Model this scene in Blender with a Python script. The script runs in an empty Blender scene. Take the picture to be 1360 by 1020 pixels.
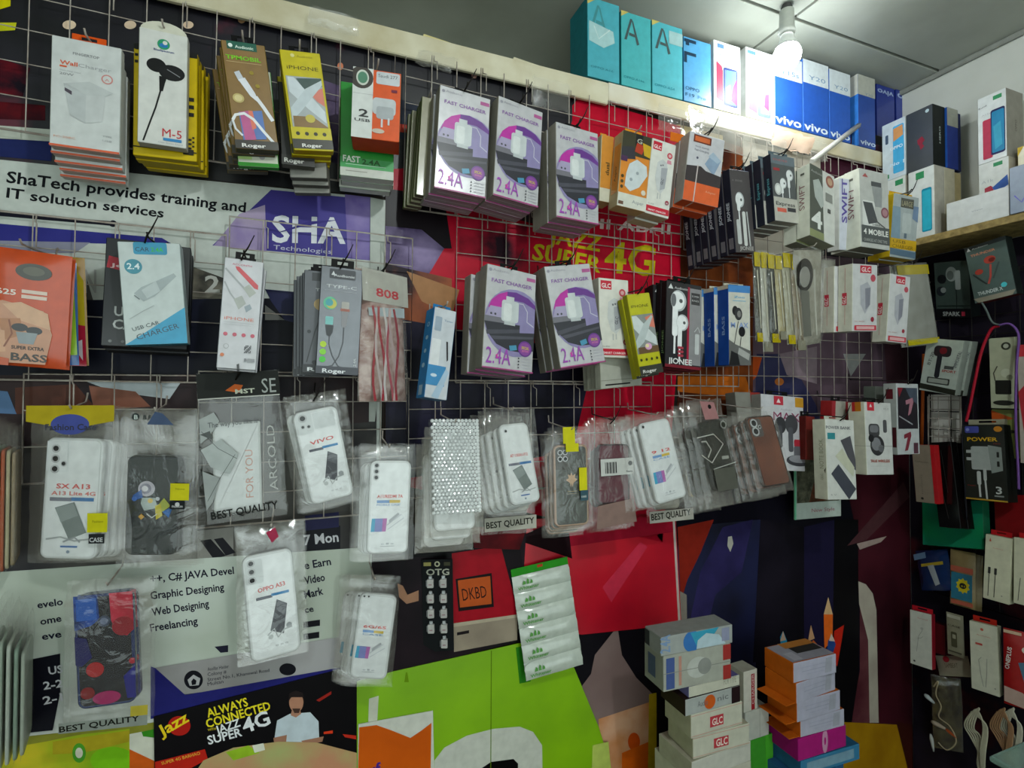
import bpy, bmesh, math, random
import numpy as np
from mathutils import Vector, Matrix, Euler
random.seed(7)
scene = bpy.context.scene
COL = scene.collection

# ------------------------------------------------------------------ camera
EYE = Vector((0.0, -1.0, 1.55)); YAW = math.radians(21.9); TILT = math.radians(1.0); FPX = 700.0
cam_d = bpy.data.cameras.new('camera'); cam = bpy.data.objects.new('camera', cam_d); COL.objects.link(cam)
cam_d.sensor_width = 36.0; cam_d.lens = FPX / 1360 * 36.0; cam_d.clip_start = 0.02
cam.location = EYE; cam.rotation_euler = (math.pi/2 + TILT, 0, -YAW)
scene.camera = cam
AF = Vector((math.sin(YAW)*math.cos(TILT), math.cos(YAW)*math.cos(TILT), math.sin(TILT)))
AR = Vector((math.cos(YAW), -math.sin(YAW), 0)); AU = AR.cross(AF)

# ------------------------------------------------------------------ world, lamps, exposure
w = bpy.data.worlds.new('world'); scene.world = w; w.use_nodes = True
bg = w.node_tree.nodes['Background']; bg.inputs[0].default_value = (0.86, 1.0, 0.97, 1); bg.inputs[1].default_value = 1.4
def lamp(name, loc, power, color, radius):
    l = bpy.data.lights.new(name, 'POINT'); l.energy = power; l.color = color; l.shadow_soft_size = radius
    o = bpy.data.objects.new(name, l); COL.objects.link(o); o.location = loc; return o
scene.view_settings.view_transform = 'Standard'; scene.view_settings.look = 'None'
scene.view_settings.gamma = 1.0; scene.view_settings.use_curve_mapping = False
scene.view_settings.exposure = 0.42
scene.cycles.transparent_max_bounces = 24

# ------------------------------------------------------------------ helpers
def ray(px, py): return AF + AR*((px-680)/FPX) + AU*((510-py)/FPX)
def at(px, py, y=0.0):
    r = ray(px, py); return EYE + r*((y-EYE.y)/r.y)
def atx(px, py, x):
    r = ray(px, py); return EYE + r*((x-EYE.x)/r.x)
def atz(px, py, z):
    r = ray(px, py); return EYE + r*((z-EYE.z)/r.z)
def lin(h):
    h = h.lstrip('#'); out = []
    for i in (0, 2, 4):
        c = int(h[i:i+2], 16)/255; out.append(c/12.92 if c <= 0.04045 else ((c+0.055)/1.055)**2.4)
    return out
MC = {}
def mat(h, rough=0.5, metal=0.0, h2=None, scale=60.0, amt=None, bump=0.0, coat=0.0, h3=None, detail=2.0):
    """procedural: noise mottling between h and h2 (or a slightly darker h)"""
    k = (h, rough, metal, h2, scale, amt, bump, coat, h3)
    if k in MC: return MC[k]
    m = bpy.data.materials.new('m_'+h.lstrip('#')); m.use_nodes = True
    nt = m.node_tree; b = nt.nodes['Principled BSDF']
    b.inputs['Roughness'].default_value = rough; b.inputs['Metallic'].default_value = metal
    b.inputs['Specular IOR Level'].default_value = 0.5 if coat > 0.1 else 0.10
    b.inputs['Coat Weight'].default_value = coat; b.inputs['Coat Roughness'].default_value = 0.12
    a = lin(h); d = lin(h2) if h2 else [c*0.86 for c in a]
    tc = nt.nodes.new('ShaderNodeTexCoord'); n = nt.nodes.new('ShaderNodeTexNoise')
    n.inputs['Scale'].default_value = scale; n.inputs['Detail'].default_value = detail if not h2 else 5.0
    nt.links.new(tc.outputs['Object'], n.inputs['Vector'])
    r = nt.nodes.new('ShaderNodeValToRGB')
    r.color_ramp.elements[0].position = 0.36 if h2 else 0.3; r.color_ramp.elements[0].color = (*d, 1)
    r.color_ramp.elements[1].position = 0.62 if h2 else 0.7; r.color_ramp.elements[1].color = (*a, 1)
    if h3:
        e = r.color_ramp.elements.new(0.70); e.color = (*lin(h3), 1)
    nt.links.new(n.outputs['Fac'], r.inputs['Fac']); nt.links.new(r.outputs['Color'], b.inputs['Base Color'])
    if bump:
        bp = nt.nodes.new('ShaderNodeBump'); bp.inputs['Strength'].default_value = bump; bp.inputs['Distance'].default_value = 0.002
        nt.links.new(n.outputs['Fac'], bp.inputs['Height']); nt.links.new(bp.outputs['Normal'], b.inputs['Normal'])
    MC[k] = m; return m
def film_mat(name, tint, cover, scale=24.0, rough=0.06, bump=0.55, edge=0.2, voro=False, shine=0.045):
    """clear wrapping film: see-through with a thin milky share and glossy creases"""
    if name in MC: return MC[name]
    m = bpy.data.materials.new(name); m.use_nodes = True; nt = m.node_tree; b = nt.nodes['Principled BSDF']
    b.inputs['Base Color'].default_value = (*lin(tint), 1); b.inputs['Roughness'].default_value = rough
    b.inputs['Specular IOR Level'].default_value = 0.6
    gl = nt.nodes.new('ShaderNodeBsdfGlossy'); gl.inputs['Roughness'].default_value = rough; gl.inputs['Color'].default_value = (1, 1, 1, 1)
    tr = nt.nodes.new('ShaderNodeBsdfTransparent'); mx = nt.nodes.new('ShaderNodeMixShader'); mg = nt.nodes.new('ShaderNodeMixShader')
    tc = nt.nodes.new('ShaderNodeTexCoord')
    n = nt.nodes.new('ShaderNodeTexVoronoi' if voro else 'ShaderNodeTexNoise'); n.inputs['Scale'].default_value = scale
    if not voro: n.inputs['Detail'].default_value = 3; n.inputs['Distortion'].default_value = 1.5
    nt.links.new(tc.outputs['Object'], n.inputs['Vector'])
    bp = nt.nodes.new('ShaderNodeBump'); bp.inputs['Strength'].default_value = bump; bp.inputs['Distance'].default_value = 0.006
    nt.links.new(n.outputs[0], bp.inputs['Height']); nt.links.new(bp.outputs['Normal'], b.inputs['Normal']); nt.links.new(bp.outputs['Normal'], gl.inputs['Normal'])
    lw = nt.nodes.new('ShaderNodeLayerWeight'); lw.inputs['Blend'].default_value = 0.3
    mr = nt.nodes.new('ShaderNodeMapRange'); mr.inputs['To Min'].default_value = cover; mr.inputs['To Max'].default_value = min(1.0, cover+edge)
    nt.links.new(lw.outputs['Facing'], mr.inputs['Value']); nt.links.new(mr.outputs['Result'], mx.inputs['Fac'])
    nt.links.new(tr.outputs[0], mx.inputs[1]); nt.links.new(b.outputs[0], mx.inputs[2])
    mg.inputs['Fac'].default_value = shine
    nt.links.new(mx.outputs[0], mg.inputs[1]); nt.links.new(gl.outputs[0], mg.inputs[2])
    nt.links.new(mg.outputs[0], nt.nodes['Material Output'].inputs['Surface']); MC[name] = m; return m
FILM = film_mat('clear_film', '#e6e2d8', 0.015)
FILM2 = film_mat('milky_film', '#d8d3c6', 0.12)
BUBBLE = film_mat('bubble_film', '#eef0ee', 0.5, scale=260.0, rough=0.12, bump=1.0, voro=True, shine=0.35)

def tag(o, label=None, cat=None, group=None, kind=None):
    if label: o['label'] = label
    if cat: o['category'] = cat
    if group: o['group'] = group
    if kind: o['kind'] = kind
    return o
def empty(name, M, label, cat, group=None):
    o = bpy.data.objects.new(name, None); COL.objects.link(o); o.empty_display_size = 0.02
    o.matrix_world = M; tag(o, label, cat, group); return o

class MB:
    """collects polygons with materials, builds ONE mesh"""
    def __init__(s): s.v = []; s.f = []; s.m = []; s.mats = []; s.sm = []
    def mi(s, m):
        if isinstance(m, str): m = mat(m)
        if m not in s.mats: s.mats.append(m)
        return s.mats.index(m)
    def poly(s, pts, m, smooth=False):
        i = len(s.v); s.v += [tuple(p) for p in pts]; s.f.append(tuple(range(i, i+len(pts)))); s.m.append(s.mi(m)); s.sm.append(smooth)
    def mesh(s, vs, fs, m, smooth=False):
        i = len(s.v); s.v += [tuple(p) for p in vs]; k = s.mi(m)
        for f in fs: s.f.append(tuple(i+j for j in f)); s.m.append(k); s.sm.append(smooth)
    def box(s, x0, y0, z0, x1, y1, z1, m, front=None, side=None, bottom=None, b=0.0008):
        """box with chamfered upright edges; front is the y0 face"""
        front = front or m; side = side or m; bottom = bottom or side
        b = min(b, abs(x1-x0)*0.3, abs(y1-y0)*0.3, abs(z1-z0)*0.3)
        ring = [(x0+b, y0), (x1-b, y0), (x1, y0+b), (x1, y1-b), (x1-b, y1), (x0+b, y1), (x0, y1-b), (x0, y0+b)]
        lo = [(p[0], p[1], z0+b) for p in ring]; hi = [(p[0], p[1], z1-b) for p in ring]
        cx, cy = (x0+x1)/2, (y0+y1)/2
        def ins(p, z): return (p[0]+(b if p[0] < cx else -b), p[1]+(b if p[1] < cy else -b), z)
        lo2 = [ins(p, z0) for p in ring]; hi2 = [ins(p, z1) for p in ring]
        for i in range(8):
            j = (i+1) % 8; mm = front if i == 0 else side
            s.poly([lo[i], lo[j], hi[j], hi[i]], mm); s.poly([lo2[i], lo2[j], lo[j], lo[i]], mm); s.poly([hi[i], hi[j], hi2[j], hi2[i]], mm)
        s.poly(lo2[::-1], bottom); s.poly(hi2, side)
    def tube(s, pts, r, m, n=6, caps=True):
        pts = [Vector(p) for p in pts]; rings = []; k = s.mi(m); up = Vector((0.13, 0.31, 0.94))
        for i, p in enumerate(pts):
            t = (pts[min(i+1, len(pts)-1)]-pts[max(i-1, 0)])
            t = t.normalized() if t.length > 1e-9 else Vector((0, 0, 1))
            if abs(t.dot(up)) > 0.95: up = Vector((0.9, 0.3, 0.2))
            a = t.cross(up).normalized(); bb = t.cross(a).normalized(); rr = r[i] if isinstance(r, (list, tuple)) else r
            base = len(s.v); rings.append(base)
            for q in range(n):
                an = 2*math.pi*q/n; s.v.append(tuple(p+a*(math.cos(an)*rr)+bb*(math.sin(an)*rr)))
        for i in range(len(rings)-1):
            for q in range(n):
                s.f.append((rings[i]+q, rings[i]+(q+1) % n, rings[i+1]+(q+1) % n, rings[i+1]+q)); s.m.append(k); s.sm.append(True)
        if caps:
            s.f.append(tuple(rings[0]+q for q in range(n))[::-1]); s.m.append(k); s.sm.append(False)
            s.f.append(tuple(rings[-1]+q for q in range(n))); s.m.append(k); s.sm.append(False)
    def build(s, name, parent=None, M=None, link=True):
        me = bpy.data.meshes.new(name); me.from_pydata(s.v, [], s.f)
        for m in s.mats: me.materials.append(m)
        me.polygons.foreach_set('material_index', s.m); me.polygons.foreach_set('use_smooth', s.sm); me.update()
        o = bpy.data.objects.new(name, me); COL.objects.link(o)
        if parent is not None: o.parent = parent
        if M is not None: o.matrix_basis = M
        return o

# ---- lettering: built-in font turned into flat mesh pieces, cached by string
TX = {}
def letters(s, bold):
    k = (s, bold)
    if k in TX: return TX[k]
    c = bpy.data.curves.new('t', 'FONT'); c.body = s; c.size = 1.0; c.resolution_u = 2; c.offset = 0.022 if bold else 0.0
    c.fill_mode = 'FRONT'
    o = bpy.data.objects.new('t', c); me = o.to_mesh()
    vs = [(v.co.x, v.co.y) for v in me.vertices]; fs = [tuple(p.vertices) for p in me.polygons]
    o.to_mesh_clear(); bpy.data.objects.remove(o); bpy.data.curves.remove(c)
    if vs:
        x0 = min(v[0] for v in vs); x1 = max(v[0] for v in vs)
        vs = [((v[0]-x0)/max(x1-x0, 1e-6), v[1]/0.70) for v in vs]
    TX[k] = (vs, fs); return TX[k]

def clip(poly):
    def cl(p, ins, inter):
        out = []
        for i in range(len(p)):
            a, b = p[i-1], p[i]
            if ins(b):
                if not ins(a): out.append(inter(a, b))
                out.append(b)
            elif ins(a): out.append(inter(a, b))
        return out
    for ax in (0, 1):
        for lim, sg in ((0.0, 1), (1.0, -1)):
            def ins(q): return (q[ax]-lim)*sg >= -1e-9
            def inter(a, b):
                t = (lim-a[ax])/(b[ax]-a[ax]); return (a[0]+(b[0]-a[0])*t, a[1]+(b[1]-a[1])*t)
            poly = cl(poly, ins, inter)
            if len(poly) < 3: return []
    return poly
# print shapes in face coordinates: u 0..1 from the left, v 0..1 from the top; lengths of radius, stroke and text in face widths
def R(a, b, c, d, col): return ('P', [(a, b), (c, b), (c, d), (a, d)], col)
def P(pts, col): return ('P', pts, col)
def E(u, v, r, col, ar=1.0): return ('E', u, v, r, col, ar)
def L(pts, wd, col): return ('L', pts, wd, col)
def T(u, v, wd, h, s, col, b=1, rot=0): return ('T', u, v, wd, h, s, col, b, rot)
def RR(a, b, c, d, r, col): return ('Q', a, b, c, d, r, col)
LAY = 0.00005
def graphics(mb, shapes, W, H, y0=-0.0003, base=0, pm=None):
    """shapes to thin flat pieces in the local plane y = y0 (x right, z up, origin bottom centre)"""
    pm = pm or (lambda c: mat(c, 0.38) if isinstance(c, str) else c)
    for i, sh in enumerate(shapes):
        y = y0 - (i+base)*LAY; k = sh[0]
        def W3(p): return ((p[0]-0.5)*W, y, (1-p[1])*H)
        if k == 'P':
            q = clip(sh[1])
            if q: mb.poly([W3(p) for p in q][::-1], pm(sh[2]))
        elif k == 'E':
            _, u, v, r, col, ar = sh; q = clip([(u+r*math.cos(a*math.pi/12), v+r*ar*W/H*math.sin(a*math.pi/12)) for a in range(24)])
            if q: mb.poly([W3(p) for p in q][::-1], pm(col))
        elif k == 'Q':
            _, a, b, c, d, r, col = sh; q = []
            rv = r*W/H
            for (cx, cy, s0) in ((c-r, b+rv, -90), (c-r, d-rv, 0), (a+r, d-rv, 90), (a+r, b+rv, 180)):
                for t in range(5):
                    an = math.radians(s0+t*22.5); q.append((cx+r*math.cos(an), cy+rv*math.sin(an)))
            q = clip(q)
            if q: mb.poly([W3(p) for p in q][::-1], pm(col))
        elif k == 'L':
            pts = [Vector((p[0]*W, p[1]*H)) for p in sh[1]]; hw = sh[2]*W/2; vs = []
            for j, p in enumerate(pts):
                t = pts[min(j+1, len(pts)-1)]-pts[max(j-1, 0)]; t.normalize(); n = Vector((-t.y, t.x))*hw
                vs += [p+n, p-n]
            vs = [(q.x-W/2, y, H-q.y) for q in vs]
            fs = [(2*j, 2*j+1, 2*j+3, 2*j+2) for j in range(len(pts)-1)]
            mb.mesh(vs, fs, pm(sh[3]))
        elif k == 'T':
            _, u, v, wd, h, s, col, b, rot = sh; vs, fs = letters(s, b); an = math.radians(rot)
            ca, sa = math.cos(an), math.sin(an); ox = (u-0.5)*W; oz = (1-v)*H
            q = []
            for (a, c) in vs:
                x = a*wd*W; z = c*h*W; q.append((ox+x*ca-z*sa, y, oz+x*sa+z*ca))
            mb.mesh(q, fs, pm(col))

# ---- fit a flat rectangle that stands in the room at depth d to the four corners seen in the photograph
def frame(side):
    if side == 'back': return Vector((1, 0, 0)), Vector((0, 1, 0)), Vector((0, 0, 1))
    return Vector((0, -1, 0)), Vector((1, 0, 0)), Vector((0, 0, 1))
def fit(quad, d, side='back', reg=14.0, yaw0=0.0, W=None):
    ex, ey, ez = [np.array(v) for v in frame(side)]
    f = at if side == 'back' else atx
    cx = sum(p[0] for p in quad)/4; cy = sum(p[1] for p in quad)/4
    c0 = np.array(f(cx, cy, d)); q = [np.array(f(p[0], p[1], d)) for p in quad]
    w0 = (np.linalg.norm(q[1]-q[0])+np.linalg.norm(q[2]-q[3]))/2; h0 = (np.linalg.norm(q[3]-q[0])+np.linalg.norm(q[2]-q[1]))/2
    dx = (q[0]+q[1]-q[2]-q[3]); roll0 = math.atan2(dx@ex, dx@ez)
    p = np.array([0, 0, yaw0, 0, roll0, w0, h0], float)
    eye = np.array(EYE); aR = np.array(AR); aU = np.array(AU); aF = np.array(AF)
    def axes(p):
        cyaw, syaw, cp, sp, cr, sr = math.cos(p[2]), math.sin(p[2]), math.cos(p[3]), math.sin(p[3]), math.cos(p[4]), math.sin(p[4])
        x = ex*cyaw+ey*syaw; y = -ex*syaw+ey*cyaw; z = ez
        y, z = y*cp+z*sp, -y*sp+z*cp
        x, z = x*cr-z*sr, x*sr+z*cr
        return x, y, z
    def res(p):
        x, y, z = axes(p); c = c0+ex*p[0]+ez*p[1]; out = []
        for (sx, sz), t in zip(((-1, 1), (1, 1), (1, -1), (-1, -1)), quad):
            v = c+x*(sx*p[5]/2)+z*(sz*p[6]/2)-eye; zf = v@aF
            out += [680+FPX*(v@aR)/zf-t[0], 510-FPX*(v@aU)/zf-t[1]]
        out += [(p[2]-yaw0)*reg, p[3]*reg*1.5]
        return np.array(out)
    for _ in range(12):
        r = res(p); J = np.zeros((len(r), 7))
        for k in range(7):
            e = np.zeros(7); e[k] = 1e-5; J[:, k] = (res(p+e)-r)/1e-5
        st = np.linalg.lstsq(J, -r, rcond=None)[0]; p = p+np.clip(st, -0.2, 0.2)
    x, y, z = axes(p); c = c0+ex*p[0]+ez*p[1]; b = c-z*(p[6]/2)
    M = Matrix(((x[0], y[0], z[0], b[0]), (x[1], y[1], z[1], b[1]), (x[2], y[2], z[2], b[2]), (0, 0, 0, 1)))
    return M, p[5], p[6]

ORD = ['front', 'second', 'third', 'fourth', 'fifth', 'sixth', 'seventh', 'eighth', 'ninth']
def copy_tree(root, M, label):
    r = root.copy(); COL.objects.link(r); r.matrix_world = M; r['label'] = label
    for ch in list(KIDS.get(root.name, [])):
        if ch.name.startswith('pouch_print'): continue
        c = ch.copy(); COL.objects.link(c); c.parent = r
        for g in KIDS.get(ch.name, []):
            e = g.copy(); COL.objects.link(e); e.parent = c
    return r
KIDS = {}
def kid(parent, o): KIDS.setdefault(parent.name, []).append(o); return o
def stack(root, M, n, T, label, drop=0.004, dx=0.0, jit=0.02, back=None):
    rnd = random.Random(sum(ord(c) for c in label))
    base = label.split()
    for wd in ('the', 'a', 'an', 'and', 'in', 'its', 'of'):
        while len(base) > 12 and wd in base: base.remove(wd)
    base = ' '.join(base)
    for i in range(1, n):
        off = Matrix.Translation((dx*i+rnd.uniform(-0.002, 0.002), T*i*1.04, -drop*i+rnd.uniform(-0.0015, 0.0015)))
        roll = Matrix.Rotation(rnd.uniform(-jit, jit), 4, 'Y')
        copy_tree(root, M @ off @ roll, '%s, %s in stack' % (base, ORD[i]) if n > 2 else base+', hidden copy behind')
HOOKS = []
def hook(M, W, H, T, kind='white', lift=0.0, side='back'):
    """bent wire prong from the grid to the item's top"""
    top = M @ Vector((0, 0, H)); HOOKS.append((top, M, T, kind, lift, side))

def carton(name, label, cat, quad, d, T, front, side=None, bottom=None, prints=(), sprints=(), bprints=(), n=1, tab=None,
           group=None, drop=0.004, dx=0.0, jit=0.02, rough=0.35, hk='white', sd='back', reg=14.0, tabw=0.5, tabh=0.012, yaw0=0.0, lift=0.0):
    M, W, H = fit(quad, d, sd, reg, yaw0)
    root = empty(name, M, label, cat, group)
    mf = mat(front, rough, coat=0.3) if isinstance(front, str) else front
    ms = mat(side or front, rough+0.1) if isinstance(side or front, str) else side; mb_ = mat(bottom or side or front, 0.5)
    b = MB(); b.box(-W/2, 0, 0, W/2, T, H, ms, front=mf, side=ms, bottom=mb_)
    kid(root, b.build('carton', root))
    pm = lambda c: mat(c, 0.34, coat=0.2) if isinstance(c, str) else c
    if prints:
        g = MB(); graphics(g, prints, W, H, pm=pm); kid(root, g.build('front_print', root))
    if sprints:
        g = MB(); graphics(g, sprints, T, H, y0=-0.0003, pm=pm)
        S = Matrix.Translation((-W/2, T/2, 0)) @ Matrix.Rotation(-math.pi/2, 4, 'Z')
        o = g.build('side_print', root, S); kid(root, o)
    if bprints:
        g = MB(); graphics(g, bprints, W, T, y0=-0.0003, pm=pm)
        S = Matrix.Translation((0, T, 0)) @ Matrix.Rotation(math.pi/2, 4, 'X')
        kid(root, g.build('bottom_print', root, S))
    if tab:
        g = MB(); a = W*tabw/2; y = T*0.5; h = tabh; k = mat(tab, 0.35)
        g.box(-a, y, H-0.0005, -a*0.45, y+0.001, H+h, k); g.box(a*0.45, y, H-0.0005, a, y+0.001, H+h, k)
        g.box(-a*0.45, y, H-0.0005, a*0.45, y+0.001, H+h*0.4, k); g.box(-a*0.45, y, H+h*0.75, a*0.45, y+0.001, H+h, k)
        kid(root, g.build('hang_tab', root))
    if hk: hook(M, W, H, T*n, hk, lift, sd)
    if n > 1: stack(root, M, n, T, label, drop, dx, jit)
    return root, M, W, H

def struct(o): o['kind'] = 'structure'; return o
def slab(name, x0, y0, z0, x1, y1, z1, m, parent=None):
    b = MB(); b.box(x0, y0, z0, x1, y1, z1, m, b=0.002); o = b.build(name, parent)
    if parent is None: struct(o)
    return o
# ------------------------------------------------------------------ the room
CEIL = 2.445; LEDGE = 2.232; XR = 1.65
CEILM = mat('#a6aaa0', 0.6, h2='#92968b', scale=3.5, bump=0.1)
WALLP = mat('#c9cbc3', 0.75, h2='#bcbeb5', scale=5, bump=0.2)
FASC = mat('#d3cdb4', 0.5, h2='#b9ae8c', scale=9, bump=0.2)
struct(slab('floor', -2.2, -3.2, -0.06, XR+0.1, 0.5, 0.0, mat('#6f675c', 0.5, h2='#5d564c', scale=6)))
slab('wall_back', -2.2, 0.0, 0.0, XR, 0.08, LEDGE-0.03, mat('#3a3430', 0.8, h2='#28231f', scale=4))
slab('wall_alcove', -2.2, 0.32, LEDGE-0.04, XR, 0.40, CEIL+0.01, WALLP)
slab('wall_right', XR, -3.2, 0.0, XR+0.08, 0.40, CEIL+0.01, WALLP)
slab('wall_left', -2.28, -3.2, 0.0, -2.2, 0.40, CEIL+0.01, WALLP)
ce = slab('ceiling', -2.28, -3.2, CEIL+0.012, XR+0.08, 0.40, CEIL+0.05, mat('#4a4a44', 0.8))
# ceiling sheets with open joints
pn = MB()
cells = [(x, y) for x in (-2.7, -1.45, -0.18, 1.09) for y in (-3.2, -2.56, -1.93, -1.30, -0.67, -0.095)]
for i, (x, y) in enumerate(cells):
    x1 = min(x+1.265, XR); y1 = y+(0.62 if y < -1 else 0.57); y1 = min(y1, 0.32); x0 = max(x, -2.2)
    if y < -0.6 and y > -0.7: y1 = -0.1
    b = MB(); b.box(x0+0.0015, y+0.0015, CEIL, x1-0.0015, y1-0.0015, CEIL+0.011, CEILM, b=0.0012); b.build('ceiling_panel', ce)
b = MB(); b.box(XR-0.012, -3.2, CEIL-0.014, XR, 0.32, CEIL, mat('#8d9088', 0.6), b=0.003); struct(b.build('trim_1'))
# ledge board and its front fascia
slab('trim_2', -2.2, -0.012, LEDGE-0.028, XR, 0.33, LEDGE, FASC)
b = MB()
b.box(-2.2, -0.022, LEDGE-0.052, 0.62, -0.012, LEDGE-0.004, FASC, b=0.002)
b.box(0.62, -0.022, LEDGE-0.044, XR-0.001, -0.012, LEDGE-0.002, mat('#c6b894', 0.55, h2='#dad6c8', scale=7), b=0.002)
struct(b.build('trim_3'))
# white upper stretch of wall behind the right-hand grid
b = MB(); b.box(at(985, 200)[0], -0.004, at(1000, 340)[2], at(1088, 200)[0], -0.0005, LEDGE-0.05, mat('#cfc9bb', 0.5, h2='#b9b0a2', scale=8), b=0.001)
tag(b.build('wall_panel'), 'pale board on the wall behind the upper right grid, under the blue boxes', 'board')

# ------------------------------------------------------------------ posters
def poster(name, label, cat, pts, col, shapes, k=0, group=None, rough=0.32):
    y = -0.0015-0.0022*k; b = MB(); m = mat(col, rough, coat=0.02) if isinstance(col, str) else col
    f = [at(p[0], p[1], y) for p in pts]; g = [v+Vector((0, 0.0012, 0)) for v in f]; n = len(f)
    ar = sum(f[i][0]*f[(i+1) % n][2]-f[(i+1) % n][0]*f[i][2] for i in range(n))
    if ar < 0: f.reverse(); g.reverse()
    b.poly(f, m); b.poly(g[::-1], m)
    for i in range(n): j = (i+1) % n; b.poly([f[i], g[i], g[j], f[j]], m)
    c = sum(f, Vector())/n; c.z = min(v.z for v in f)
    root = b.build(name); root.data.transform(Matrix.Translation(-c)); root.location = c
    tag(root, label, cat, group)
    if shapes:
        g = MB()
        for i, sh in enumerate(shapes):
            yy = y-(i+1)*LAY; t = sh[0]
            if t == 'P': q = [at(p[0], p[1], yy) for p in sh[1]]; cc = sh[2]
            elif t == 'E':
                _, cx, cy, rx, ry, cc = sh; q = [at(cx+rx*math.cos(a*math.pi/14), cy+ry*math.sin(a*math.pi/14), yy) for a in range(28)]
            elif t == 'T':
                _, p0, p1, h, s, cc, bo = sh; vs, fs = letters(s, bo); A = at(*p0, yy); B = at(*p1, yy); D = at(p0[0]+(p1[1]-p0[1])/max(abs(p1[0]-p0[0]), 1)*h*0.9, p0[1]-h, yy)-A
                g.mesh([A+(B-A)*a+D*c2 for a, c2 in vs], fs, mat(cc, rough) if isinstance(cc, str) else cc); continue
            q2 = sum(q[a][0]*q[(a+1) % len(q)][2]-q[(a+1) % len(q)][0]*q[a][2] for a in range(len(q)))
            g.poly(q if q2 > 0 else q[::-1], mat(cc, rough) if isinstance(cc, str) else cc)
        o = g.build('printed_picture', root, Matrix.Translation(-c)); kid(root, o)
    return root
def PP(pts, c): return ('P', pts, c)
def PE(cx, cy, rx, ry, c): return ('E', cx, cy, rx, ry, c)
def PT(p0, p1, h, s, c, b=1): return ('T', p0, p1, h, s, c, b)

night = mat('#17141f', 0.4, h2='#0a0a10', scale=7, h3='#5a2030', coat=0.2)
sh = [PE(92, 33, 9, 6, '#e8cdb0'), PE(173, 33, 8, 5.5, '#e8cdb0'), PE(250, 33, 7, 5, '#e0c4a8'), PE(321, 26, 5, 5, '#d8a878'), PE(452, 88, 4, 5, '#d08060'), PE(630, 99, 4, 5, '#d8a898'),
      PP([(-70, -60), (14, -20), (14, 8), (-70, 34)], '#d8cc10'), PP([(-70, 30), (22, 30), (20, 40), (-70, 46)], '#c8c820'),
      PP([(-60, 60), (40, 90), (30, 130), (-60, 110)], mat('#6a1520', 0.4, h2='#18101a', scale=24)), PP([(-60, 130), (60, 140), (60, 160), (-60, 156)], mat('#5a1018', 0.4, h2='#18101a', scale=24)),
      PP([(-90, 160), (70, 172), (70, 188), (-90, 178)], '#c8ccc0'), PP([(-90, 179), (70, 188), (68, 214), (-90, 200)], '#222a5c'),
      PP([(410, 100), (470, 120), (520, 240), (440, 215)], mat('#6a5a78', 0.4, h2='#241c38', scale=14)), PP([(525, 130), (740, 190), (700, 240), (520, 180)], mat('#303848', 0.4, h2='#15151c', scale=8)),
      PP([(530, 225), (546, 228), (546, 262), (528, 258)], '#a8683c'), PP([(520, 163), (556, 168), (556, 178), (520, 174)], '#b03828')]
poster('dark_night_banner', 'dark banner with a string of pale light spots, upper left behind the top grid', 'poster',
       [(-260, -180), (300, 0), (525, 55), (800, 120), (800, 330), (520, 262), (0, 212), (-260, 185)], night, sh, 0)

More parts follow.
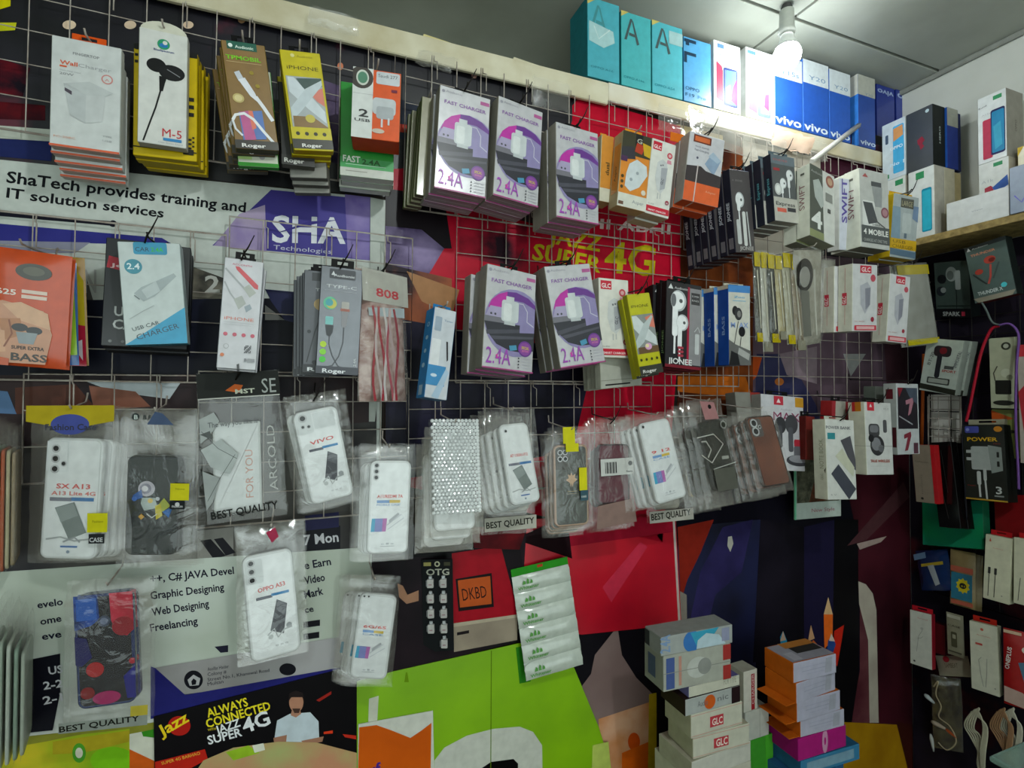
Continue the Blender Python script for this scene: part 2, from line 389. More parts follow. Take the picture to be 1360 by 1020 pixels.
white = '#c6cbc4'; navy = '#2b2a72'; ink = '#17182c'
sh = [PP([(360, 252), (492, 265), (492, 346), (282, 326)], mat('#3c3480', 0.35, h2='#4a428c', scale=4)),
      PP([(318, 284), (352, 272), (354, 334), (284, 326)], mat('#a898b4', 0.35, h2='#8a78a8', scale=18)), PP([(458, 258), (492, 262), (492, 346), (462, 342)], mat('#6a5a9c', 0.35, h2='#8a7ab0', scale=18)),
      PT((8, 242), (326, 282), 15, 'ShaTech provides training and', '#14151a'), PT((8, 262), (217, 289), 13, 'IT solution services', '#14151a'),
      PP([(-80, 275), (150, 294), (150, 300), (-80, 280)], '#1c1c28'), PE(150, 297, 5, 4.5, '#1c1c28'),
      PP([(-80, 290), (215, 316), (232, 326), (-80, 318)], mat('#2c2c7c', 0.35, h2='#3a3a8e', scale=8)), PP([(-80, 318), (120, 322), (100, 336), (-80, 336)], '#8e8ea0'),
      PT((361, 321), (459, 323), 35, 'SHA', '#dfe0e6'), PT((363, 331), (440, 337), 6, 'Technologies', '#c9c9da', 0),
      PP([(360, 312), (410, 294), (450, 292), (405, 300)], '#3c3480'),
      PP([(250, 352), (340, 385), (330, 470), (240, 460)], mat('#8e8878', 0.35, h2='#3c3a36', scale=18)),
      PP([(-80, 340), (110, 352), (130, 420), (-80, 420)], '#5a5a56'), PT((112, 388), (128, 388), 30, 'N', '#a8a8a4'),
      PT((272, 388), (292, 388), 22, '2', '#c8c8c0'),
      PP([(-80, 400), (500, 395), (500, 505), (-80, 505)], mat('#101018', 0.35, h2='#1c1e2e', scale=5)),
      PP([(352, 384), (396, 388), (396, 430), (378, 425), (360, 400)], '#2a2c4e'), PP([(352, 405), (378, 425), (352, 425)], '#6c6c68'),
      PP([(-80, 498), (500, 500), (500, 600), (-80, 600)], mat('#3a2c2c', 0.35, h2='#15141c', scale=6)),
      PP([(20, 515), (100, 510), (130, 545), (20, 550)], '#5a3428'), PP([(110, 505), (240, 508), (225, 530), (150, 520)], '#b8c0c4'), PP([(118, 512), (180, 520), (200, 540), (125, 545)], '#8e5a48'),
      PP([(-80, 510), (10, 520), (22, 550), (-80, 545)], '#5878a0'),
      PP([(-80, 600), (500, 560), (500, 760), (-80, 770)], mat('#57554e', 0.35, h2='#2e2c30', scale=4)),
      PP([(262, 705), (310, 700), (310, 740), (262, 745)], '#8c8a84'), PP([(266, 718), (280, 716), (300, 738), (284, 743)], '#15151c'), PP([(284, 716), (296, 714), (313, 734), (300, 738)], '#15151c'),
      PP([(404, 705), (452, 698), (452, 734), (404, 740)], '#15161e'), PT((404, 724), (450, 719), 13, '7 Mon', '#c8c8cc'),
      PP([(-80, 765), (500, 726), (500, 905), (200, 905), (-80, 925)], mat('#c2cac0', 0.35, h2='#b2baac', scale=6)),
      PP([(405, 705), (450, 700), (450, 680), (405, 685)], '#23234c'),
      PT((200, 774), (311, 762), 10, '++, C# JAVA Devel', ink), PT((200, 796), (298, 784), 10, 'Graphic Designing', ink), PT((202, 818), (278, 806), 10, 'Web Designing', ink), PT((200, 839), (263, 829), 10, 'Freelancing', ink),
      PT((50, 808), (84, 803), 9, 'evelo', ink), PT((54, 830), (82, 825), 9, 'ome', ink), PT((56, 850), (82, 846), 9, 'eve', ink),
      PT((405, 756), (440, 750), 10, 'e Earn', ink), PT((405, 776), (432, 771), 10, 'Video', ink), PT((405, 795), (430, 789), 10, 'Mark', ink), PT((405, 814), (417, 812), 8, 'ce', ink),
      PP([(403, 826), (425, 823), (425, 831), (403, 834)], '#15151c'), PP([(403, 842), (424, 839), (424, 847), (403, 850)], '#15151c'),
      PP([(285, 859), (303, 857), (303, 866), (293, 867)], '#1c1c30'), PP([(84, 806), (86, 800), (200, 790), (204, 806)], '#b8bcae'),
      PP([(20, 880), (80, 868), (80, 920), (70, 970), (20, 975)], '#15151e'), PT((65, 896), (84, 893), 10, 'US', '#d0d0d4'), PT((58, 916), (84, 912), 10, '2-2', '#d0d0d4'), PT((58, 936), (84, 930), 10, '2-1', '#d0d0d4'),
      PP([(205, 887), (455, 845), (460, 895), (245, 922)], mat('#a5a3a4', 0.35, h2='#8f8c8a', scale=8)),
      PP([(200, 885), (206, 887), (246, 923), (460, 885), (460, 915), (200, 955)], '#23236e'),
      PE(257, 903, 12.5, 12.5, '#12121a'), PP([(249, 903), (257, 896), (266, 901), (264, 910), (252, 911)], '#b5b3b4'), PP([(254, 905), (257, 901), (261, 904), (260, 909), (255, 910)], '#12121a'),
      PT((276, 891), (304, 887), 4.5, 'Asolfat Haider', ink, 0), PT((276, 898), (301, 894), 4.5, 'Colony #', ink, 0), PT((276, 905), (358, 892), 4.5, 'Street No.1, Khanewal Road', ink, 0), PT((276, 911), (297, 907), 4.5, 'Multan', ink, 0),
      PE(382, 889, 11, 8, '#12121a'), PP([(492, 262), (512, 266), (508, 470), (498, 560), (490, 560)], '#b5bab2')]
poster('training_banner', 'tall white and navy banner listing computer training courses, behind the left grids', 'poster',
       [(-260, 188), (0, 212), (492, 262), (510, 266), (506, 600), (480, 905), (200, 960), (-260, 1010)], white, sh, 1)

salmon = mat('#c08a68', 0.35, h2='#a8b070', scale=10)
sh = [PE(238, 964, 15, 13, '#b82018'), PT((214, 979), (252, 957), 13, 'Jazz', '#f2d422'),
      PT((276, 953), (330, 937), 11, 'ALWAYS', '#f2e02a'), PT((275, 967), (360, 942), 11, 'CONNECTED', '#f2e02a'), PT((276, 971), (287, 969), 3, 'WITH', '#c8b428'),
      PT((288, 975), (320, 964), 10, 'JAZZ', '#eceef0'), PT((277, 989), (322, 977), 11, 'SUPER', '#eceef0'), PT((325, 974), (360, 961), 18, '4G', '#eceef0'),
      PP([(364, 984), (368, 957), (385, 948), (412, 946), (423, 958), (424, 982), (400, 990)], '#c6d2da'), PP([(386, 950), (388, 942), (398, 941), (400, 948), (393, 953)], '#b08068'),
      PE(393.5, 933, 9.5, 13, '#b58268'), PP([(383, 932), (384, 921), (393, 917), (402, 920), (405, 932), (402, 926), (387, 926)], '#241c1c'), PP([(388, 941), (399, 941), (397, 947), (391, 947)], '#4a342c'),
      PP([(363, 980), (381, 976), (380, 986), (364, 986)], '#a87860'), PP([(400, 984), (430, 978), (428, 985), (405, 990)], '#a87860'),
      PP([(420, 930), (440, 918), (440, 922), (424, 932)], '#a02820'), PP([(430, 972), (442, 970), (442, 974), (430, 975)], '#e84020'), PP([(455, 975), (473, 977), (473, 982), (458, 979)], '#c83020'),
      PP([(206, 1012), (272, 995), (276, 1008), (250, 1022), (206, 1030)], '#c02418'), PT((215, 1016), (266, 1002), 4, 'SUPER 4G BARHAO', '#e8c040', 0),
      PP([(250, 1040), (270, 1010), (310, 993), (370, 985), (420, 986), (474, 1000), (474, 1040)], salmon),
      PP([(300, 999), (330, 990), (345, 1000), (310, 1010)], '#9ac02a'), PP([(335, 990), (350, 987), (352, 996), (338, 1000)], '#e8e8d8')]
poster('black_network_banner', 'black banner with yellow slogan and a man in a white t-shirt, bottom left', 'poster',
       [(204, 952), (479, 882), (473, 1045), (206, 1080)], '#0d0b0e', sh, 3)

sh = [PP([(-80, 1010), (60, 985), (110, 975), (172, 968), (172, 1075), (-80, 1075)], mat('#7aa818', 0.35, h2='#c8b428', scale=9)), PE(150, 1010, 30, 18, '#7cc018'),
      PP([(70, 985), (172, 970), (172, 985), (110, 1000), (70, 1002)], '#b0a020'), PE(105, 1000, 9, 13, '#4a9a28'), PE(105, 1000, 5, 7, '#d8d4c0'),
      PP([(172, 975), (208, 968), (208, 1075), (172, 1075)], '#d5d5c4'), PP([(172, 995), (208, 1012), (208, 1075), (172, 1075)], '#d05c18'), PP([(188, 972), (206, 968), (206, 980), (190, 978)], '#388a20')]
poster('fruit_print_sheet', 'yellow-green printed sheet at the bottom left corner', 'poster',
       [(-260, 1000), (60, 968), (208, 945), (208, 1080), (-260, 1110)], '#8a8a30', sh, 0)

sh = [PP([(700, 130), (760, 140), (760, 160), (720, 300), (560, 260), (540, 200)], night), PP([(512, 250), (590, 262), (600, 330), (512, 330)], '#1a1418'), PP([(512, 300), (560, 305), (590, 330), (560, 380), (512, 370)], mat('#8878a0', 0.35, h2='#3a2c50', scale=14)), PP([(512, 350), (600, 370), (600, 420), (540, 440), (512, 430)], mat('#241820', 0.35, h2='#a85c38', scale=9)),
      PP([(540, 360), (610, 385), (600, 420), (560, 400)], '#a87850'), PP([(610, 290), (700, 300), (700, 360), (610, 340)], mat('#a81a30', 0.35, h2='#200c18', scale=12)),
      PP([(512, 420), (790, 470), (760, 600), (512, 640)], mat('#14121c', 0.35, h2='#262438', scale=9)),
      PT((780, 302), (890, 311), 13, 'HI ABHI', '#d8c4c0'), PT((728, 322), (797, 334), 20, 'JAZZ', '#b8a818'), PT((706, 344), (797, 362), 21, 'SUPER', '#b8a818'), PT((802, 360), (869, 366), 40, '4G', '#b8a818')]
poster('red_network_poster', 'red poster with big yellow 4G lettering behind the middle grid', 'poster',
       [(512, 225), (700, 215), (770, 128), (905, 168), (903, 440), (880, 720), (512, 640)], '#b8122c', sh, 2)
sh = [PP([(900, 390), (985, 400), (985, 470), (900, 460)], '#a84a18'), PP([(900, 500), (990, 500), (1000, 530), (900, 520)], '#c86820'), PP([(900, 165), (960, 180), (960, 215), (900, 200)], '#d8c48c'),
      PP([(903, 250), (912, 255), (912, 480), (900, 480)], '#5a2a18')]
poster('orange_brown_poster', 'mottled orange and brown poster between the red poster and the pale board', 'poster',
       [(903, 170), (1000, 200), (1000, 560), (900, 545)], mat('#8e4820', 0.35, h2='#401c14', scale=10), sh, 1)

jean = mat('#1a1e42', 0.4, h2='#0c0c18', scale=5, coat=0.2)
sh = [PP([(985, 330), (1210, 350), (1215, 640), (1000, 600)], mat('#6c5864', 0.4, h2='#4a3a44', scale=5)), PP([(1005, 470), (1045, 470), (1085, 540), (1100, 620), (1000, 600)], mat('#262448', 0.4, h2='#3c3c5a', scale=6)), PE(1035, 507, 6, 5, '#b86a30'),
      PP([(985, 470), (1012, 475), (1005, 500), (985, 520)], '#c05020'), PP([(1000, 520), (1050, 515), (1045, 540), (1000, 560)], '#2c3058'), PP([(1035, 470), (1085, 460), (1085, 510), (1045, 498)], '#8e7c84'), PP([(1120, 470), (1150, 470), (1130, 500)], '#9a9a98'), PP([(1090, 172), (1215, 205), (1215, 260), (1085, 232)], '#4a2030'), PP([(1170, 380), (1225, 390), (1225, 640), (1185, 640)], mat('#4c3038', 0.4, h2='#201418', scale=6)),
      PP([(905, 700), (1010, 690), (1000, 1000), (860, 960)], jean), PP([(900, 700), (948, 690), (930, 735), (913, 770), (904, 800)], '#8a2418'), PP([(960, 700), (1000, 690), (985, 760), (950, 790), (935, 850), (915, 830), (930, 760)], mat('#322c5c', 0.4, h2='#221e40', scale=8)),
      PP([(967, 713), (972, 712), (974, 722), (970, 733), (966, 725)], '#b8b4a8'), PP([(1010, 690), (1070, 700), (1068, 870), (1000, 880)], mat('#0e0c12', 0.4, h2='#1c1822', scale=6)),
      PP([(1068, 700), (1110, 690), (1105, 890), (1068, 880)], '#1c1834'), PP([(1112, 585), (1225, 600), (1225, 990), (1150, 960), (1136, 700)], mat('#42161f', 0.4, h2='#2c0e16', scale=5)),
      PP([(1108, 690), (1140, 690), (1140, 960), (1105, 960)], '#0d0b0e'), PP([(1142, 800), (1154, 850), (1156, 960), (1131, 960), (1142, 890)], mat('#6a3c40', 0.4, h2='#4c2028', scale=9)), PP([(1140, 772), (1150, 776), (1159, 788), (1164, 810), (1167, 960), (1155, 960), (1153, 850), (1141, 802)], mat('#b8b0a0', 0.4, h2='#a09488', scale=8)), PP([(1125, 725), (1200, 640), (1208, 660), (1150, 718)], '#4c2c30'),
      PP([(1138, 722), (1178, 712), (1170, 720), (1142, 730)], '#a08c84'),
      PP([(1100, 958), (1225, 964), (1225, 1060), (1100, 1060)], mat('#a87c10', 0.4, h2='#94680c', scale=9)), PP([(1190, 958), (1230, 966), (1230, 1060), (1215, 1060)], '#3a1610'),
      PP([(903, 785), (912, 790), (913, 870), (905, 870)], '#8a8278'),
      PP([(1036, 846), (1040, 838), (1045, 850), (1046, 868), (1038, 868)], '#2a90b8'), PP([(1036, 852), (1040, 838), (1044, 850)], '#c8a890'), PP([(1072, 866), (1080, 850), (1085, 855), (1086, 868)], '#c86428'), PP([(1073, 852), (1077, 830), (1082, 848)], '#c89870'),
      PP([(1094, 815), (1106, 815), (1106, 850), (1095, 862)], '#e86820'), PP([(1094, 816), (1100, 793), (1106, 816)], '#d8b080'), PP([(1108, 838), (1121, 830), (1118, 850), (1112, 885), (1106, 880)], '#c82818'), PP([(1100, 850), (1106, 846), (1110, 856), (1104, 874), (1098, 868)], '#28488a'), PP([(1101, 851), (1104, 841), (1109, 852)], '#d8c0b0')]
poster('classroom_scene_poster', 'large dark poster of a seated figure in jeans, right of the red poster', 'poster',
       [(985, 200), (1100, 160), (1230, 200), (1235, 1070), (820, 1120), (900, 690), (990, 640)], '#100e18', sh, 0, rough=0.4)
sh = [PP([(700, 700), (897, 684), (898, 706), (740, 728)], '#96142a'), PP([(893, 684), (896, 684), (904, 828), (901, 829)], '#c8b8b0'), PP([(683, 716), (740, 690), (760, 742), (755, 700)], '#200a10'), PP([(800, 780), (850, 720), (860, 726), (812, 800)], '#c83048')]
poster('red_poster_lower_sheet', 'plain bright red sheet below the maroon bagged case', 'poster',
       [(640, 700), (700, 690), (897, 680), (905, 829), (772, 843), (690, 820)], mat('#c41428', 0.3, h2='#a80f24', scale=6, coat=0.3), sh, 2)
sh = [PP([(600, 735), (665, 725), (690, 820), (602, 833)], '#a01020'), PP([(665, 722), (690, 722), (705, 828), (690, 822)], '#1a1418'),
      PP([(602, 830), (687, 818), (687, 850), (603, 866)], mat('#9c8f7c', 0.4, h2='#86796a', scale=10)), PP([(602, 828), (687, 816), (687, 820), (602, 833)], '#b5a892'),
      PP([(605, 769), (653, 761), (656, 806), (609, 812)], '#171012'), PP([(608, 771), (651, 765), (653, 802), (611, 807)], '#bc5420'), PT((615, 798), (647, 793), 16, 'DKBD', '#2a1410', 0),
      PP([(607, 840), (623, 837), (623, 841), (607, 844)], '#1c1618'), PP([(545, 715), (600, 720), (600, 740), (545, 740)], '#0a0a0c'),
      PP([(528, 775), (535, 778), (541, 790), (556, 784), (556, 798), (540, 802), (530, 793)], '#a87c60'), PP([(625, 700), (700, 700), (690, 730), (630, 728)], mat('#30080e', 0.4, h2='#701018', scale=12))]
poster('game_console_picture', 'dark picture of a red and cream box with an orange screen', 'poster',
       [(495, 700), (700, 690), (690, 852), (522, 893), (490, 905)], mat('#141014', 0.4, h2='#22181e', scale=9), sh, 3)
cone = mat('#86726e', 0.4, h2='#77625f', scale=5)
sh = [PP([(820, 832), (826, 870), (845, 900), (870, 925), (870, 1080), (770, 1080), (770, 915), (785, 895), (790, 870)], cone), PP([(795, 955), (870, 930), (870, 1080), (800, 1080)], mat('#b86c28', 0.4, h2='#d0a080', scale=9)),
      PE(842, 985, 8, 12, '#c84c10'), PP([(826, 1000), (862, 985), (860, 1060), (826, 1060)], '#d05c10'), PP([(862, 922), (872, 920), (872, 1060), (860, 1060)], '#b89a18')]
poster('grey_cone_picture', 'dark picture with a mauve pointed cone over orange rocks, left of the white box stack', 'poster',
       [(745, 845), (905, 829), (880, 1110), (740, 1110)], '#121016', sh, 1, rough=0.4)
arc = [(577, 1060), (577, 1010), (590, 993), (620, 977), (655, 968), (690, 965), (708, 972), (720, 990), (721, 1060)]
sh = [PP(arc, '#c9cbc0'), PP([(640, 1020), (652, 1012), (682, 1008), (688, 1014), (688, 1060), (620, 1060)], '#08080a'),
      PP([(652, 864), (653.2, 864), (652.2, 1060), (651, 1060)], '#5a7a10'),
      PP([(539, 893), (541, 893), (543, 906), (537, 906)], '#6a9010'), PP([(685, 860), (698, 857), (705, 905), (690, 908)], '#2a7a1c'), PP([(490, 928), (503, 924), (501, 958), (489, 962)], '#c9cbb8'), PP([(787, 990), (808, 985), (815, 1060), (785, 1060)], '#b8c860')]
poster('lime_green_poster', 'lime green poster with a white rounded logo, bottom centre', 'poster',
       [(474, 905), (522, 892), (687, 855), (745, 845), (770, 905), (795, 965), (815, 1030), (818, 1110), (474, 1110)], mat('#84b800', 0.35, h2='#76a800', scale=6, coat=0.2), sh, 4)
sh = [PP([(477, 966), (500, 963), (520, 970), (545, 980), (560, 970), (573, 960), (571, 1080), (474, 1080)], mat('#d86010', 0.35, h2='#c4540e', scale=8)), PT((490, 1030), (508, 1026), 14, 'uf', '#4a2a8a')]
poster('orange_wave_card', 'orange and white card pinned at the lower left of the lime poster', 'poster',
       [(476, 962), (575, 944), (577, 1030), (574, 1110), (474, 1110)], '#d2d3c8', sh, 5)

# ------------------------------------------------------------------ counter below the frame
CT = 0.70
b = MB(); b.box(-1.6, -0.30, CT-0.03, 1.06, -0.012, CT, mat('#8c7a5c', 0.4, h2='#6c5a40', scale=12), b=0.003)
ct = empty('counter', Matrix.Translation((0.2, -0.18, 0)), 'wooden counter ledge along the wall below the posters', 'counter')
o = b.build('worktop', ct, Matrix.Translation((-0.2, 0.18, 0)))
b = MB(); b.box(-1.6, -0.25, 0.0, 1.03, -0.05, CT-0.03, mat('#6a5a48', 0.6), b=0.003); b.build('base_panel', ct, Matrix.Translation((-0.2, 0.18, 0)))

# ------------------------------------------------------------------ lamps
def bulb(x, y, label, power):
    r = empty('ceiling_bulb', Matrix.Translation((x, y, CEIL)), label, 'lamp')
    def lathe(prof, m, name, parent):
        g = MB(); n = 20; k = len(prof)
        vs = [(rr*math.cos(2*math.pi*j/n), rr*math.sin(2*math.pi*j/n), zz) for rr, zz in prof for j in range(n)]
        fs = [(i*n+j, i*n+(j+1) % n, (i+1)*n+(j+1) % n, (i+1)*n+j) for i in range(k-1) for j in range(n)]
        fs += [tuple(range(n)), tuple(range((k-1)*n, k*n))[::-1]]
        g.mesh(vs, fs, m, True); o = g.build(name, parent); return o
    lathe([(0.010, 0.0), (0.012, -0.006), (0.006, -0.012)], mat('#4a4a48', 0.5), 'ceiling_rose', r)
    lathe([(0.006, -0.010), (0.0155, -0.014), (0.0165, -0.055), (0.018, -0.058), (0.018, -0.066), (0.015, -0.070)], mat('#b9bcb4', 0.45), 'lamp_holder', r)
    lathe([(0.013, -0.070), (0.015, -0.078), (0.019, -0.092), (0.0235, -0.100)], mat('#dfe2dc', 0.4), 'bulb_collar', r)
    e = bpy.data.materials.new('bulb_glow'); e.use_nodes = True; bb = e.node_tree.nodes['Principled BSDF']
    bb.inputs['Emission Color'].default_value = (0.93, 1.0, 1.0, 1); bb.inputs['Emission Strength'].default_value = BULB_E
    bb.inputs['Base Color'].default_value = (0.9, 0.9, 0.9, 1)
    prof = [(0.0235, -0.100)]+[(0.030*math.sin(a), -0.118-0.030*math.cos(a)*1.0) for a in [math.radians(t) for t in (125, 105, 90, 70, 50, 30, 12, 2)]]
    lathe(prof, e, 'bulb_globe', r)
BULB_E = 90.0
bulb(1.035, -0.123, 'lit white globe bulb in a grey holder above the blue boxes', 0)
BULB_E = 520.0
bulb(0.40, -1.25, 'lit bulb in a grey holder behind the viewer, out of the picture', 0)

# ------------------------------------------------------------------ wire grids
WIRE = mat('#b5aea4', 0.35, h2='#93867c', scale=40)
def grid(label, x0, z0, x1, z1, y, step=0.05, stepz=0.05, tilt=0.0, lips=1):
    c = Vector(((x0+x1)/2, y, z0)); r = empty('wire_grid', Matrix.Translation(c) @ Matrix.Rotation(tilt, 4, 'Y'), label, 'display grid', 'wire grids on the back wall')
    w_, h = (x1-x0)/2, z1-z0; f = MB()
    f.tube([(-w_, 0, 0), (w_, 0, 0), (w_, 0, h), (-w_, 0, h), (-w_, 0, 0)], 0.0017, WIRE, 6)
    f.build('frame', r)
    g = MB(); nx = max(1, round(2*w_/step)); nz = max(1, round(h/stepz))
    for i in range(1, nx): x = -w_+2*w_*i/nx; g.tube([(x, -0.003, 0), (x, -0.003, h)], 0.00105, WIRE, 4, False)
    for i in range(1, nz): z = h*i/nz; g.tube([(-w_, 0, z), (w_, 0, z)], 0.00105, WIRE, 4, False)
    # short forward lips bent out of the top rail
    for i in range(1, nx):
        if i % 2 and lips: x = -w_+2*w_*i/nx; g.tube([(x+0.004, -0.003, h), (x+0.004, -0.006, h-0.012), (x+0.008, -0.013, h-0.016), (x+0.008, -0.013, h-0.05)], 0.00105, WIRE, 4, False)
    tag(g.build('wires', r), kind='stuff')
def gx(px, py): p = at(px, py, -0.02); return p.x
def gz(px, py): return at(px, py, -0.02).z
grid('wire grid at top left behind the white wall-charger and earphone boxes', -0.62, gz(300, 215), gx(523, 62), LEDGE-0.045, -0.018, tilt=0.012)
grid('wire grid at left over the training banner text', -0.62, gz(100, 505), gx(298, 320), gz(0, 280), -0.018, tilt=0.01)
grid('wire grid on the left over the purple corner of the training banner', gx(303, 300), gz(400, 500), gx(545, 345), gz(303, 290), -0.026, tilt=0.012)
grid('wire grid at top centre behind the lilac fast charger boxes', gx(537, 62), gz(700, 300), gx(903, 165), LEDGE-0.042, -0.020, tilt=0.01)
grid('wire grid at centre over the red 4G poster', gx(607, 310), gz(700, 510), gx(983, 330), gz(780, 291), -0.012, tilt=0.006)
grid('wire grid at top right under the blue boxes', gx(906, 165), gz(1050, 350), gx(1208, 215), LEDGE-0.05, -0.024)
grid('wire grid at lower left behind the bagged cases', gx(30, 497), gz(100, 640), gx(262, 497), gz(100, 497), -0.016)
grid('wire grid behind the flat best-quality pouch', gx(264, 493), gz(400, 690), gx(540, 540), gz(264, 493), -0.020)
grid('wire grid at lower centre behind the bubble-wrapped case', gx(543, 508), gz(700, 650), gx(865, 520), gz(600, 505), -0.0195)
grid('wire grid at right with the whole mesh showing', gx(880, 430), gz(1050, 600), gx(1168, 430), gz(1040, 400), -0.027, step=0.05)
# ------------------------------------------------------------------ printed cartons hanging in the top row
PHO = '#2b2b31'
def plug(u, v, w_, h, c1='#e9ebea', c2='#c4c7c8'):
    return [RR(u-w_/2, v-h*0.5, u+w_/2, v+h*0.5, w_*0.22, c1), R(u-w_*0.28, v+h*0.48, u+w_*0.28, v+h*0.62, c2), R(u-w_*0.12, v-h*0.68, u+w_*0.12, v-h*0.48, c1), R(u-w_*0.3, v-h*0.3, u-w_*0.24, v+h*0.3, c2)]
def bud(u, v, r, c='#eceeee', s='#b8bcbe', H2=2.0, ln=0.3, cable=0.25):
    return [E(u, v, r, s, 1.15), E(u-r*0.1, v, r*0.86, c, 1.15), E(u+r*0.3, v, r*0.22, '#55585a'), RR(u-r*0.75, v, u-r*0.05, v+ln, r*0.3, c), L([(u-r*0.4, v+ln), (u-r*0.42, v+ln+cable)], r*0.25, c)]
def cable_plug(u, v, ang, sc, c='#e4e6ea', c2='#9aa0a8'):
    """a USB plug with strain relief drawn as three pieces"""
    a = math.radians(ang); ca, sa = math.cos(a), math.sin(a)
    def q(x, y): return (u+(x*ca-y*sa)*sc, v+(x*sa+y*ca)*sc*0.5)
    return [P([q(-.25, -.35), q(.25, -.35), q(.25, -.9), q(-.25, -.9)], c2), P([q(-.36, -.35), q(.36, -.35), q(.34, .45), q(.14, .8), q(-.14, .8), q(-.34, .45)], c), P([q(-.1, .78), q(.1, .78), q(.1, 1.6), q(-.1, 1.6)], c)]

carton('charger_box', 'white carton with orange base edges and grey wall charger print, top left', 'box', [(69, 46), (161, 64), (159, 206), (65, 192)], -0.105, 0.014,
       '#d2d5d3', '#c4c8c4', '#b9b4a8', n=5, drop=0.0055, tab='#e0561c', tabw=0.5, tabh=0.012, jit=0.015, dx=-0.0015,
       prints=[T(.30, .145, .38, .045, 'FINGERTOP', '#8c8e90'), T(.12, .25, .25, .07, 'Wall', '#e0643c'), T(.38, .25, .48, .065, 'Charger', '#a9acae', 0), R(.12, .26, .22, .275, '#e0643c'), T(.12, .31, .3, .025, 'Quick charge output', '#a5a7a9', 0), T(.12, .345, .2, .04, '20W', '#808284', 0),
               E(.8, .32, .085, '#d58a84'), E(.8, .32, .065, '#d2d5d3'), T(.765, .34, .07, .05, 'A', '#d58a84', 0),
               P([(.2, .42), (.55, .37), (.9, .44), (.78, .48), (.5, .5)], '#c3c7c6'), P([(.18, .42), (.5, .5), (.5, .76), (.28, .7)], '#bfc3c3'), P([(.5, .5), (.78, .48), (.74, .72), (.5, .76)], '#c9cccb'), P([(.2, .46), (.3, .485), (.3, .52), (.2, .49)], '#554c58'),
               T(.06, .92, .3, .035, 'FC-208C', '#e8a890', 0), T(.75, .86, .14, .03, 'TYPE', '#b0b2b4', 0), T(.75, .9, .14, .03, 'USB', '#b0b2b4', 0), R(0, .982, 1, 1, '#df6440')],
       bprints=[R(0, .0, 1, .12, '#df6440'), R(.2, .3, .7, .32, '#8a8680')])
carton('earphone_box', 'white arched box with a large black earphone print, left of the brown cable box', 'box', [(186, 36), (248, 48), (249, 199), (181, 186)], -0.105, 0.016,
       '#dcdcd6', '#b8b8b0', '#9a968c', n=1, tab=None,
       prints=[E(.5, .115, .13, '#2c9a6a'), E(.5, .125, .09, '#2a78b8', .6), E(.53, .1, .05, '#dcdcd6'), T(.3, .18, .42, .05, 'BlueSpectrum', '#3a4a80'),
               E(.36, .31, .2, '#101012', .85), E(.68, .355, .27, '#17171a', .72), P([(.42, .4), (.58, .4), (.54, .46), (.5, .53), (.43, .53)], '#0c0c0e'), L([(.47, .5), (.36, .68), (.24, .83), (.12, .985)], .035, '#101012'), L([(.58, .33), (.85, .38)], .02, '#88888c'),
               T(.5, .925, .4, .2, 'M-5', '#c8323c', 0), R(.52, .935, .9, .96, '#3a88c0'), T(.42, .985, .5, .04, 'Clear Stereo Sound', '#a0a8b0', 0)])
# arched white hang flap of that box
M, W, H = fit([(186, 36), (248, 48), (249, 199), (181, 186)], -0.105)
r0 = [o for o in bpy.data.objects if o.name.startswith('earphone_box')][0]; g = MB()
arc = [(-W/2+0.001, H-0.001), (W/2-0.001, H-0.001)]+[((W/2-0.001)*math.cos(a)*1.0, H-0.001+0.016*math.sin(a)) for a in [math.radians(t) for t in range(15, 180, 15)]]+[]
vs = [(x, 0.001, z) for x, z in arc]+[(x, 0.002, z) for x, z in arc]; n = len(arc)
g.mesh(vs, [tuple(range(n)), tuple(range(n, 2*n))[::-1]]+[(i, (i+1) % n, n+(i+1) % n, n+i) for i in range(n)], '#d4d2c0'); kid(r0, g.build('arched_flap', r0))
carton('earphone_carton', 'yellow carton with black check bands, behind the white earphone box', 'box', [(178, 58), (262, 70), (262, 216), (176, 204)], -0.085, 0.013,
       '#d2b400', '#b89c00', '#a08800', n=4, drop=0.001, dx=0.001, jit=0.02, hk=None, yaw0=0.05,
       prints=[R(0, 0, 1, .05, '#1a1a18')]+[R(.02+.06*(i % 2), .03+.03*i, .07+.06*(i % 2), .055+.03*i, '#1a1a18') for i in range(6)]+[R(.84, .42+.07*i, .95, .455+.07*i, '#1a1a18') for i in range(3)]
              +[R(.82+.045*((i+j) % 2)+.06*j, .78+.02*i, .855+.045*((i+j) % 2)+.06*j, .797+.02*i, '#1a1a18') for i in range(6) for j in range(2)]+[R(0, .92, 1, .93, '#1a1a18'), R(.78, .9, .95, .95, '#1a1a18')])
brown = '#8a6a3a'
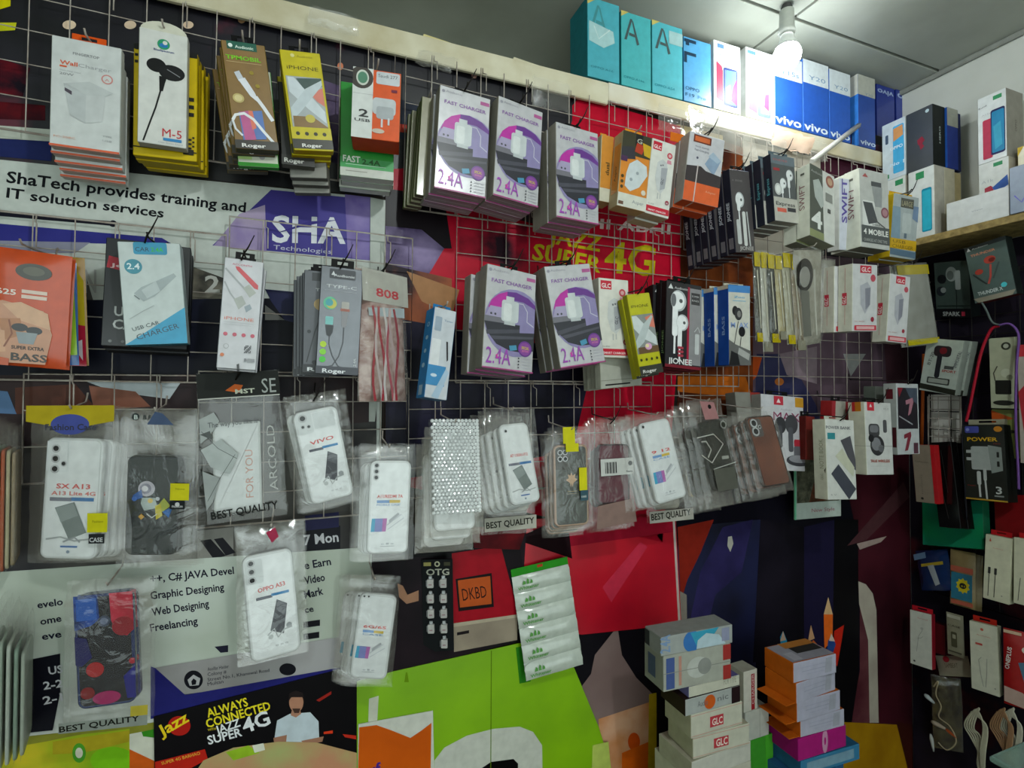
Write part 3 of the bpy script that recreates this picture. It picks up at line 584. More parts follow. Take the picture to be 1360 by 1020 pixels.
carton('cable_box', 'brown carton showing a white cable plug and green title, between yellow boxes', 'box', [(292, 53), (352, 60), (370, 202), (314, 195)], -0.135, 0.016,
       brown, '#6e5a14', '#4a4436', n=5, drop=0.002, dx=-0.0035, jit=0.03, tab='#151515', tabw=0.5, tabh=0.014,
       prints=[R(.12, .0, .8, .075, '#1d5c4a'), E(.2, .04, .05, '#e8f0e8'), T(.3, .06, .42, .07, 'Audionic', '#d8e8d8'), T(.06, .17, .8, .1, 'TPMOBIL', '#7ac81c'), R(.06, .19, .86, .195, '#c0a878')]
              +[P([(.2, .29), (.32, .27), (.4, .34), (.28, .37)], '#c8ccd4'), P([(.27, .355), (.43, .33), (.62, .47), (.68, .56), (.5, .5)], '#e2e4ea'), L([(.62, .5), (.78, .6), (.95, .72)], .09, '#e6e8ec'), E(.22, .53, .13, '#c4b070', .9), E(.22, .53, .09, '#d8c890', .9),
                E(.6, .28, .05, '#a08a28'), E(.7, .4, .05, '#a08a28'), P([(.18, .66), (.72, .63), (.74, .9), (.2, .92)], '#5a7ab8'), P([(.2, .66), (.42, .64), (.5, .91), (.24, .92)], '#c05c90'), P([(.4, .64), (.5, .64), (.54, .8), (.44, .82)], '#e07860'),
                L([(.02, .74), (.1, .69), (.3, .67), (.5, .72), (.68, .82), (.9, .93)], .07, '#e8eaec'), L([(.02, .74), (.06, .82), (.2, .88)], .05, '#dcdee2'), R(0, .92, 1, 1, '#3a3630'), T(.15, .985, .55, .09, 'Roger', '#eceae4')])
carton('cable_box', 'yellow carton with white plug photograph, right of the brown cable box', 'box', [(371, 66), (424, 70), (444, 203), (390, 197)], -0.14, 0.015,
       '#c8b814', '#a89808', '#b0900a', n=5, drop=0.001, dx=-0.001, jit=0.03, tab='#151515', tabw=0.5, tabh=0.012,
       prints=[E(.3, .05, .05, '#e0d890'), T(.4, .065, .4, .06, 'Audionic', '#8a7c10', 0), T(.12, .19, .78, .1, 'iPHONE', '#544c10', 0), P([(.06, .26), (.94, .26), (.94, .77), (.06, .77)], '#a8aeb0'), P([(.3, .28), (.94, .26), (.94, .34), (.5, .4)], '#4a5c58'),
               P([(.6, .42), (.94, .36), (.94, .55), (.75, .5)], '#d88070'), P([(.1, .27), (.25, .27), (.92, .6), (.92, .72), (.5, .58), (.1, .42)], '#ced6da'), P([(.08, .58), (.5, .38), (.94, .28), (.94, .33), (.3, .62), (.08, .7)], '#c2ccd0'), P([(.1, .66), (.6, .66), (.94, .76), (.94, .77), (.1, .77)], '#8a6c44'),
               E(.52, .68, .12, '#c8b850', .9), R(0, .77, 1, .9, '#c8b814')]+[E(.16+.22*i, .835, .05, '#2e2a10') for i in range(4)]+[R(0, .89, 1, .985, '#3a3830'), T(.22, .97, .5, .09, 'Roger', '#e8e6e0')])
carton('cable_box', 'black carton with white Ro lettering peeping out under the yellow cable box', 'box', [(371, 110), (410, 112), (421, 226), (372, 214)], -0.115, 0.014, '#161616', '#2a2820', '#55524a', n=1, hk=None, prints=[R(0, .88, 1, 1, '#2e2d2a'), T(.08, .97, .6, .14, 'Roger', '#cfcfc8')])
carton('cable_box', 'green and white carton end showing below the brown cable box', 'box', [(304, 90), (360, 95), (370, 224), (317, 219)], -0.112, 0.012, '#c8ccb8', '#2a7a20', '#2a8a20', n=1, hk=None, prints=[R(0, .84, 1, .87, '#5aa82c'), R(.02, .87, .35, .93, '#a8c878'), E(.6, .9, .07, '#9a9a98'), R(0, .96, 1, 1, '#2a8a20')])
carton('cable_box', 'grey carton hanging lowest under the two Roger style cable boxes'.replace(' Roger style', ''), 'box', [(380, 120), (430, 122), (434, 236), (385, 236)], -0.10, 0.014, '#8f8d86', '#6a6860', '#57544e', n=3, hk=None, drop=0.006)
carton('charger_box', 'orange and white carton with a two-port charger print, right of the yellow cable box', 'box', [(470, 88), (533, 98), (531, 188), (465, 182)], -0.155, 0.045,
       '#df5a28', '#6a4a30', '#b8381a', n=1, jit=0.02,
       prints=[R(0, 0, .42, 1, '#d8dad6'), E(.18, .14, .24, '#4a4440', 1.0), E(.2, .14, .13, '#cfd4c8', 1.3), E(.2, .14, .1, '#5a8a70', 1.25), RR(.48, .02, .97, .2, .04, '#c8ccd0'), T(.52, .1, .4, .07, 'Saudi 277', '#4a4e50', 0), R(.02, .37, .42, .375, '#a8a8a8'), T(.14, .7, .2, .16, '2', '#3c3c3c'), T(.06, .77, .32, .06, 'USB', '#4c4c4c'),
               RR(.42, .4, .9, .64, .08, '#c2c6c8'), RR(.5, .52, .86, .7, .06, '#a9adb0'), P([(.6, .7), (.64, .7), (.64, .82), (.6, .82)], '#d0d2d4'), P([(.74, .68), (.78, .68), (.78, .78), (.74, .78)], '#d0d2d4'), R(.8, .26, .92, .3, '#7a2c40'), E(.55, .88, .13, '#c8b8a8', .4)])
carton('charger_carton', 'green carton with FAST lettering and white bottom, behind the orange and white one', 'box', [(452, 108), (524, 118), (522, 240), (452, 232)], -0.10, 0.022,
       '#2e9438', '#34601c', '#cfcfc4', n=3, drop=0.001, dx=-0.001, hk=None, rough=0.3,
       prints=[R(0, .80, 1, .91, '#46a05a'), T(.05, .85, .32, .12, 'FAST', '#e8ece4'), T(.4, .86, .35, .1, '2.4A', '#24582a'), R(.1, .87, .85, .875, '#bfe0c8'), R(0, .91, 1, 1, '#c8cac0'), R(.1, .94, .5, .95, '#9a9a90')])

def fast_prints(sh):
    c = '#cbcad0'
    return [T(.12, .055, .32, .045, 'Audionic', '#8c8a94', 0), E(.07, .05, .03, '#8c8a94'), R(.8, .05, .98, .085, '#b05a90'), T(.1, .165, .82, .065, 'FAST CHARGER', '#84589a'),
            E(.6, .53, .6, '#8d84ae'), P([(.06, .42), (.12, .34), (.25, .275), (.42, .235), (.42, .4), (.2, .42)], '#b8329c'), P([(.42, .235), (.6, .225), (.85, .26), (1, .32), (1, .36), (.75, .31), (.42, .31)], '#6a3a8c'), P([(.1, .4), (.36, .4), (.36, .52), (.02, .5)], '#a79fbc'),
            P([(.0, .5), (.5, .5), (.5, .585), (.0, .57)], '#76747c'), P([(.0, .555), (.7, .545), (.7, .62), (1, .6), (1, .78), (.72, .81), (.5, .805), (.25, .76), (.07, .66)], '#34343c'), P([(.04, .64), (.7, .585), (.7, .62), (.06, .68)], '#4c4c56'), P([(.12, .69), (.98, .64), (.98, .66), (.2, .72)], '#50505a'),
            L([(.6, .33), (.75, .33), (.84, .4), (.84, .5), (.98, .54)], .018, '#c4c0d0'), RR(.32, .32, .66, .53, .05, '#c6cccc'), R(.4, .28, .56, .33, '#c6cccc'), RR(.36, .35, .52, .52, .04, '#d8dcda'), R(.38, .53, .6, .56, '#b8bebe'), E(.12, .475, .02, '#4a4a50'), E(.2, .475, .02, '#4a4a50'),
            P([(.5, .76), (.64, .745), (.66, .79), (.52, .81)], '#4a90b0'), E(.82, .77, .14, '#6c3a8e'), E(.82, .77, .115, '#8a4a98'), T(.75, .775, .15, .05, 'SPECIAL', '#c8b430'), T(.76, .8, .13, .03, 'EDITION', '#d878a0'),
            T(.06, .95, .48, .28, '2.4A', '#a04ab0', 0), P([(.24, .865), (.3, .855), (.27, .88), (.32, .875), (.25, .905), (.27, .885)], '#d838a0')]+[E(.7, .87+.03*i, .014, '#3a3a42') for i in range(4)]+[R(.76, .865+.03*i, .95, .87+.03*i, '#a8a6b0') for i in range(4)]+[R(0, .988, 1, 1, '#a8387c')]
FC = mat('#d0cfd2', 0.25, 0.25, coat=0.6)
for q, d, lb in [([(585, 112), (651, 132), (645, 264), (576, 249)], -.15, 'silver and lilac fast charger carton, first of three in the top row'),
                 ([(662, 126), (721, 150), (714, 276), (655, 259)], -.155, 'silver and lilac fast charger carton, middle of three in the top row'),
                 ([(738, 160), (794, 179), (795, 298), (739, 289)], -.165, 'silver and lilac fast charger carton, last of three in the top row'),
                 ([(646, 349), (713, 366), (706, 497), (641, 487)], -.15, 'silver and lilac fast charger carton, left one of the pair in the second row'),
                 ([(722, 354), (783, 350), (804, 481), (745, 489)], -.155, 'silver and lilac fast charger carton tilted right, in the second row')]:
    carton('fast_charger_box', lb, 'box', q, d, 0.026, FC, '#8c887c', '#9a8c90', n=3, drop=0.0015, dx=-0.001, jit=0.02, tab='#1a1a1a', tabw=0.36, tabh=0.012, prints=fast_prints(0), bprints=[R(0, 0, 1, .12, '#8a2c68'), R(.1, .45, .9, .5, '#c4c0c0')], group='silver and lilac fast charger cartons', hk='black', rough=0.3)
carton('cable_box', 'olive cartons hanging edge-on just left of the first fast charger', 'box', [(560, 128), (582, 132), (573, 262), (553, 258)], -0.10, 0.013, '#8c886c', '#4c5a28', '#5a5040', n=5, drop=0.002, dx=-0.003, jit=0.02)

def glc_prints(red=1):
    return [R(.06, .03, .42, .14, '#c8243a'), T(.09, .12, .3, .12, 'GLC', '#f0eeea'), E(.78, .17, .11, '#cc4a58'), E(.78, .17, .06, '#e0b0b0'), P([(.7, .23), (.86, .23), (.88, .28), (.68, .28)], '#d890a0'),
            P([(.3, .3), (.5, .24), (.7, .28), (.74, .36), (.7, .62), (.55, .7), (.38, .66), (.26, .5)], '#c9cbca'), P([(.48, .36), (.74, .34), (.7, .62), (.5, .66)], '#a7a9ae'), T(.6, .58, .22, .1, 'GLC', '#55565c', 1, 82), R(.42, .7, .46, .78, '#b8bab8'), R(.52, .7, .56, .77, '#b8bab8'), E(.45, .33, .03, '#6a6c70'), E(.53, .32, .03, '#6a6c70'),
            T(.08, .87, .24, .04, 'GL-8020', '#8a8a88', 0), E(.85, .8, .08, '#a03848'), T(.81, .815, .08, .05, '3A', '#eee'.replace('eee', 'eeeeee')), R(.0, .89, .97, .97, '#c8243a'), T(.1, .955, .75, .06, 'SMART CHARGER', '#f4d8d8')]
carton('charger_box', 'orange and white carton with a fluffy plug print, right of the third fast charger', 'box', [(828, 172), (866, 184), (857, 281), (819, 273)], -0.16, 0.032,
       '#d8852a', '#c8b48c', '#b8a070', n=1, tab='#d8902a', tabw=0.6, tabh=0.014,
       prints=[R(0, 0, 1, .3, '#3c3a28'), R(.45, 0, .7, .16, '#181818'), T(.5, .12, .18, .14, 'G', '#b8b8a8'), P([(.5, .12), (.8, .14), (.7, .26), (.45, .24)], '#b83a20'), P([(.7, .1), (1, .12), (1, .28), (.78, .26)], '#d0a820'), P([(0, .22), (.4, .18), (.5, .34), (0, .38)], '#35333a'), R(0, .33, .22, .4, '#4a2a50'),
               P([(.3, .42), (.55, .34), (.9, .4), (.95, .52), (.7, .7), (.4, .78), (.2, .72), (.22, .55)], '#ccd3d4'), E(.4, .62, .05, '#9aa2a6'), E(.6, .52, .05, '#9aa2a6'), E(.1, .6, .05, '#50401c'), E(.1, .67, .05, '#50401c'), E(.1, .74, .05, '#50401c'), E(.86, .76, .08, '#d8d0c0'), R(0, .82, 1, 1, '#d4d4c8'), T(.5, .93, .4, .1, 'Asper', '#7a8088', 0), R(.03, .93, .2, .975, '#6a4a38')],
       sprints=[R(.2, .16, .9, .82, '#d0842c'), T(.62, .66, 1.0, .22, 'Aspor', '#5a4420', 1, 90)])
carton('charger_box', 'slim orange and cream carton standing behind the fluffy plug carton', 'box', [(799, 178), (816, 182), (812, 270), (796, 266)], -0.125, 0.035, '#d08a30', '#d0c8a8', '#b8a070', n=1, tab='#d8902a', hk=None, prints=[R(.0, .8, 1, 1, '#d0cdb8'), T(.7, .6, .9, .3, 'dual', '#50401c', 1, 90)])
WHB = '#dcdbd2'
carton('charger_box', 'white carton with red GLC badge, between the two orange charger cartons'.replace('GLC ', ''), 'box', [(866, 183), (899, 193), (887, 291), (857, 282)], -0.155, 0.03, WHB, '#c9c6b8', '#b8b090', n=2, hk=None, prints=glc_prints(), drop=0.002)
carton('adapter_box', 'white and orange carton with a tilted blue cube print and an orange hanging flap', 'box', [(918, 174), (962, 186), (954, 276), (905, 264)], -0.17, 0.032, '#c9c8cc', '#b9b4ac', '#c8562c', n=2, drop=0.004, hk='black',
       prints=[R(.12, .03, .62, .14, '#6c3020'), R(.16, .05, .58, .12, '#d06838'), T(.18, .21, .4, .04, 'TRAVEL ADAPTER', '#6a6a78', 0), T(.18, .26, .4, .05, 'Fast Charging', '#6a6a78', 0), E(.28, .36, .03, '#55556a'), P([(.7, .22), (.95, .32), (.78, .56), (.5, .42)], '#8ea2ba'), P([(.7, .22), (.95, .32), (.85, .37), (.58, .3)], '#a7b8c9'),
               P([(0, .5), (.4, .47), (.55, .52), (1, .55), (1, .74), (0, .74)], '#3c3436'), R(0, .72, 1, 1, '#dd6230'), P([(.3, .46), (.33, .46), (.31, 1), (.28, 1)], '#c8bcb8'), T(.6, .83, .3, .05, 'Adapter', '#e8a888', 0)], bprints=[R(.3, .1, .34, .9, '#d8c8b8')])
M, W, H = fit([(906, 163), (950, 178), (949, 187), (904, 178)], -0.165); r0 = [o for o in bpy.data.objects if o.name.startswith('adapter_box')][0]
g = MB(); g.box(-W/2, 0.034, 0, W/2, 0.0355, H, '#dc7020'); kid(r0, g.build('orange_flap', r0, r0.matrix_basis.inverted() @ M))
dark = '#3e3a3c'
carton('earbud_box', 'dark taupe carton with a single white earbud, lowest dark box in the top row', 'box', [(966, 222), (997, 230), (1001, 334), (980, 337)], -0.15, 0.018, '#4a4446', '#20202c', '#3a2020', n=6, drop=0.003, dx=-0.004, jit=0.02, tab='#141414', tabh=0.012, hk='black',
       prints=[T(.1, .14, .5, .06, 'A  ENDEE', '#8a8486', 0)]+bud(.4, .36, .22, ln=.14, cable=.34)+[RR(.14, .6, .34, .9, .06, '#c8cac8'), RR(.45, .5, .62, .92, .06, '#d6d8d4'), L([(.7, .5), (.75, .92)], .06, '#c8cac8'), T(.2, .97, .7, .12, 'JIONEE', '#b8b4b0')], sprints=[T(.62, .62, 2.2, .4, 'JIONEE', '#b8bcc4', 1, 90), R(.2, .82, .8, .95, '#6a6a70')])
carton('earbud_box', 'grey carton with three white earbuds and an Express label', 'box', [(1022, 204), (1055, 210), (1060, 298), (1030, 292)], -0.17, 0.02, '#55585a', '#2a2c38', '#8a867c', n=4, drop=0.002, dx=-0.004, jit=0.015, tab='#5c6c74', tabw=0.8, tabh=0.012, hk='black',
       prints=[R(0, 0, 1, .14, '#6c7880'), T(.1, .09, .6, .06, 'ENDEE', '#b86060', 0), R(.08, .2, .34, .24, '#a83038')]+bud(.75, .28, .15, ln=.2, cable=.15)+bud(.45, .42, .14, ln=.16, cable=.1)+[E(.22, .52, .15, '#c8cac8', 1.2), E(.22, .52, .1, '#e4e6e2', 1.2), R(0, .64, 1, 1, '#bdbab0'), T(.08, .76, .8, .11, 'Express', '#4a4a48', 1), R(.12, .8, .5, .86, '#d8604c'), R(.55, .78, .9, .84, '#33333a')], sprints=[T(.62, .6, 1.8, .35, 'Express', '#58a0a8', 1, 90)])
swc = '#d9d9d2'
def swift_side(c='#7a4048'): return [T(.62, .62, 2.0, .42, 'SWIFT', c, 0, 90), R(.3, .1, .6, .13, '#5a5a50')]
carton('charger_box', 'white and dark grey SWIFT carton with a large white 4, top row right'.replace('SWIFT ', ''), 'box', [(1075, 217), (1108, 234), (1109, 328), (1076, 311)], -0.19, 0.03, swc, '#d5d6c6', '#7a7a68', n=2, drop=0.002, dx=0.0, hk=None,
       prints=[P([(0, 0), (.5, 0), (.55, 1), (0, 1)], '#4c5046'), T(.05, .1, .45, .06, 'Audionic', '#b8bab4', 0), P([(.12, .22), (.35, .16), (.5, .26), (.55, .5), (.45, .56), (.2, .44)], '#b4bab4'), T(.06, .86, .42, .45, '4', '#e6e8e2'), R(0, .9, .55, 1, '#8a9060'), E(.8, .12, .16, '#a05848'), E(.8, .12, .1, '#c8a080'), R(.62, .3, .9, .42, '#8a8a84'), R(.7, .52, .82, .58, '#4a4a48')], sprints=swift_side())
carton('charger_box', 'narrow white carton seen side-on with lavender edge, between the two grey and white charger cartons', 'box', [(1115, 236), (1128, 238), (1128, 331), (1114, 333)], -0.17, 0.03, '#d2d4e0', '#d8d9d4', '#8a8a80', n=1, hk=None, prints=[T(.75, .62, 3.0, .5, 'SWIFT', '#5a4aa0', 1, 90)], sprints=swift_side('#7a4a90'))
carton('charger_box', 'white carton with grey 4 MOBILE band and a printed phone, top row right end', 'box', [(1142, 223), (1178, 231), (1183, 333), (1142, 327)], -0.20, 0.036, '#c3c3be', '#d9dacb', '#6e6c60', n=2, drop=0.002, hk=None,
       prints=[P([(.1, .1), (.2, .05), (.3, .1)], '#b85858'), P([(.42, .2), (.78, .2), (.75, .46), (.52, .46)], '#9a9c9c'), R(.4, .14, .75, .2, '#4a4c50'), RR(.08, .4, .5, .72, .05, '#e2e2de'), P([(.1, .42), (.42, .42), (.6, .66), (.28, .7)], '#44464a'), L([(.4, .6), (.6, .66), (.85, .72)], .03, '#50504e'), E(.85, .52, .13, '#8a4a58'), E(.85, .52, .09, '#b08088'), R(.04, .72, .99, .94, '#4e5252'), T(.1, .83, .85, .13, '4 MOBILE', '#ecece6'), T(.1, .92, .8, .07, 'CHARGES AT ONE TIME', '#b8bab4', 0), T(.4, .71, .35, .04, 'SMART', '#555555', 0)], sprints=swift_side())
M, W, H = fit([(1142, 223), (1178, 231), (1183, 333), (1142, 327)], -0.20); r0 = bpy.data.objects['charger_box.007'] if 'charger_box.007' in bpy.data.objects else None
carton('charger_box', 'grey and yellow carton with a dark LARGE badge, at the right end of the top row'.replace(' LARGE', ''), 'box', [(1186, 257), (1222, 262), (1214, 346), (1182, 340)], -0.19, 0.028, '#a8b0b0', '#c8a820', '#b8941c', n=2, tab='#d0a418', tabw=0.9, tabh=0.01, drop=0.001, dx=0.003, hk='black',
       prints=[R(.3, .05, .8, .2, '#4a4838'), T(.34, .17, .42, .14, 'LARGE', '#b0a880', 0), P([(0, .2), (.3, .2), (.35, .7), (0, .7)], '#7e98a8'), RR(.4, .28, .75, .6, .06, '#b9c0be'), R(.5, .6, .6, .68, '#5a6a78'), P([(.8, .15), (1, .15), (1, .4), (.78, .35)], '#6a84a4'), R(0, .7, 1, .86, '#d0a41c'), T(.08, .77, .5, .08, 'USB', '#6a5410', 0), T(.08, .85, .8, .1, 'CHARGER', '#6a5410', 0), P([(0, .86), (1, .88), (1, .98), (0, .96)], '#5c7488')])

# ------------------------------------------------------------------ second row
carton('car_charger_box', 'black carton with red corner and white letters, mostly behind the white and blue one', 'box', [(143, 313), (252, 331), (250, 462), (132, 461)], -0.09, 0.028, '#1c1e22', '#15171a', '#202022', n=2, drop=0.001, hk=None,
       prints=[P([(.04, .17), (.3, .2), (.3, .31), (.02, .28)], '#a8182c'), T(.06, .27, .2, .05, 'Jet', '#e0c0c0'), T(.13, .72, .28, .13, 'USB', '#b8bab8'), T(.12, .84, .35, .13, 'CAR', '#b8bab8'), T(.3, .88, .2, .05, 'CH', '#b8bab8'), E(.1, .955, .02, '#6a6c6c'), E(.24, .955, .02, '#6a6c6c')])
carton('car_charger_box', 'white and blue USB car charger carton, second row left', 'box', [(156, 320), (238, 324), (250, 456), (166, 458)], -0.125, 0.03, '#c3ccca', '#a8b4b4', '#3a7a90', n=1, tab=None, hk='black',
       prints=[RR(.24, .0, .78, .12, .04, '#2e90b4'), T(.27, .09, .22, .08, 'CAR', '#24303a', 0), T(.52, .09, .2, .08, '2.4A', '#3ab848'), E(.22, .24, .14, '#3a8a9c'), T(.12, .265, .2, .11, '2.4', '#dce8ea'), P([(.2, .5), (.32, .44), (.56, .38), (.86, .3), (.9, .33), (.62, .48), (.52, .53), (.34, .58)], '#a3adae'), P([(.32, .47), (.56, .38), (.62, .48), (.4, .55)], '#b8c1c1'), L([(.1, .75), (.3, .68), (.5, .62)], .014, '#a8b0b0'), L([(.2, .52), (.28, .56)], .02, '#707a7c'),
               P([(1, .64), (1, 1), (.0, 1), (.1, .965)], '#2f9cc4'), T(.14, .87, .45, .07, 'USB CAR', '#4a5558', 0, 17), T(.2, .955, .72, .10, 'CHARGER', '#2c4450', 0, 17)])
carton('cable_box', 'tall white carton with a red cable print and red title, second row left', 'box', [(299, 340), (350, 350), (340, 491), (287, 489)], -0.12, 0.02, '#cfced2', '#a8aab0', '#8a8c90', n=3, drop=0.001, dx=0.001, tab='#232323', tabw=0.5, tabh=0.013, hk='black', jit=0.03,
       prints=[T(.2, .06, .5, .05, 'ACCONTH', '#c87888'), P([(.28, .07), (.38, .07), (.9, .22), (.9, .26), (.8, .25), (.32, .1)], '#d2545c'), L([(.04, .1), (.35, .2), (.6, .28)], .05, '#a8aaac'), P([(.52, .26), (.66, .22), (.86, .29), (.7, .34)], '#b4b6ae'), L([(.04, .22), (.2, .32), (.35, .38)], .04, '#a8aaac'), P([(.3, .37), (.5, .33), (.62, .4), (.44, .46)], '#b0b2ac'), P([(.58, .43), (.72, .4), (.78, .44), (.64, .48)], '#9aa4ac'),
               T(.1, .56, .75, .09, 'iPHONE', '#e0806c', 0), R(.1, .58, .85, .583, '#b8b8bc'), R(.1, .6, .8, .603, '#b8b8bc')]+[E(.16+.23*i, .69, .055, '#c8566a') for i in range(4)]+[E(.2, .8, .07, '#aaaaac'), E(.2, .8, .055, '#cfced2')]+[R(.66+.03*i, .78+.012*j, .685+.03*i, .79+.012*j, '#55555a') for i in range(6) for j in range(6) if (i*7+j*3) % 4 != 0]+[E(.12, .88, .05, '#d87848'), R(.68, .9, .74, .93, '#88888c'), R(.76, .9, .95, .93, '#9a9a9e'), P([(.5, .96), (.56, .95), (.58, 1), (.52, 1)], '#3a3a3c')])
holo = mat('#787a80', 0.25, 0.5, coat=0.5)
tyc = [RR(.2, .02, .82, .11, .03, '#33353c'), T(.3, .09, .5, .06, 'Audionic', '#c8cacc'), P([(.24, .08), (.29, .04), (.34, .08)], '#d0d2d4'), T(.14, .2, .72, .08, 'TYPE-C', '#d8dadc', 0), R(.1, .225, .86, .23, '#a0a2a8'), E(.25, .345, .16, '#5ab890', 1), E(.28, .35, .12, '#c8c050', 1), E(.23, .34, .09, '#40a0a8', 1), RR(.52, .32, .7, .39, .03, '#b0aca4'), R(.5, .385, .72, .41, '#a05848'), RR(.16, .47, .34, .545, .02, '#7ac0bc'), P([(.16, .55), (.36, .55), (.34, .62), (.28, .66), (.2, .64)], '#2c2e34'),
       L([(.27, .65), (.27, .73), (.36, .83), (.5, .92), (.7, .965)], .025, '#3a3c42'), P([(.53, .41), (.69, .41), (.66, .54), (.6, .58), (.54, .54)], '#8c8a8e'), L([(.6, .56), (.6, .7), (.52, .83), (.38, .92), (.12, .955)], .025, '#3a3c42'), E(.14, .73, .075, '#b8d820'), E(.14, .8, .075, '#88d828'), E(.14, .87, .075, '#48c838'), T(.93, .92, .2, .06, '2.4A', '#c8cacc', 1, 90)]
carton('cable_box', 'grey metallic TYPE-C cable carton with rainbow sticker', 'box', [(428, 352), (482, 359), (476, 498), (418, 496)], -0.14, 0.014, holo, '#45464c', '#55565c', n=1, tab='#141414', tabw=0.55, tabh=0.014, hk='black', prints=tyc+[R(0, .93, 1, 1, '#3a3c46'), T(.15, .99, .55, .1, 'Roger', '#e4e6e8')])
carton('cable_box', 'grey cable carton with a gold dot, half hidden behind the TYPE-C carton', 'box', [(404, 358), (455, 363), (452, 496), (402, 494)], -0.12, 0.014, '#55575e', '#3a3b40', '#45464c', n=5, drop=0.001, dx=-0.003, tab='#141414', tabw=0.55, tabh=0.012, hk=None, prints=[R(.2, .02, .6, .1, '#22242a'), T(.3, .2, .4, .08, 'TYPE', '#c8cacc', 0), E(.42, .33, .16, '#a88a50'), L([(.1, .9), (.3, .6), (.4, .5)], .03, '#22242a'), E(.15, .6, .05, '#22242a'), E(.3, .9, .06, '#1a1c22'), R(0, .92, 1, 1, '#22242a'), T(.12, .985, .2, .1, 'R', '#e4e6e8')])
carton('tool_box', 'blue and white narrow carton turned to the right, below the second row centre', 'box', [(577, 404), (606, 417), (593, 532), (564, 527)], -0.15, 0.035, '#c8ccd2', '#2a78b0', '#4a6a88', n=1, tab='#2a78b0', tabw=0.8, tabh=0.01, hk='white',
       prints=[RR(.1, .1, .4, .26, .05, '#9aa8b8'), T(.5, .14, .4, .08, 'Toner', '#50789c', 0), RR(.06, .35, .45, .72, .03, '#dcdee0'), P([(.68, .36), (.76, .36), (.86, .56), (.8, .58)], '#26222a'), R(0, .64, .8, .86, '#3a88bc'), E(.3, .75, .14, '#c8d8e4', .5), P([(.3, .98), (.8, .66), (.95, .7), (.6, 1)], '#a8c0d4')],
       sprints=[E(.5, .18, .17, '#9cc4dc', .7), E(.5, .33, .15, '#9cc4dc', .7), E(.48, .48, .15, '#9cc4dc', .7), E(.46, .64, .17, '#9cc4dc', .7), R(.25, .86, .7, .97, '#88b0c8'), E(.5, .18, .11, '#2a78b0', .7)])
carton('charger_box', 'white carton with a red badge in the second row, right of the tilted fast charger', 'box', [(792, 368), (837, 373), (834, 476), (800, 474)], -0.135, 0.03, '#dcdad0', '#c9c6b8', '#b8b090', n=2, hk=None, prints=glc_prints(), drop=0.001)
carton('cable_box', 'small yellow-green cable carton leaning over a pile of white box ends, second row', 'box', [(833, 390), (861, 390), (882, 493), (850, 500)], -0.17, 0.014, '#bcb81c', '#989410', '#c8c4a8', n=2, tab=None, hk='black',
       prints=[T(.1, .17, .75, .1, 'IPHONE', '#3c3a14', 0), R(.04, .26, .98, .74, '#8a8f8c'), P([(.05, .27), (.25, .27), (.95, .55), (.95, .66), (.4, .56), (.05, .42)], '#ced4d4'), P([(.6, .3), (.98, .27), (.98, .44), (.76, .42)], '#d87c68'), P([(.05, .58), (.5, .38), (.9, .28), (.95, .3), (.4, .6), (.05, .68)], '#b9c2c2'), P([(.1, .66), (.98, .66), (.98, .74), (.1, .74)], '#6a5034'), E(.55, .66, .15, '#d8a0c8', .8), E(.5, .65, .08, '#e8d8a0', .8)]+[E(.14+.23*i, .815, .05, '#3a3810') for i in range(4)]+[R(0, .89, 1, 1, '#3a3c34'), T(.12, .975, .6, .11, 'Roger', '#e0e0da')])
carton('box_end', 'stack of white cartons, only their lower ends showing under the small yellow-green carton', 'box', [(798, 420), (846, 425), (856, 508), (795, 520)], -0.11, 0.016, '#b4b4a8', '#a5a595', '#b9b8aa', n=4, drop=0.002, dx=0.004, hk=None, prints=[R(.1, .94, .7, .96, '#1c1c1c'), R(0, .88, 1, .89, '#8c8c80')])
jion = [P([(.05, .09), (.12, .03), (.19, .09)], '#d8dad8'), T(.22, .085, .38, .055, 'Audionic', '#b8b8b8'), R(.6, .04, .66, .94, '#a01c3c'), R(.66, .05, 1, .95, '#8c8a8c'), R(.7, .1, .95, .24, '#3a383a'), T(.72, .15, .2, .04, 'SUPER', '#c8c8c8', 0), T(.72, .2, .2, .04, 'BASS', '#c8c8c8', 0)]+bud(.34, .22, .22, ln=.42, cable=.2)+bud(.46, .47, .17, ln=.3, cable=.16)+[E(.2, .22, .07, '#6a6c70', 2.2), RR(.82, .58, .94, .82, .03, '#c4c6c6'), L([(.8, .56), (.9, .5), (.96, .56)], .02, '#c8caca')]+[RR(.34, .75+.045*i, .5, .78+.045*i, .02, '#a83848') for i in range(3)]+[T(.08, .955, .66, .13, 'JIONEE', '#e2e2e0'), R(0, .965, 1, 1, '#7a1828')]
carton('earphone_box', 'black carton with big white earbuds and JIONEE lettering, second row'.replace('JIONEE ', 'white '), 'box', [(885, 373), (932, 379), (930, 494), (883, 485)], -0.15, 0.016, '#242226', '#1a181a', '#4a1018', n=4, drop=0.001, dx=-0.003, tab='#141414', tabh=0.014, hk='black', prints=jion, sprints=[T(.65, .85, 3.0, .35, 'JIONEE', '#6a8a50', 1, 90)])
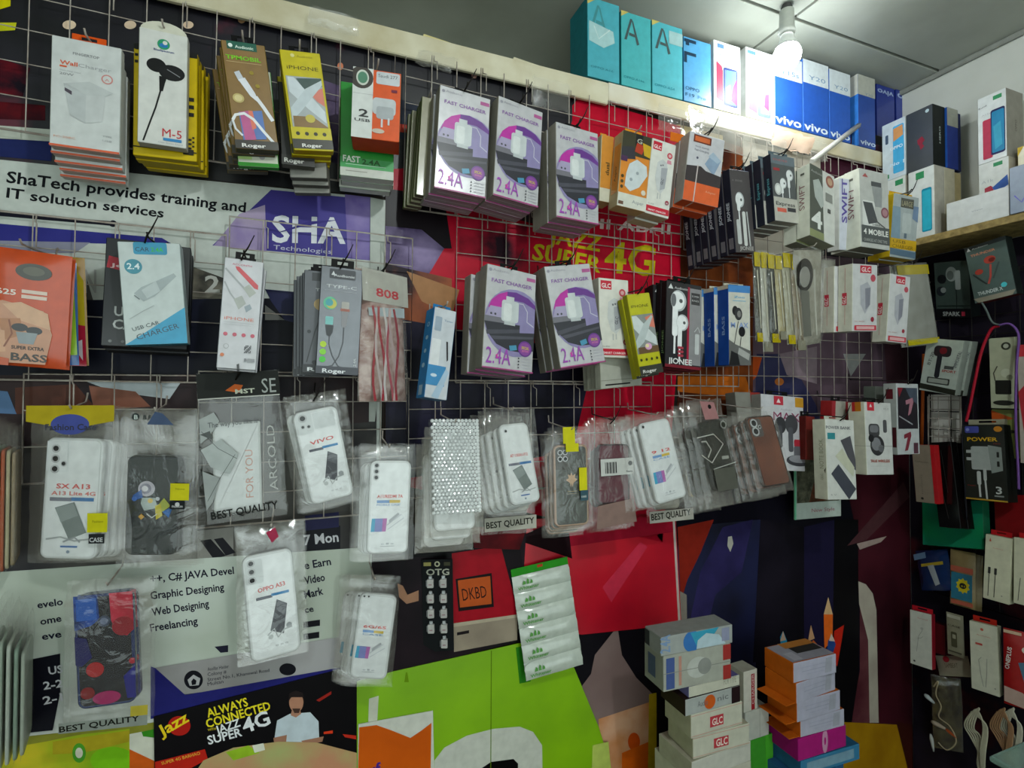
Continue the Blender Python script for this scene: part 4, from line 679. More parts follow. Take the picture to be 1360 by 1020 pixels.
mx = [R(0, 0, 1, .09, '#4a88c8'), T(.25, .16, .5, .07, 'Zoo', '#58a0c8'), R(.2, .19, .8, .2, '#88b8d0'), T(.1, .53, .8, .18, 'M  AX', '#88a0d0'), E(.3, .32, .13, '#2a2a2c', 1.3), E(.45, .36, .17, '#3a3a3c', 1.3), E(.48, .36, .09, '#8a8884', 1.3), E(.6, .58, .15, '#242426', 1.2), L([(.44, .45), (.32, .62), (.24, .75)], .03, '#2c2c2e'), L([(.56, .65), (.5, .78)], .03, '#2c2c2e'), P([(.0, .68), (.3, .74), (1, .82), (1, 1), (0, 1)], '#6a6a68'), P([(.45, .78), (.95, .86), (.9, .94), (.4, .86)], '#b0b0ac'), P([(.1, .82), (.4, .86), (.5, 1), (0, 1)], '#242426')]
carton('earphone_box', 'blue-sided white carton with dark in-ear buds, second row', 'box', [(967, 378), (996, 380), (997, 485), (968, 485)], -0.16, 0.03, '#d2d0c4', '#1e4a9c', '#2a3a6a', n=3, drop=0.001, dx=-0.008, jit=0.01, tab='#c8c4b0', tabw=0.9, tabh=0.006, hk=None, prints=mx, sprints=[R(.0, .0, 1, .05, '#c8c4b0'), T(.65, .62, 1.3, .25, 'BASS', '#88a8d8', 1, 90)])
glr = [R(.3, .02, .75, .13, '#cc3448'), T(.35, .11, .36, .12, 'GLC', '#f0e8e4'), E(.82, .2, .1, '#cc5a68'), P([(.3, .32), (.6, .26), (.72, .34), (.7, .6), (.5, .74), (.32, .6)], '#b9b9c0'), P([(.5, .36), (.72, .34), (.7, .6), (.52, .68)], '#8f8f9a'), E(.8, .82, .07, '#a83848'), R(.08, .91, .96, .985, '#d03848'), R(.16, .925, .88, .97, '#e8b8b8'), T(.08, .86, .4, .03, 'GL-8020', '#c88888', 0)]
gls = [R(.48, .05, .51, .9, '#c88880'), R(.3, .42, .62, .6, '#cc3448'), T(.56, .585, .5, .24, 'GLC', '#f0e8e4', 1, 90)]
for q, d, lb in [([(1131, 350), (1167, 352), (1163, 440), (1133, 440)], -.2, 'white carton with red side badge, left of two at second row right end'),
                 ([(1183, 364), (1209, 367), (1204, 457), (1176, 453)], -.2, 'white carton with red side badge, right of two at second row right end')]:
    carton('charger_box', lb, 'box', q, d, 0.034, '#d9d8d8', '#d4d2c2', '#b8b4a4', n=2 if 'left of' in lb else 1, dx=-0.012, drop=0.0, hk=None, prints=glr, sprints=gls)

# ------------------------------------------------------------------ third row cartons
mxb = [R(.3, .01, .52, .13, '#c83848'), R(.8, .01, 1, .14, '#c89028'), P([(.36, .1), (.41, .04), (.46, .1)], '#f0e0e0'), T(.45, .2, .3, .04, 'Audionic', '#b0a8b0', 0), T(.28, .34, .62, .16, 'MAX', '#8a3058', 0), E(.44, .4, .13, '#3a3a3e', 1.2), E(.7, .38, .15, '#4a4a4e', 1.2), RR(.38, .4, .48, .7, .04, '#4c4c52'), RR(.62, .42, .73, .75, .04, '#5a5a60'), RR(.75, .58, .92, .68, .03, '#b83040'), RR(.74, .67, .98, .86, .04, '#6a6a70'), E(.86, .86, .3, '#44444a', .35), E(.86, .84, .24, '#9a9aa0', .3)]
carton('earphone_box', 'white carton with MAX lettering and dark earbuds, behind the brown phone case', 'box', [(1008, 524), (1068, 527), (1068, 628), (1014, 622)], -0.10, 0.03, '#cdccd0', '#8a8680', '#9a9890', n=1, tab='#1a1a1a', tabw=0.5, hk=None, prints=mxb)
carton('accessory_box', 'grey-green carton with a red badge, behind the MAX carton', 'box', [(974, 520), (1010, 522), (1016, 600), (985, 600)], -0.065, 0.03, '#8a8880', '#6a6860', '#6a6860', n=1, hk=None, prints=[R(.6, 0, 1, .2, '#a03830'), T(.65, .15, .3, .12, '701', '#c88888', 0)])
carton('power_bank_box', 'cream carton with POWER BANK title and grey slabs, third row right', 'box', [(1096, 557), (1133, 558), (1139, 664), (1099, 663)], -0.19, 0.032, '#dcdcd6', '#c9c8b4', '#a8a494', n=1, tab='#c8c8b8', tabw=0.6, tabh=0.008, hk='black',
       prints=[T(.02, .12, .85, .075, 'POWER BANK', '#6a6a70'), R(.06, .17, .32, .25, '#3a9098'), P([(.5, .26), (.85, .2), (1, .5), (1, .64), (.88, .6)], '#5a585e'), P([(.3, .46), (.55, .36), (.95, .6), (.9, .72), (.62, .6)], '#cfcfb8'), P([(.14, .68), (.4, .56), (.98, .87), (.72, 1)], '#4c4e58'), T(.1, .95, .2, .04, '5 V', '#9a9a98', 0)], sprints=[T(.78, .62, 2.0, .32, 'NOTE BOOK', '#8a8c70', 0, 90), T(.72, .76, .42, .2, 'GLC', '#7a7c60', 0, 90), P([(.8, .64), (.95, .6), (.9, .68)], '#4a4a38')])
tws = [R(.1, .0, .36, .12, '#d83848'), P([(.18, .07), (.23, .02), (.28, .07)], '#f0e0e0'), T(.7, .1, .2, .05, 'V5.0', '#9a9a98', 0), RR(.12, .3, .52, .48, .1, '#4a4a4c'), RR(.16, .32, .48, .42, .08, '#7c7c80'), E(.42, .6, .26, '#3c3c3e', 1.0), E(.38, .58, .17, '#88888c', 1.0), E(.55, .64, .1, '#6a6a6e'), E(.2, .5, .1, '#2c2c2e'), RR(.66, .24, .8, .42, .05, '#5a5a5c'), T(.14, .83, .72, .07, 'TRUE WIRELESS', '#b05040'), R(.14, .88, .7, .883, '#b0b0a8'), R(0, .605, 1, .61, '#8a8a84')]
carton('earbud_case_box', 'white carton showing dark wireless earbuds and their round case, third row right', 'box', [(1148, 534), (1182, 535), (1188, 631), (1151, 630)], -0.18, 0.04, '#dadad6', '#cfceba', '#a8a494', n=1, tab='#1c1c1c', tabw=0.5, tabh=0.012, hk='black', prints=tws, sprints=[R(.25, .0, .8, .13, '#c07820'), R(.25, .0, .45, .13, '#c03030'), R(0, .605, 1, .61, '#8a8a78')])
carton('accessory_box', 'red and white carton half hidden behind the wireless earbud carton', 'box', [(1104, 532), (1130, 534), (1126, 600), (1104, 600)], -0.11, 0.03, '#b8b4a8', '#a02c2c', '#8a3030', n=1, tab='#1c1c1c', hk=None, prints=[R(.0, 0, .2, .4, '#a83038'), R(.75, 0, 1, .4, '#a83038')])
carton('accessory_box', 'dark red carton with grey base, left behind the POWER BANK carton', 'box', [(1070, 552), (1082, 554), (1082, 612), (1070, 610)], -0.12, 0.03, '#8a2a24', '#5a1c18', '#5a4a40', n=1, tab='#1c1c1c', hk=None, tabw=0.9)
sev = [R(.06, .06, .94, .64, '#26242c'), P([(.06, .06), (.3, .06), (.12, .2)], '#8a2030'), P([(.4, .06), (.94, .06), (.94, .3), (.6, .2)], '#4a5464'), P([(.4, .24), (.72, .2), (.76, .26), (.62, .42), (.5, .46), (.58, .28), (.42, .3)], '#b87c8c'), L([(.1, .46), (.7, .58)], .04, '#9a9aa0'), P([(.3, .72), (.6, .68), (.62, .74), (.46, .94), (.32, .95), (.46, .76), (.3, .78)], '#8a3040'), R(.72, .84, .92, .99, '#5a3040')]
carton('earbud_case_box', 'white carton with a black picture window and pink 7, below the right grid end', 'box', [(1190, 509), (1219, 510), (1222, 603), (1192, 604)], -0.17, 0.03, '#c6cacb', '#a8aca8', '#8a8c88', n=1, hk='black', prints=sev, sprints=[R(.2, .08, .75, .22, '#5a1820'), R(.65, .62, .95, .9, '#4a1820')])
carton('earbud_case_box', 'plain grey-green carton behind the carton with the pink 7', 'box', [(1162, 513), (1190, 514), (1190, 590), (1162, 590)], -0.10, 0.03, '#7a8078', '#5a6058', '#5a6058', n=1, hk=None)
carton('leaflet', 'flat white card with green side edge and dark picture, behind the POWER BANK carton', 'card', [(1055, 570), (1117, 568), (1117, 686), (1056, 690)], -0.05, 0.004, '#b8c4bc', '#88c8a0', n=1, hk=None, prints=[R(0, 0, .03, 1, '#70c8a0'), R(.04, .3, .95, .82, mat('#3a3a30', 0.4, h2='#6a6a58', scale=50)), P([(.4, .6), (.8, .55), (.9, .8), (.3, .82)], mat('#5a3020', 0.4, h2='#3a2a1c', scale=60)), T(.35, .93, .5, .06, 'New Style', '#a05868', 0)])
# ------------------------------------------------------------------ clear pouches and phone cases
def film(W, H, T, seed, m=FILM, amp=0.002, wob=0.0015, flat=0.0, nx=12, nz=20):
    """crinkled pouch skin: front and back sheets pinched together along the edges"""
    rnd = random.Random(seed); g = MB(); ph = [(rnd.uniform(20, 90), rnd.uniform(20, 90), rnd.uniform(0, 6)) for _ in range(5)]
    def nz_(x, z): return sum(math.sin(x*a+z*b+c) for a, b, c in ph)/5*amp*1.6+rnd.uniform(-1, 1)*amp*0.45
    for s in (-1, 1):
        vs = []; n1, n2 = (nx, nz) if s < 0 else (4, 6)
        for j in range(n2+1):
            for i in range(n1+1):
                u, v = i/n1, j/n2; x = (u-0.5)*W; z = v*H
                e = min(u*W, (1-u)*W, z, H-z); k = min(1.0, e/0.012); k = math.sqrt(k)
                top = max(0.0, (v-1+flat)/flat) if flat else 0
                y = T/2+s*(T/2+0.0016)*k*(1-0.75*min(1, top*2)) + (nz_(x, z)*k if s < 0 else 0)
                if e < 1e-6: x += rnd.uniform(-1, 1)*wob; z += rnd.uniform(-1, 1)*wob
                if s < 0: y = min(y, -0.0009) if (k > 0.9 and not top) else y
                vs.append((x, y, z))
        fs = [(j*(n1+1)+i, j*(n1+1)+i+1, (j+1)*(n1+1)+i+1, (j+1)*(n1+1)+i) for j in range(n2) for i in range(n1)]
        if s > 0: fs = [f[::-1] for f in fs]
        g.mesh(vs, fs, m, True)
    return g
def round_slab(W, H, T, r, m, rim=0.0012, edge=None):
    g = MB(); out = []
    for cx, cz, s in ((W/2-r, r, -90), (W/2-r, H-r, 0), (-W/2+r, H-r, 90), (-W/2+r, r, 180)):
        for t in range(6): a = math.radians(s+t*18); out.append((cx, cz, math.cos(a), math.sin(a)))
    def ring(y, ins): return [(cx+ca*(r-ins), y, cz+sa*(r-ins)) for cx, cz, ca, sa in out]
    rings = [ring(rim*0.3, rim*3), ring(0, rim*1.6), ring(rim*0.4, rim*0.4), ring(rim*1.6, 0), ring(T-rim, 0), ring(T, rim)]; n = len(out)
    vs = [p for q in rings for p in q]; fs = [(k*n+i, k*n+(i+1) % n, (k+1)*n+(i+1) % n, (k+1)*n+i) for k in range(len(rings)-1) for i in range(n)]
    g.mesh(vs, [f[::-1] for f in fs], edge or m, True); g.mesh(rings[0], [tuple(range(n))], m); g.mesh(rings[-1], [tuple(range(n))[::-1]], edge or m)
    return g
def lens(parent, x, z, r, m='#15161a', name='camera_hole'):
    g = MB(); n = 14
    for a, b, y0, mm in ((r, r*0.72, -0.0004, '#c4c6c6'), (r*0.72, 0.0, -0.0005, m)):
        vs = [(x+a*math.cos(2*math.pi*i/n), y0, z+a*math.sin(2*math.pi*i/n)) for i in range(n)]
        g.mesh([(p_[0], p_[1]-.0006, p_[2]) for p_ in vs], [tuple(range(n))[::-1]], mm)
    g.tube([(x+r*math.cos(2*math.pi*i/n), -0.0005, z+r*math.sin(2*math.pi*i/n)) for i in range(n+1)], r*0.12, mat('#a8aaac', 0.3), 4, False)
    return kid(parent, g.build(name, parent))
def case_print(title, sub, kind, tc='#d8605c'):
    o = []
    if kind == 'slant':
        o = [T(.22, .42, .6, .085, title, tc), T(.14, .475, .78, .07, sub, '#d88078'), R(.12, .495, .5, .525, '#7a7c88'), R(.5, .492, .9, .522, '#4a7cb0'),
             P([(.22, .58), (.56, .53), (.8, .78), (.5, .84)], '#77807e'), P([(.24, .585), (.54, .54), (.64, .64), (.34, .7)], '#8e9795'), L([(.1, .84), (.35, .82), (.6, .85), (.9, .83)], .03, '#a8acac'), L([(.4, .86), (.6, .82), (.7, .86)], .03, '#9a9ea0'), R(.36, .89, .66, .905, '#5a7ab0'), E(.5, .94, .03, '#8a98a8')]
    elif kind == 'slant2':
        o = [T(.25, .36, .55, .09, title, tc, 1, 4), R(.2, .405, .52, .432, '#555864'), R(.5, .395, .86, .42, '#3c86bc'), P([(.6, .46), (.8, .52), (.68, .8), (.42, .74)], '#56585e'), P([(.62, .47), (.78, .53), (.74, .62), (.56, .56)], '#6c6e74'),
             L([(.36, .78), (.5, .73), (.56, .82), (.7, .76), (.86, .75)], .035, '#aeb2b2'), E(.42, .8, .05, '#b8bcbc'), E(.8, .73, .06, '#a0a4a6'), T(.5, .9, .25, .05, 'o o o', '#9a9ca0', 0)]
    elif kind == 'blue':
        o = [T(.2, .4, .62, .075, title, tc), R(.2, .425, .5, .455, '#7aa0d0'), R(.5, .425, .76, .455, '#d8b848'), T(.2, .485, .56, .05, sub, '#6a98c8', 0),
             P([(.1, .62), (.28, .62), (.28, .76), (.08, .76)], '#48a8cc'), P([(.28, .62), (.46, .62), (.44, .76), (.26, .76)], '#b86cb0'), P([(.18, .62), (.36, .62), (.35, .76), (.17, .76)], '#8088c4'), L([(.44, .7), (.8, .58), (.86, .62), (.48, .74)], .014, '#b4b8c0'), P([(.5, .64), (.72, .56), (.76, .58), (.52, .67)], '#b0b4b8'), T(.34, .9, .3, .045, 'o 8 o', '#88909a', 0), R(.32, .915, .66, .92, '#a8acb0')]
    return o
def bagged(label, bq, cq, d, n=1, T_=0.011, col='#e6e9e9', edge='#cfd2d1', prints=(), holes=(), backcol=None, skin=FILM, seed=None, fx=(), drop=0.003, dx=0.0, hk='white',
           rough=0.25, r=0.011, group='bagged phone cases on the hooks', jit=0.02, cat='phone case', name='bagged_phone_case', flat=0.0, film_shapes=()):
    seed = seed or sum(ord(c) for c in label)
    M, W, H = fit(bq, d); Mc, Wc, Hc = fit(cq, d)
    root = empty(name, M, label, cat, group); Mi = M.inverted()
    # keep the case inside its pouch: flatten its pose into the pouch plane
    L_ = Mi @ Mc; ang = math.atan2(L_[0][2], L_[2][2]); pos = L_.translation; C = Matrix.Translation((pos.x, 0.0022, pos.z)) @ Matrix.Rotation(ang, 4, 'Y')
    if backcol:
        g = MB(); g.box(-W/2+0.003, T_*0.9, 0.004, W/2-0.003, T_*0.95, H-0.006, backcol); kid(root, g.build('backing_card', root))
    pc = round_slab(Wc, Hc, T_*0.8, min(r, Wc*0.2), mat(col, rough, coat=0.4) if isinstance(col, str) else col, edge=mat(edge, 0.25, coat=0.4)).build('phone_case', root, C); kid(root, pc)
    if prints:
        g = MB(); graphics(g, prints, Wc, Hc, y0=-0.0001, pm=lambda c: mat(c, 0.35) if isinstance(c, str) else c); kid(pc, g.build('printed_insert', pc))
    for (u, v, rr) in holes: lens(pc, (u-0.5)*Wc, (1-v)*Hc, rr*Wc)
    if fx or film_shapes:
        g = MB(); graphics(g, list(fx), W, H, y0=-0.0042, pm=lambda c: mat(c, 0.35) if isinstance(c, str) else c); kid(root, g.build('pouch_print', root))
    kid(root, film(W, H, T_, seed, skin, flat=flat).build('clear_pouch', root))
    if hk: hook(M, W, H-0.01, T_*n, hk)
    if n > 1: stack(root, M, n, T_+0.0035, label, drop, dx, jit)
    return root, M, W, H
BQ = lambda u, v, w_: [T(u, v, w_, .085, 'BEST QUALITY', '#1a1a18')]

bagged('white phone case with four camera holes and yellow tag, in a pouch, far left', [(38, 541), (155, 536), (150, 750), (33, 748)], [(56, 583), (137, 581), (132, 744), (47, 741)], -0.075, 4,
       prints=case_print('SX A13', 'A13 Lite 4G', 'slant')+[R(.02, .03, .4, .28, '#d3d8d8'), R(.035, .035, .385, .275, '#e0e3e3')], holes=[(.18, .09, .07), (.18, .175, .07), (.18, .26, .07), (.33, .215, .05)],
       fx=[P([(0, .0), (1, 0), (1, .1), (.7, .13), (.3, .13), (0, .1)], '#b8a424'), E(.5, .12, .22, '#4a549a', .55), T(.22, .155, .58, .07, 'Fashion Case', '#3a3c4a'), R(.72, .68, .95, .80, '#cfc81c'), R(.74, .81, .92, .87, '#26282a'), T(.75, .86, .15, .05, 'CASE', '#c8caca'), T(.78, .74, .12, .03, 'Fashion', '#7a7814', 0)], seed=3)
bagged('black phone case with a moon and flowers drawing and yellow tag in a clear pouch', [(157, 541), (258, 543), (252, 757), (150, 755)], [(167, 606), (237, 606), (235, 740), (161, 738)], -0.075, 4, col='#1c242a', edge='#10161a',
       prints=[R(0, .02, 1, .025, '#2c343c'), E(.38, .33, .16, '#b4b0b8', 1), E(.36, .33, .11, '#8a8896', 1), E(.35, .33, .06, '#d0ccd0', 1), P([(.12, .4), (.28, .34), (.32, .42), (.2, .44)], '#2c5aa0'), P([(.3, .42), (.55, .42), (.6, .52), (.35, .55), (.28, .48)], '#a8b4b0'), P([(.6, .5), (.72, .42), (.85, .5), (.7, .56)], '#a8b048'), P([(.55, .5), (.66, .48), (.7, .6), (.58, .64)], '#c8b838'), E(.46, .45, .05, '#d8b858'), P([(.7, .56), (.9, .5), (.82, .62)], '#2c68b0'), P([(.24, .61), (.3, .58), (.36, .61), (.3, .64)], '#c89838'), E(.16, .43, .05, '#3a6ab8'), L([(.4, .58), (.5, .62), (.6, .58)], .02, '#c8ccc8'), E(.6, .43, .04, '#c8ccd0')],
       fx=[E(.25, .055, .05, '#2c3434'), T(.23, .07, .05, .06, 'B', '#c8d0cc'), T(.35, .07, .3, .06, 'B Fashion', '#2c3434'), P([(.4, .1), (.5, .02), (.6, .03), (.75, .1)], '#4a5a78'), R(.73, .46, .98, .565, '#d0c81c'), R(.73, .57, .93, .62, '#1c2022'), T(.8, .5, .12, .03, 'Note', '#7a7814', 0), T(.76, .61, .14, .03, 'FASHION', '#c8c8c8'), E(.83, .59, .03, '#c8c8c8')], seed=5)
# flat best-quality pouch
bagged('flat printed pouch with square pattern and BEST QUALITY along its bottom, holding a white card', [(262, 495), (367, 494), (385, 684), (273, 697)], [(281, 561), (344, 560), (350, 678), (284, 682)], -0.07, 1, T_=0.006, col='#c4c8c6', edge='#b0b4b0', r=0.003,
       prints=[T(.82, .85, 1.1, .16, 'FOR YOU', '#c89888', 0, 90)], fx=[R(0, 0, 1, .17, '#20221f'), R(0, .165, 1, .172, '#c8c8c0'), P([(.33, .12), (.45, .08), (.55, .09), (.5, .14)], '#d86828'), T(.45, .145, .24, .06, 'MST', '#c8ccb8'), T(.78, .15, .18, .2, 'SE', '#a8aca8', 0), P([(.0, .3), (.18, .26), (.24, .32), (.1, .42), (0, .46)], '#a9aeac'), P([(.0, .5), (.24, .44), (.44, .55), (.32, .68), (.1, .62)], '#b2b8b6'), P([(.0, .64), (.2, .7), (.1, .85), (.02, .9)], '#a0a5a3'), P([(.0, .4), (.12, .38), (.14, .44)], '#5a5e5c'), L([(.02, .38), (.2, .5), (.42, .58)], .006, '#4a4e4c'), L([(.04, .84), (.2, .7), (.4, .55)], .006, '#4a4e4c'), T(.1, .36, .6, .07, 'The way you like it', '#55585a', 0, 2), T(.9, .82, .9, .1, 'ARCOLD', '#b8bab6', 0, 90), T(.07, .965, .82, .1, 'BEST QUALITY', '#161816', 1, 3)], seed=9, hk='black')
bagged('white phone case with red title tilted in its pouch, right of the flat printed pouch', [(374, 531), (462, 514), (478, 668), (404, 684)], [(387, 548), (446, 541), (473, 661), (415, 673)], -0.11, 3,
       prints=case_print('VIVO', '', 'slant2')+[RR(.06, .02, .4, .23, .05, '#d4d8d8'), RR(.42, .03, .9, .2, .03, '#d4d8d8')], holes=[(.2, .065, .085), (.17, .155, .045), (.3, .16, .045)], seed=12, dx=-0.004, hk='black')
bagged('white phone case with two-line title and blue-pink square, hanging lower than the tilted one', [(480, 592), (552, 588), (549, 745), (474, 747)], [(492, 612), (546, 612), (543, 737), (486, 735)], -0.10, 4,
       prints=case_print('A11/REDMI 7A', 'MOBILE CASE', 'blue'), holes=[(.16, .05, .06), (.16, .115, .06), (.16, .18, .06)], seed=14, dx=-0.005)
for r_ in [0]:
    bagged('phone case wrapped in silvery bubble wrap, right of the blue-pink square case', [(569, 556), (634, 558), (641, 683), (573, 681)], [(577, 572), (629, 572), (630, 676), (580, 676)], -0.13, 1, col='#dadddb', edge='#a0a5a2', skin=FILM, seed=17, T_=0.009)
r0 = [o for o in bpy.data.objects if o.get('label', '').startswith('phone case wrapped in silvery')][0]; M, W, H = fit([(569, 556), (634, 558), (641, 683), (573, 681)], -0.13)
g = MB(); bm_ = mat('#dfe2e2', 0.14, coat=1.0); rnd = random.Random(5)
for j in range(27):
    for i in range(13):
        x = (i+.5+.5*(j % 2)*(1 if i < 12 else 0)-(6.5))/13*W*.98; z = (j+.5)/27*H; r_ = W/13*.52; hh = .0022*rnd.uniform(.5, 1.1); ox, oz = rnd.uniform(-.4, .4)*r_, rnd.uniform(-.4, .4)*r_
        g.mesh([(x+r_*math.cos(a*math.pi/3), -.0046, z+r_*math.sin(a*math.pi/3)) for a in range(6)]+[(x+ox*.5+r_*.55*math.cos(a*math.pi/3+.3), -.0046-hh, z+oz*.5+r_*.55*math.sin(a*math.pi/3+.3)) for a in range(6)]+[(x+ox, -.0048-hh*1.2, z+oz)], [(a, 6+a, 6+(a+1) % 6, (a+1) % 6) for a in range(6)]+[(6+a, 12, 6+(a+1) % 6) for a in range(6)], bm_)
bw = g.build('bubble_wrap', r0); bw['kind'] = 'stuff'
bagged('white phone case in a milky pouch peeping out below the bubble-wrapped case', [(562, 565), (640, 570), (645, 712), (568, 712)], [(575, 580), (630, 580), (631, 705), (574, 703)], -0.11, 3, seed=19, hk=None, drop=0.014, skin=FILM2, dx=-0.004)
bagged('white phone case with slanted grey phone print, above the centre best-quality strip', [(640, 540), (712, 543), (724, 670), (655, 672)], [(666, 562), (703, 562), (718, 665), (673, 673)], -0.135, 5,
       prints=case_print('A7 11K/A1-F12', '', 'slant'), holes=[(.2, .09, .05)], seed=21, dx=-0.005, drop=0.003, skin=FILM)
bagged('grey film pouch with BEST QUALITY in black along its lower edge, lower centre', [(640, 575), (712, 575), (710, 701), (645, 706)], [(655, 590), (702, 590), (705, 680), (652, 682)], -0.075, 2, col='#a8a49a', edge='#98948a', fx=[R(0, .86, 1, 1, '#b4b0a4'), T(.03, .965, .93, .11, 'BEST QUALITY', '#16160f', 1, 2)], seed=23, hk=None, drop=0.012)
bagged('smoky clear phone case with gold maple leaf and yellow tabs, lower centre', [(728, 568), (786, 566), (788, 702), (733, 706)], [(736, 592), (780, 590), (783, 697), (738, 701)], -0.12, 4, col='#3c3c36', edge='#a8866c',
       prints=[RR(.06, .03, .42, .3, .06, '#4e4c48'), P([(.5, .34), (.54, .38), (.62, .36), (.6, .41), (.68, .43), (.56, .47), (.53, .52), (.51, .47), (.48, .52), (.46, .47), (.34, .43), (.42, .41), (.4, .36), (.47, .38)], '#c8a88c'), R(.38, .57, .66, .577, '#8c7a58'), R(.36, .6, .66, .604, '#8c7a58')], holes=[(.18, .09, .07), (.33, .09, .07), (.18, .17, .07), (.33, .17, .07)],
       fx=[R(.3, -.02, .58, .16, '#cfc81c'), R(.36, .16, .66, .24, '#cfc81c'), R(.66, .4, .84, .62, '#d4cc1c'), R(.68, .62, .86, .72, '#3c5864'), T(.7, .69, .12, .04, 'CASE', '#c8ccc8')], seed=25, drop=0.008)
bagged('maroon phone case in a clear pouch with white barcode sticker', [(783, 556), (838, 553), (845, 700), (788, 705)], [(795, 590), (836, 590), (837, 668), (795, 670)], -0.10, 3, col='#5c2232', edge='#3c1a24',
       fx=[R(.2, .37, .98, .52, '#c9c9c4'), E(.9, .42, .05, '#3a3a3a'), T(.8, .5, .15, .04, 'Name', '#2a2a2a'), P([(.1, .78), (.95, .74), (1, .95), (.05, .98)], mat('#8a7068', 0.4))]+[R(.3+.035*i, .4, .315+.035*i+.01*(i % 2), .5, '#2a2a2a') for i in range(8)], seed=27, hk='black', drop=0.006)
bagged('glossy white phone case with blue-pink square leaning right, lower centre right', [(833, 550), (901, 546), (924, 664), (850, 676)], [(850, 563), (890, 554), (915, 660), (868, 669)], -0.13, 4, prints=case_print('9 12', 'CASE', 'blue'), seed=31, holes=[(.12, .05, .05)], hk='white', dx=-0.004, rough=0.12)
bagged('narrow film pouch with half-hidden black lettering under the glossy white case', [(856, 600), (914, 596), (920, 690), (862, 694)], [(866, 606), (900, 606), (905, 676), (870, 678)], -0.075, 1, col='#9a968a', edge='#8a867a', fx=[R(0, .84, 1, 1, '#b0aca2'), T(.04, .96, .9, .12, 'BEST QUALITY', '#16160f', 1, 2)], seed=33, hk=None)
bagged('black phone case pouch with white angular line drawing, tilted, third row', [(912, 530), (958, 530), (988, 668), (942, 676)], [(922, 562), (960, 556), (985, 645), (950, 650)], -0.13, 4, col='#2f3029', edge='#1d1e1a',
       fx=[P([(.3, .02), (.7, .04), (.75, .2), (.35, .2)], '#a87878'), E(.55, .08, .05, '#1a1a1a'), L([(.02, .36), (.5, .34), (.72, .44), (.3, .6), (.06, .52)], .022, '#b8b8b0'), L([(.12, .4), (.25, .4), (.35, .48), (.22, .55)], .03, '#a8a8a0'), L([(.3, .66), (.98, .62)], .015, '#c0c0b8'), E(.84, .26, .09, '#8a8a84'), E(.84, .26, .06, '#34352e'), R(.6, .55, .8, .58, '#9a9a92'), R(.3, .66, .9, .86, mat('#5a5a52', 0.4))], seed=35, dx=-0.005, drop=0.003)
bagged('yellow edged pouch pile hanging behind the black line-drawing pouch', [(914, 560), (940, 560), (950, 680), (918, 670)], [(918, 575), (934, 575), (942, 660), (922, 655)], -0.07, 2, col='#b8a818', edge='#a09010', seed=36, hk=None)
wood = mat('#7a4a38', 0.45, h2='#5c3528', scale=14, detail=4)
bagged('brown leather-look phone case with grey camera window, in a pouch, third row right', [(982, 542), (1027, 540), (1060, 652), (1008, 656)], [(990, 553), (1024, 552), (1053, 643), (1018, 646)], -0.155, 4, col=wood, edge='#3c2a24', prints=[RR(.08, .04, .5, .3, .08, '#55504e')], holes=[(.22, .1, .12), (.22, .22, .12), (.4, .16, .05)], seed=37, dx=-0.006, drop=0.004)
# fourth row and left edge
bagged('phone case with blue and red ink circles on black, in a best-quality pouch, lower left', [(88, 768), (196, 774), (205, 958), (76, 975)], [(98, 793), (177, 783), (180, 936), (97, 949)], -0.08, 2, col='#11131f', edge='#1c2c5a',
       prints=[P([(0, 0), (.4, 0), (.42, .22), (.28, .27), (0, .3)], mat('#1c4494', 0.3, h2='#1a2a50', scale=60)), R(.04, .03, .38, .22, '#2c5cae'), P([(.6, 0), (1, 0), (1, .34), (.88, .39), (.72, .36), (.62, .24)], mat('#a01c30', 0.3, h2='#c02c44', scale=40)), E(.82, .3, .19, '#8c1828'), E(.5, .24, .11, '#3c4458'), E(.5, .24, .07, '#6c748c'), E(.32, .66, .15, '#a81c24'), E(.18, .86, .12, '#7c141c'), E(.5, .92, .24, '#a01c5c', .55), E(.96, .62, .06, '#a01c2c'), P([(.8, .75), (1, .66), (1, .95), (.85, .95)], '#20207a'), P([(0, .35), (.2, .38), (.28, .55), (.1, .62), (0, .6)], '#1c1c58')],
       fx=[T(-.0, 1.0-.0, .0001, .0001, '.', '#161816'), R(.0, .93, 1, 1, mat('#8a9088', 0.4)), T(.0+.01, .99, .9, .075, 'BEST QUALITY', '#15170f', 1, 3), R(.8, .86, 1, .93, '#b8a83c')], seed=41)
bagged('white phone case in a crinkled pouch with a red knot, fourth row', [(313, 700), (405, 690), (411, 866), (316, 890)], [(321, 740), (388, 731), (400, 864), (335, 878)], -0.085, 3,
       prints=case_print('OPPO A53', '', 'slant2')+[RR(.05, .04, .38, .27, .05, '#d2d6d6')], holes=[(.16, .07, .07), (.16, .15, .07), (.16, .23, .07)], fx=[P([(.42, .06), (.55, .03), (.6, .1), (.5, .14)], '#a82c4c')], seed=43, drop=0.006)
bagged('small white phone case in thick crinkled pouch, lowest bag at centre left', [(462, 764), (532, 766), (520, 916), (452, 912)], [(478, 788), (528, 790), (512, 905), (463, 903)], -0.085, 5, prints=case_print('6G/6S', 'CASE', 'blue'), holes=[(.12, .03, .035), (.24, .03, .03)], seed=45, dx=-0.0085, drop=0.006, skin=FILM)
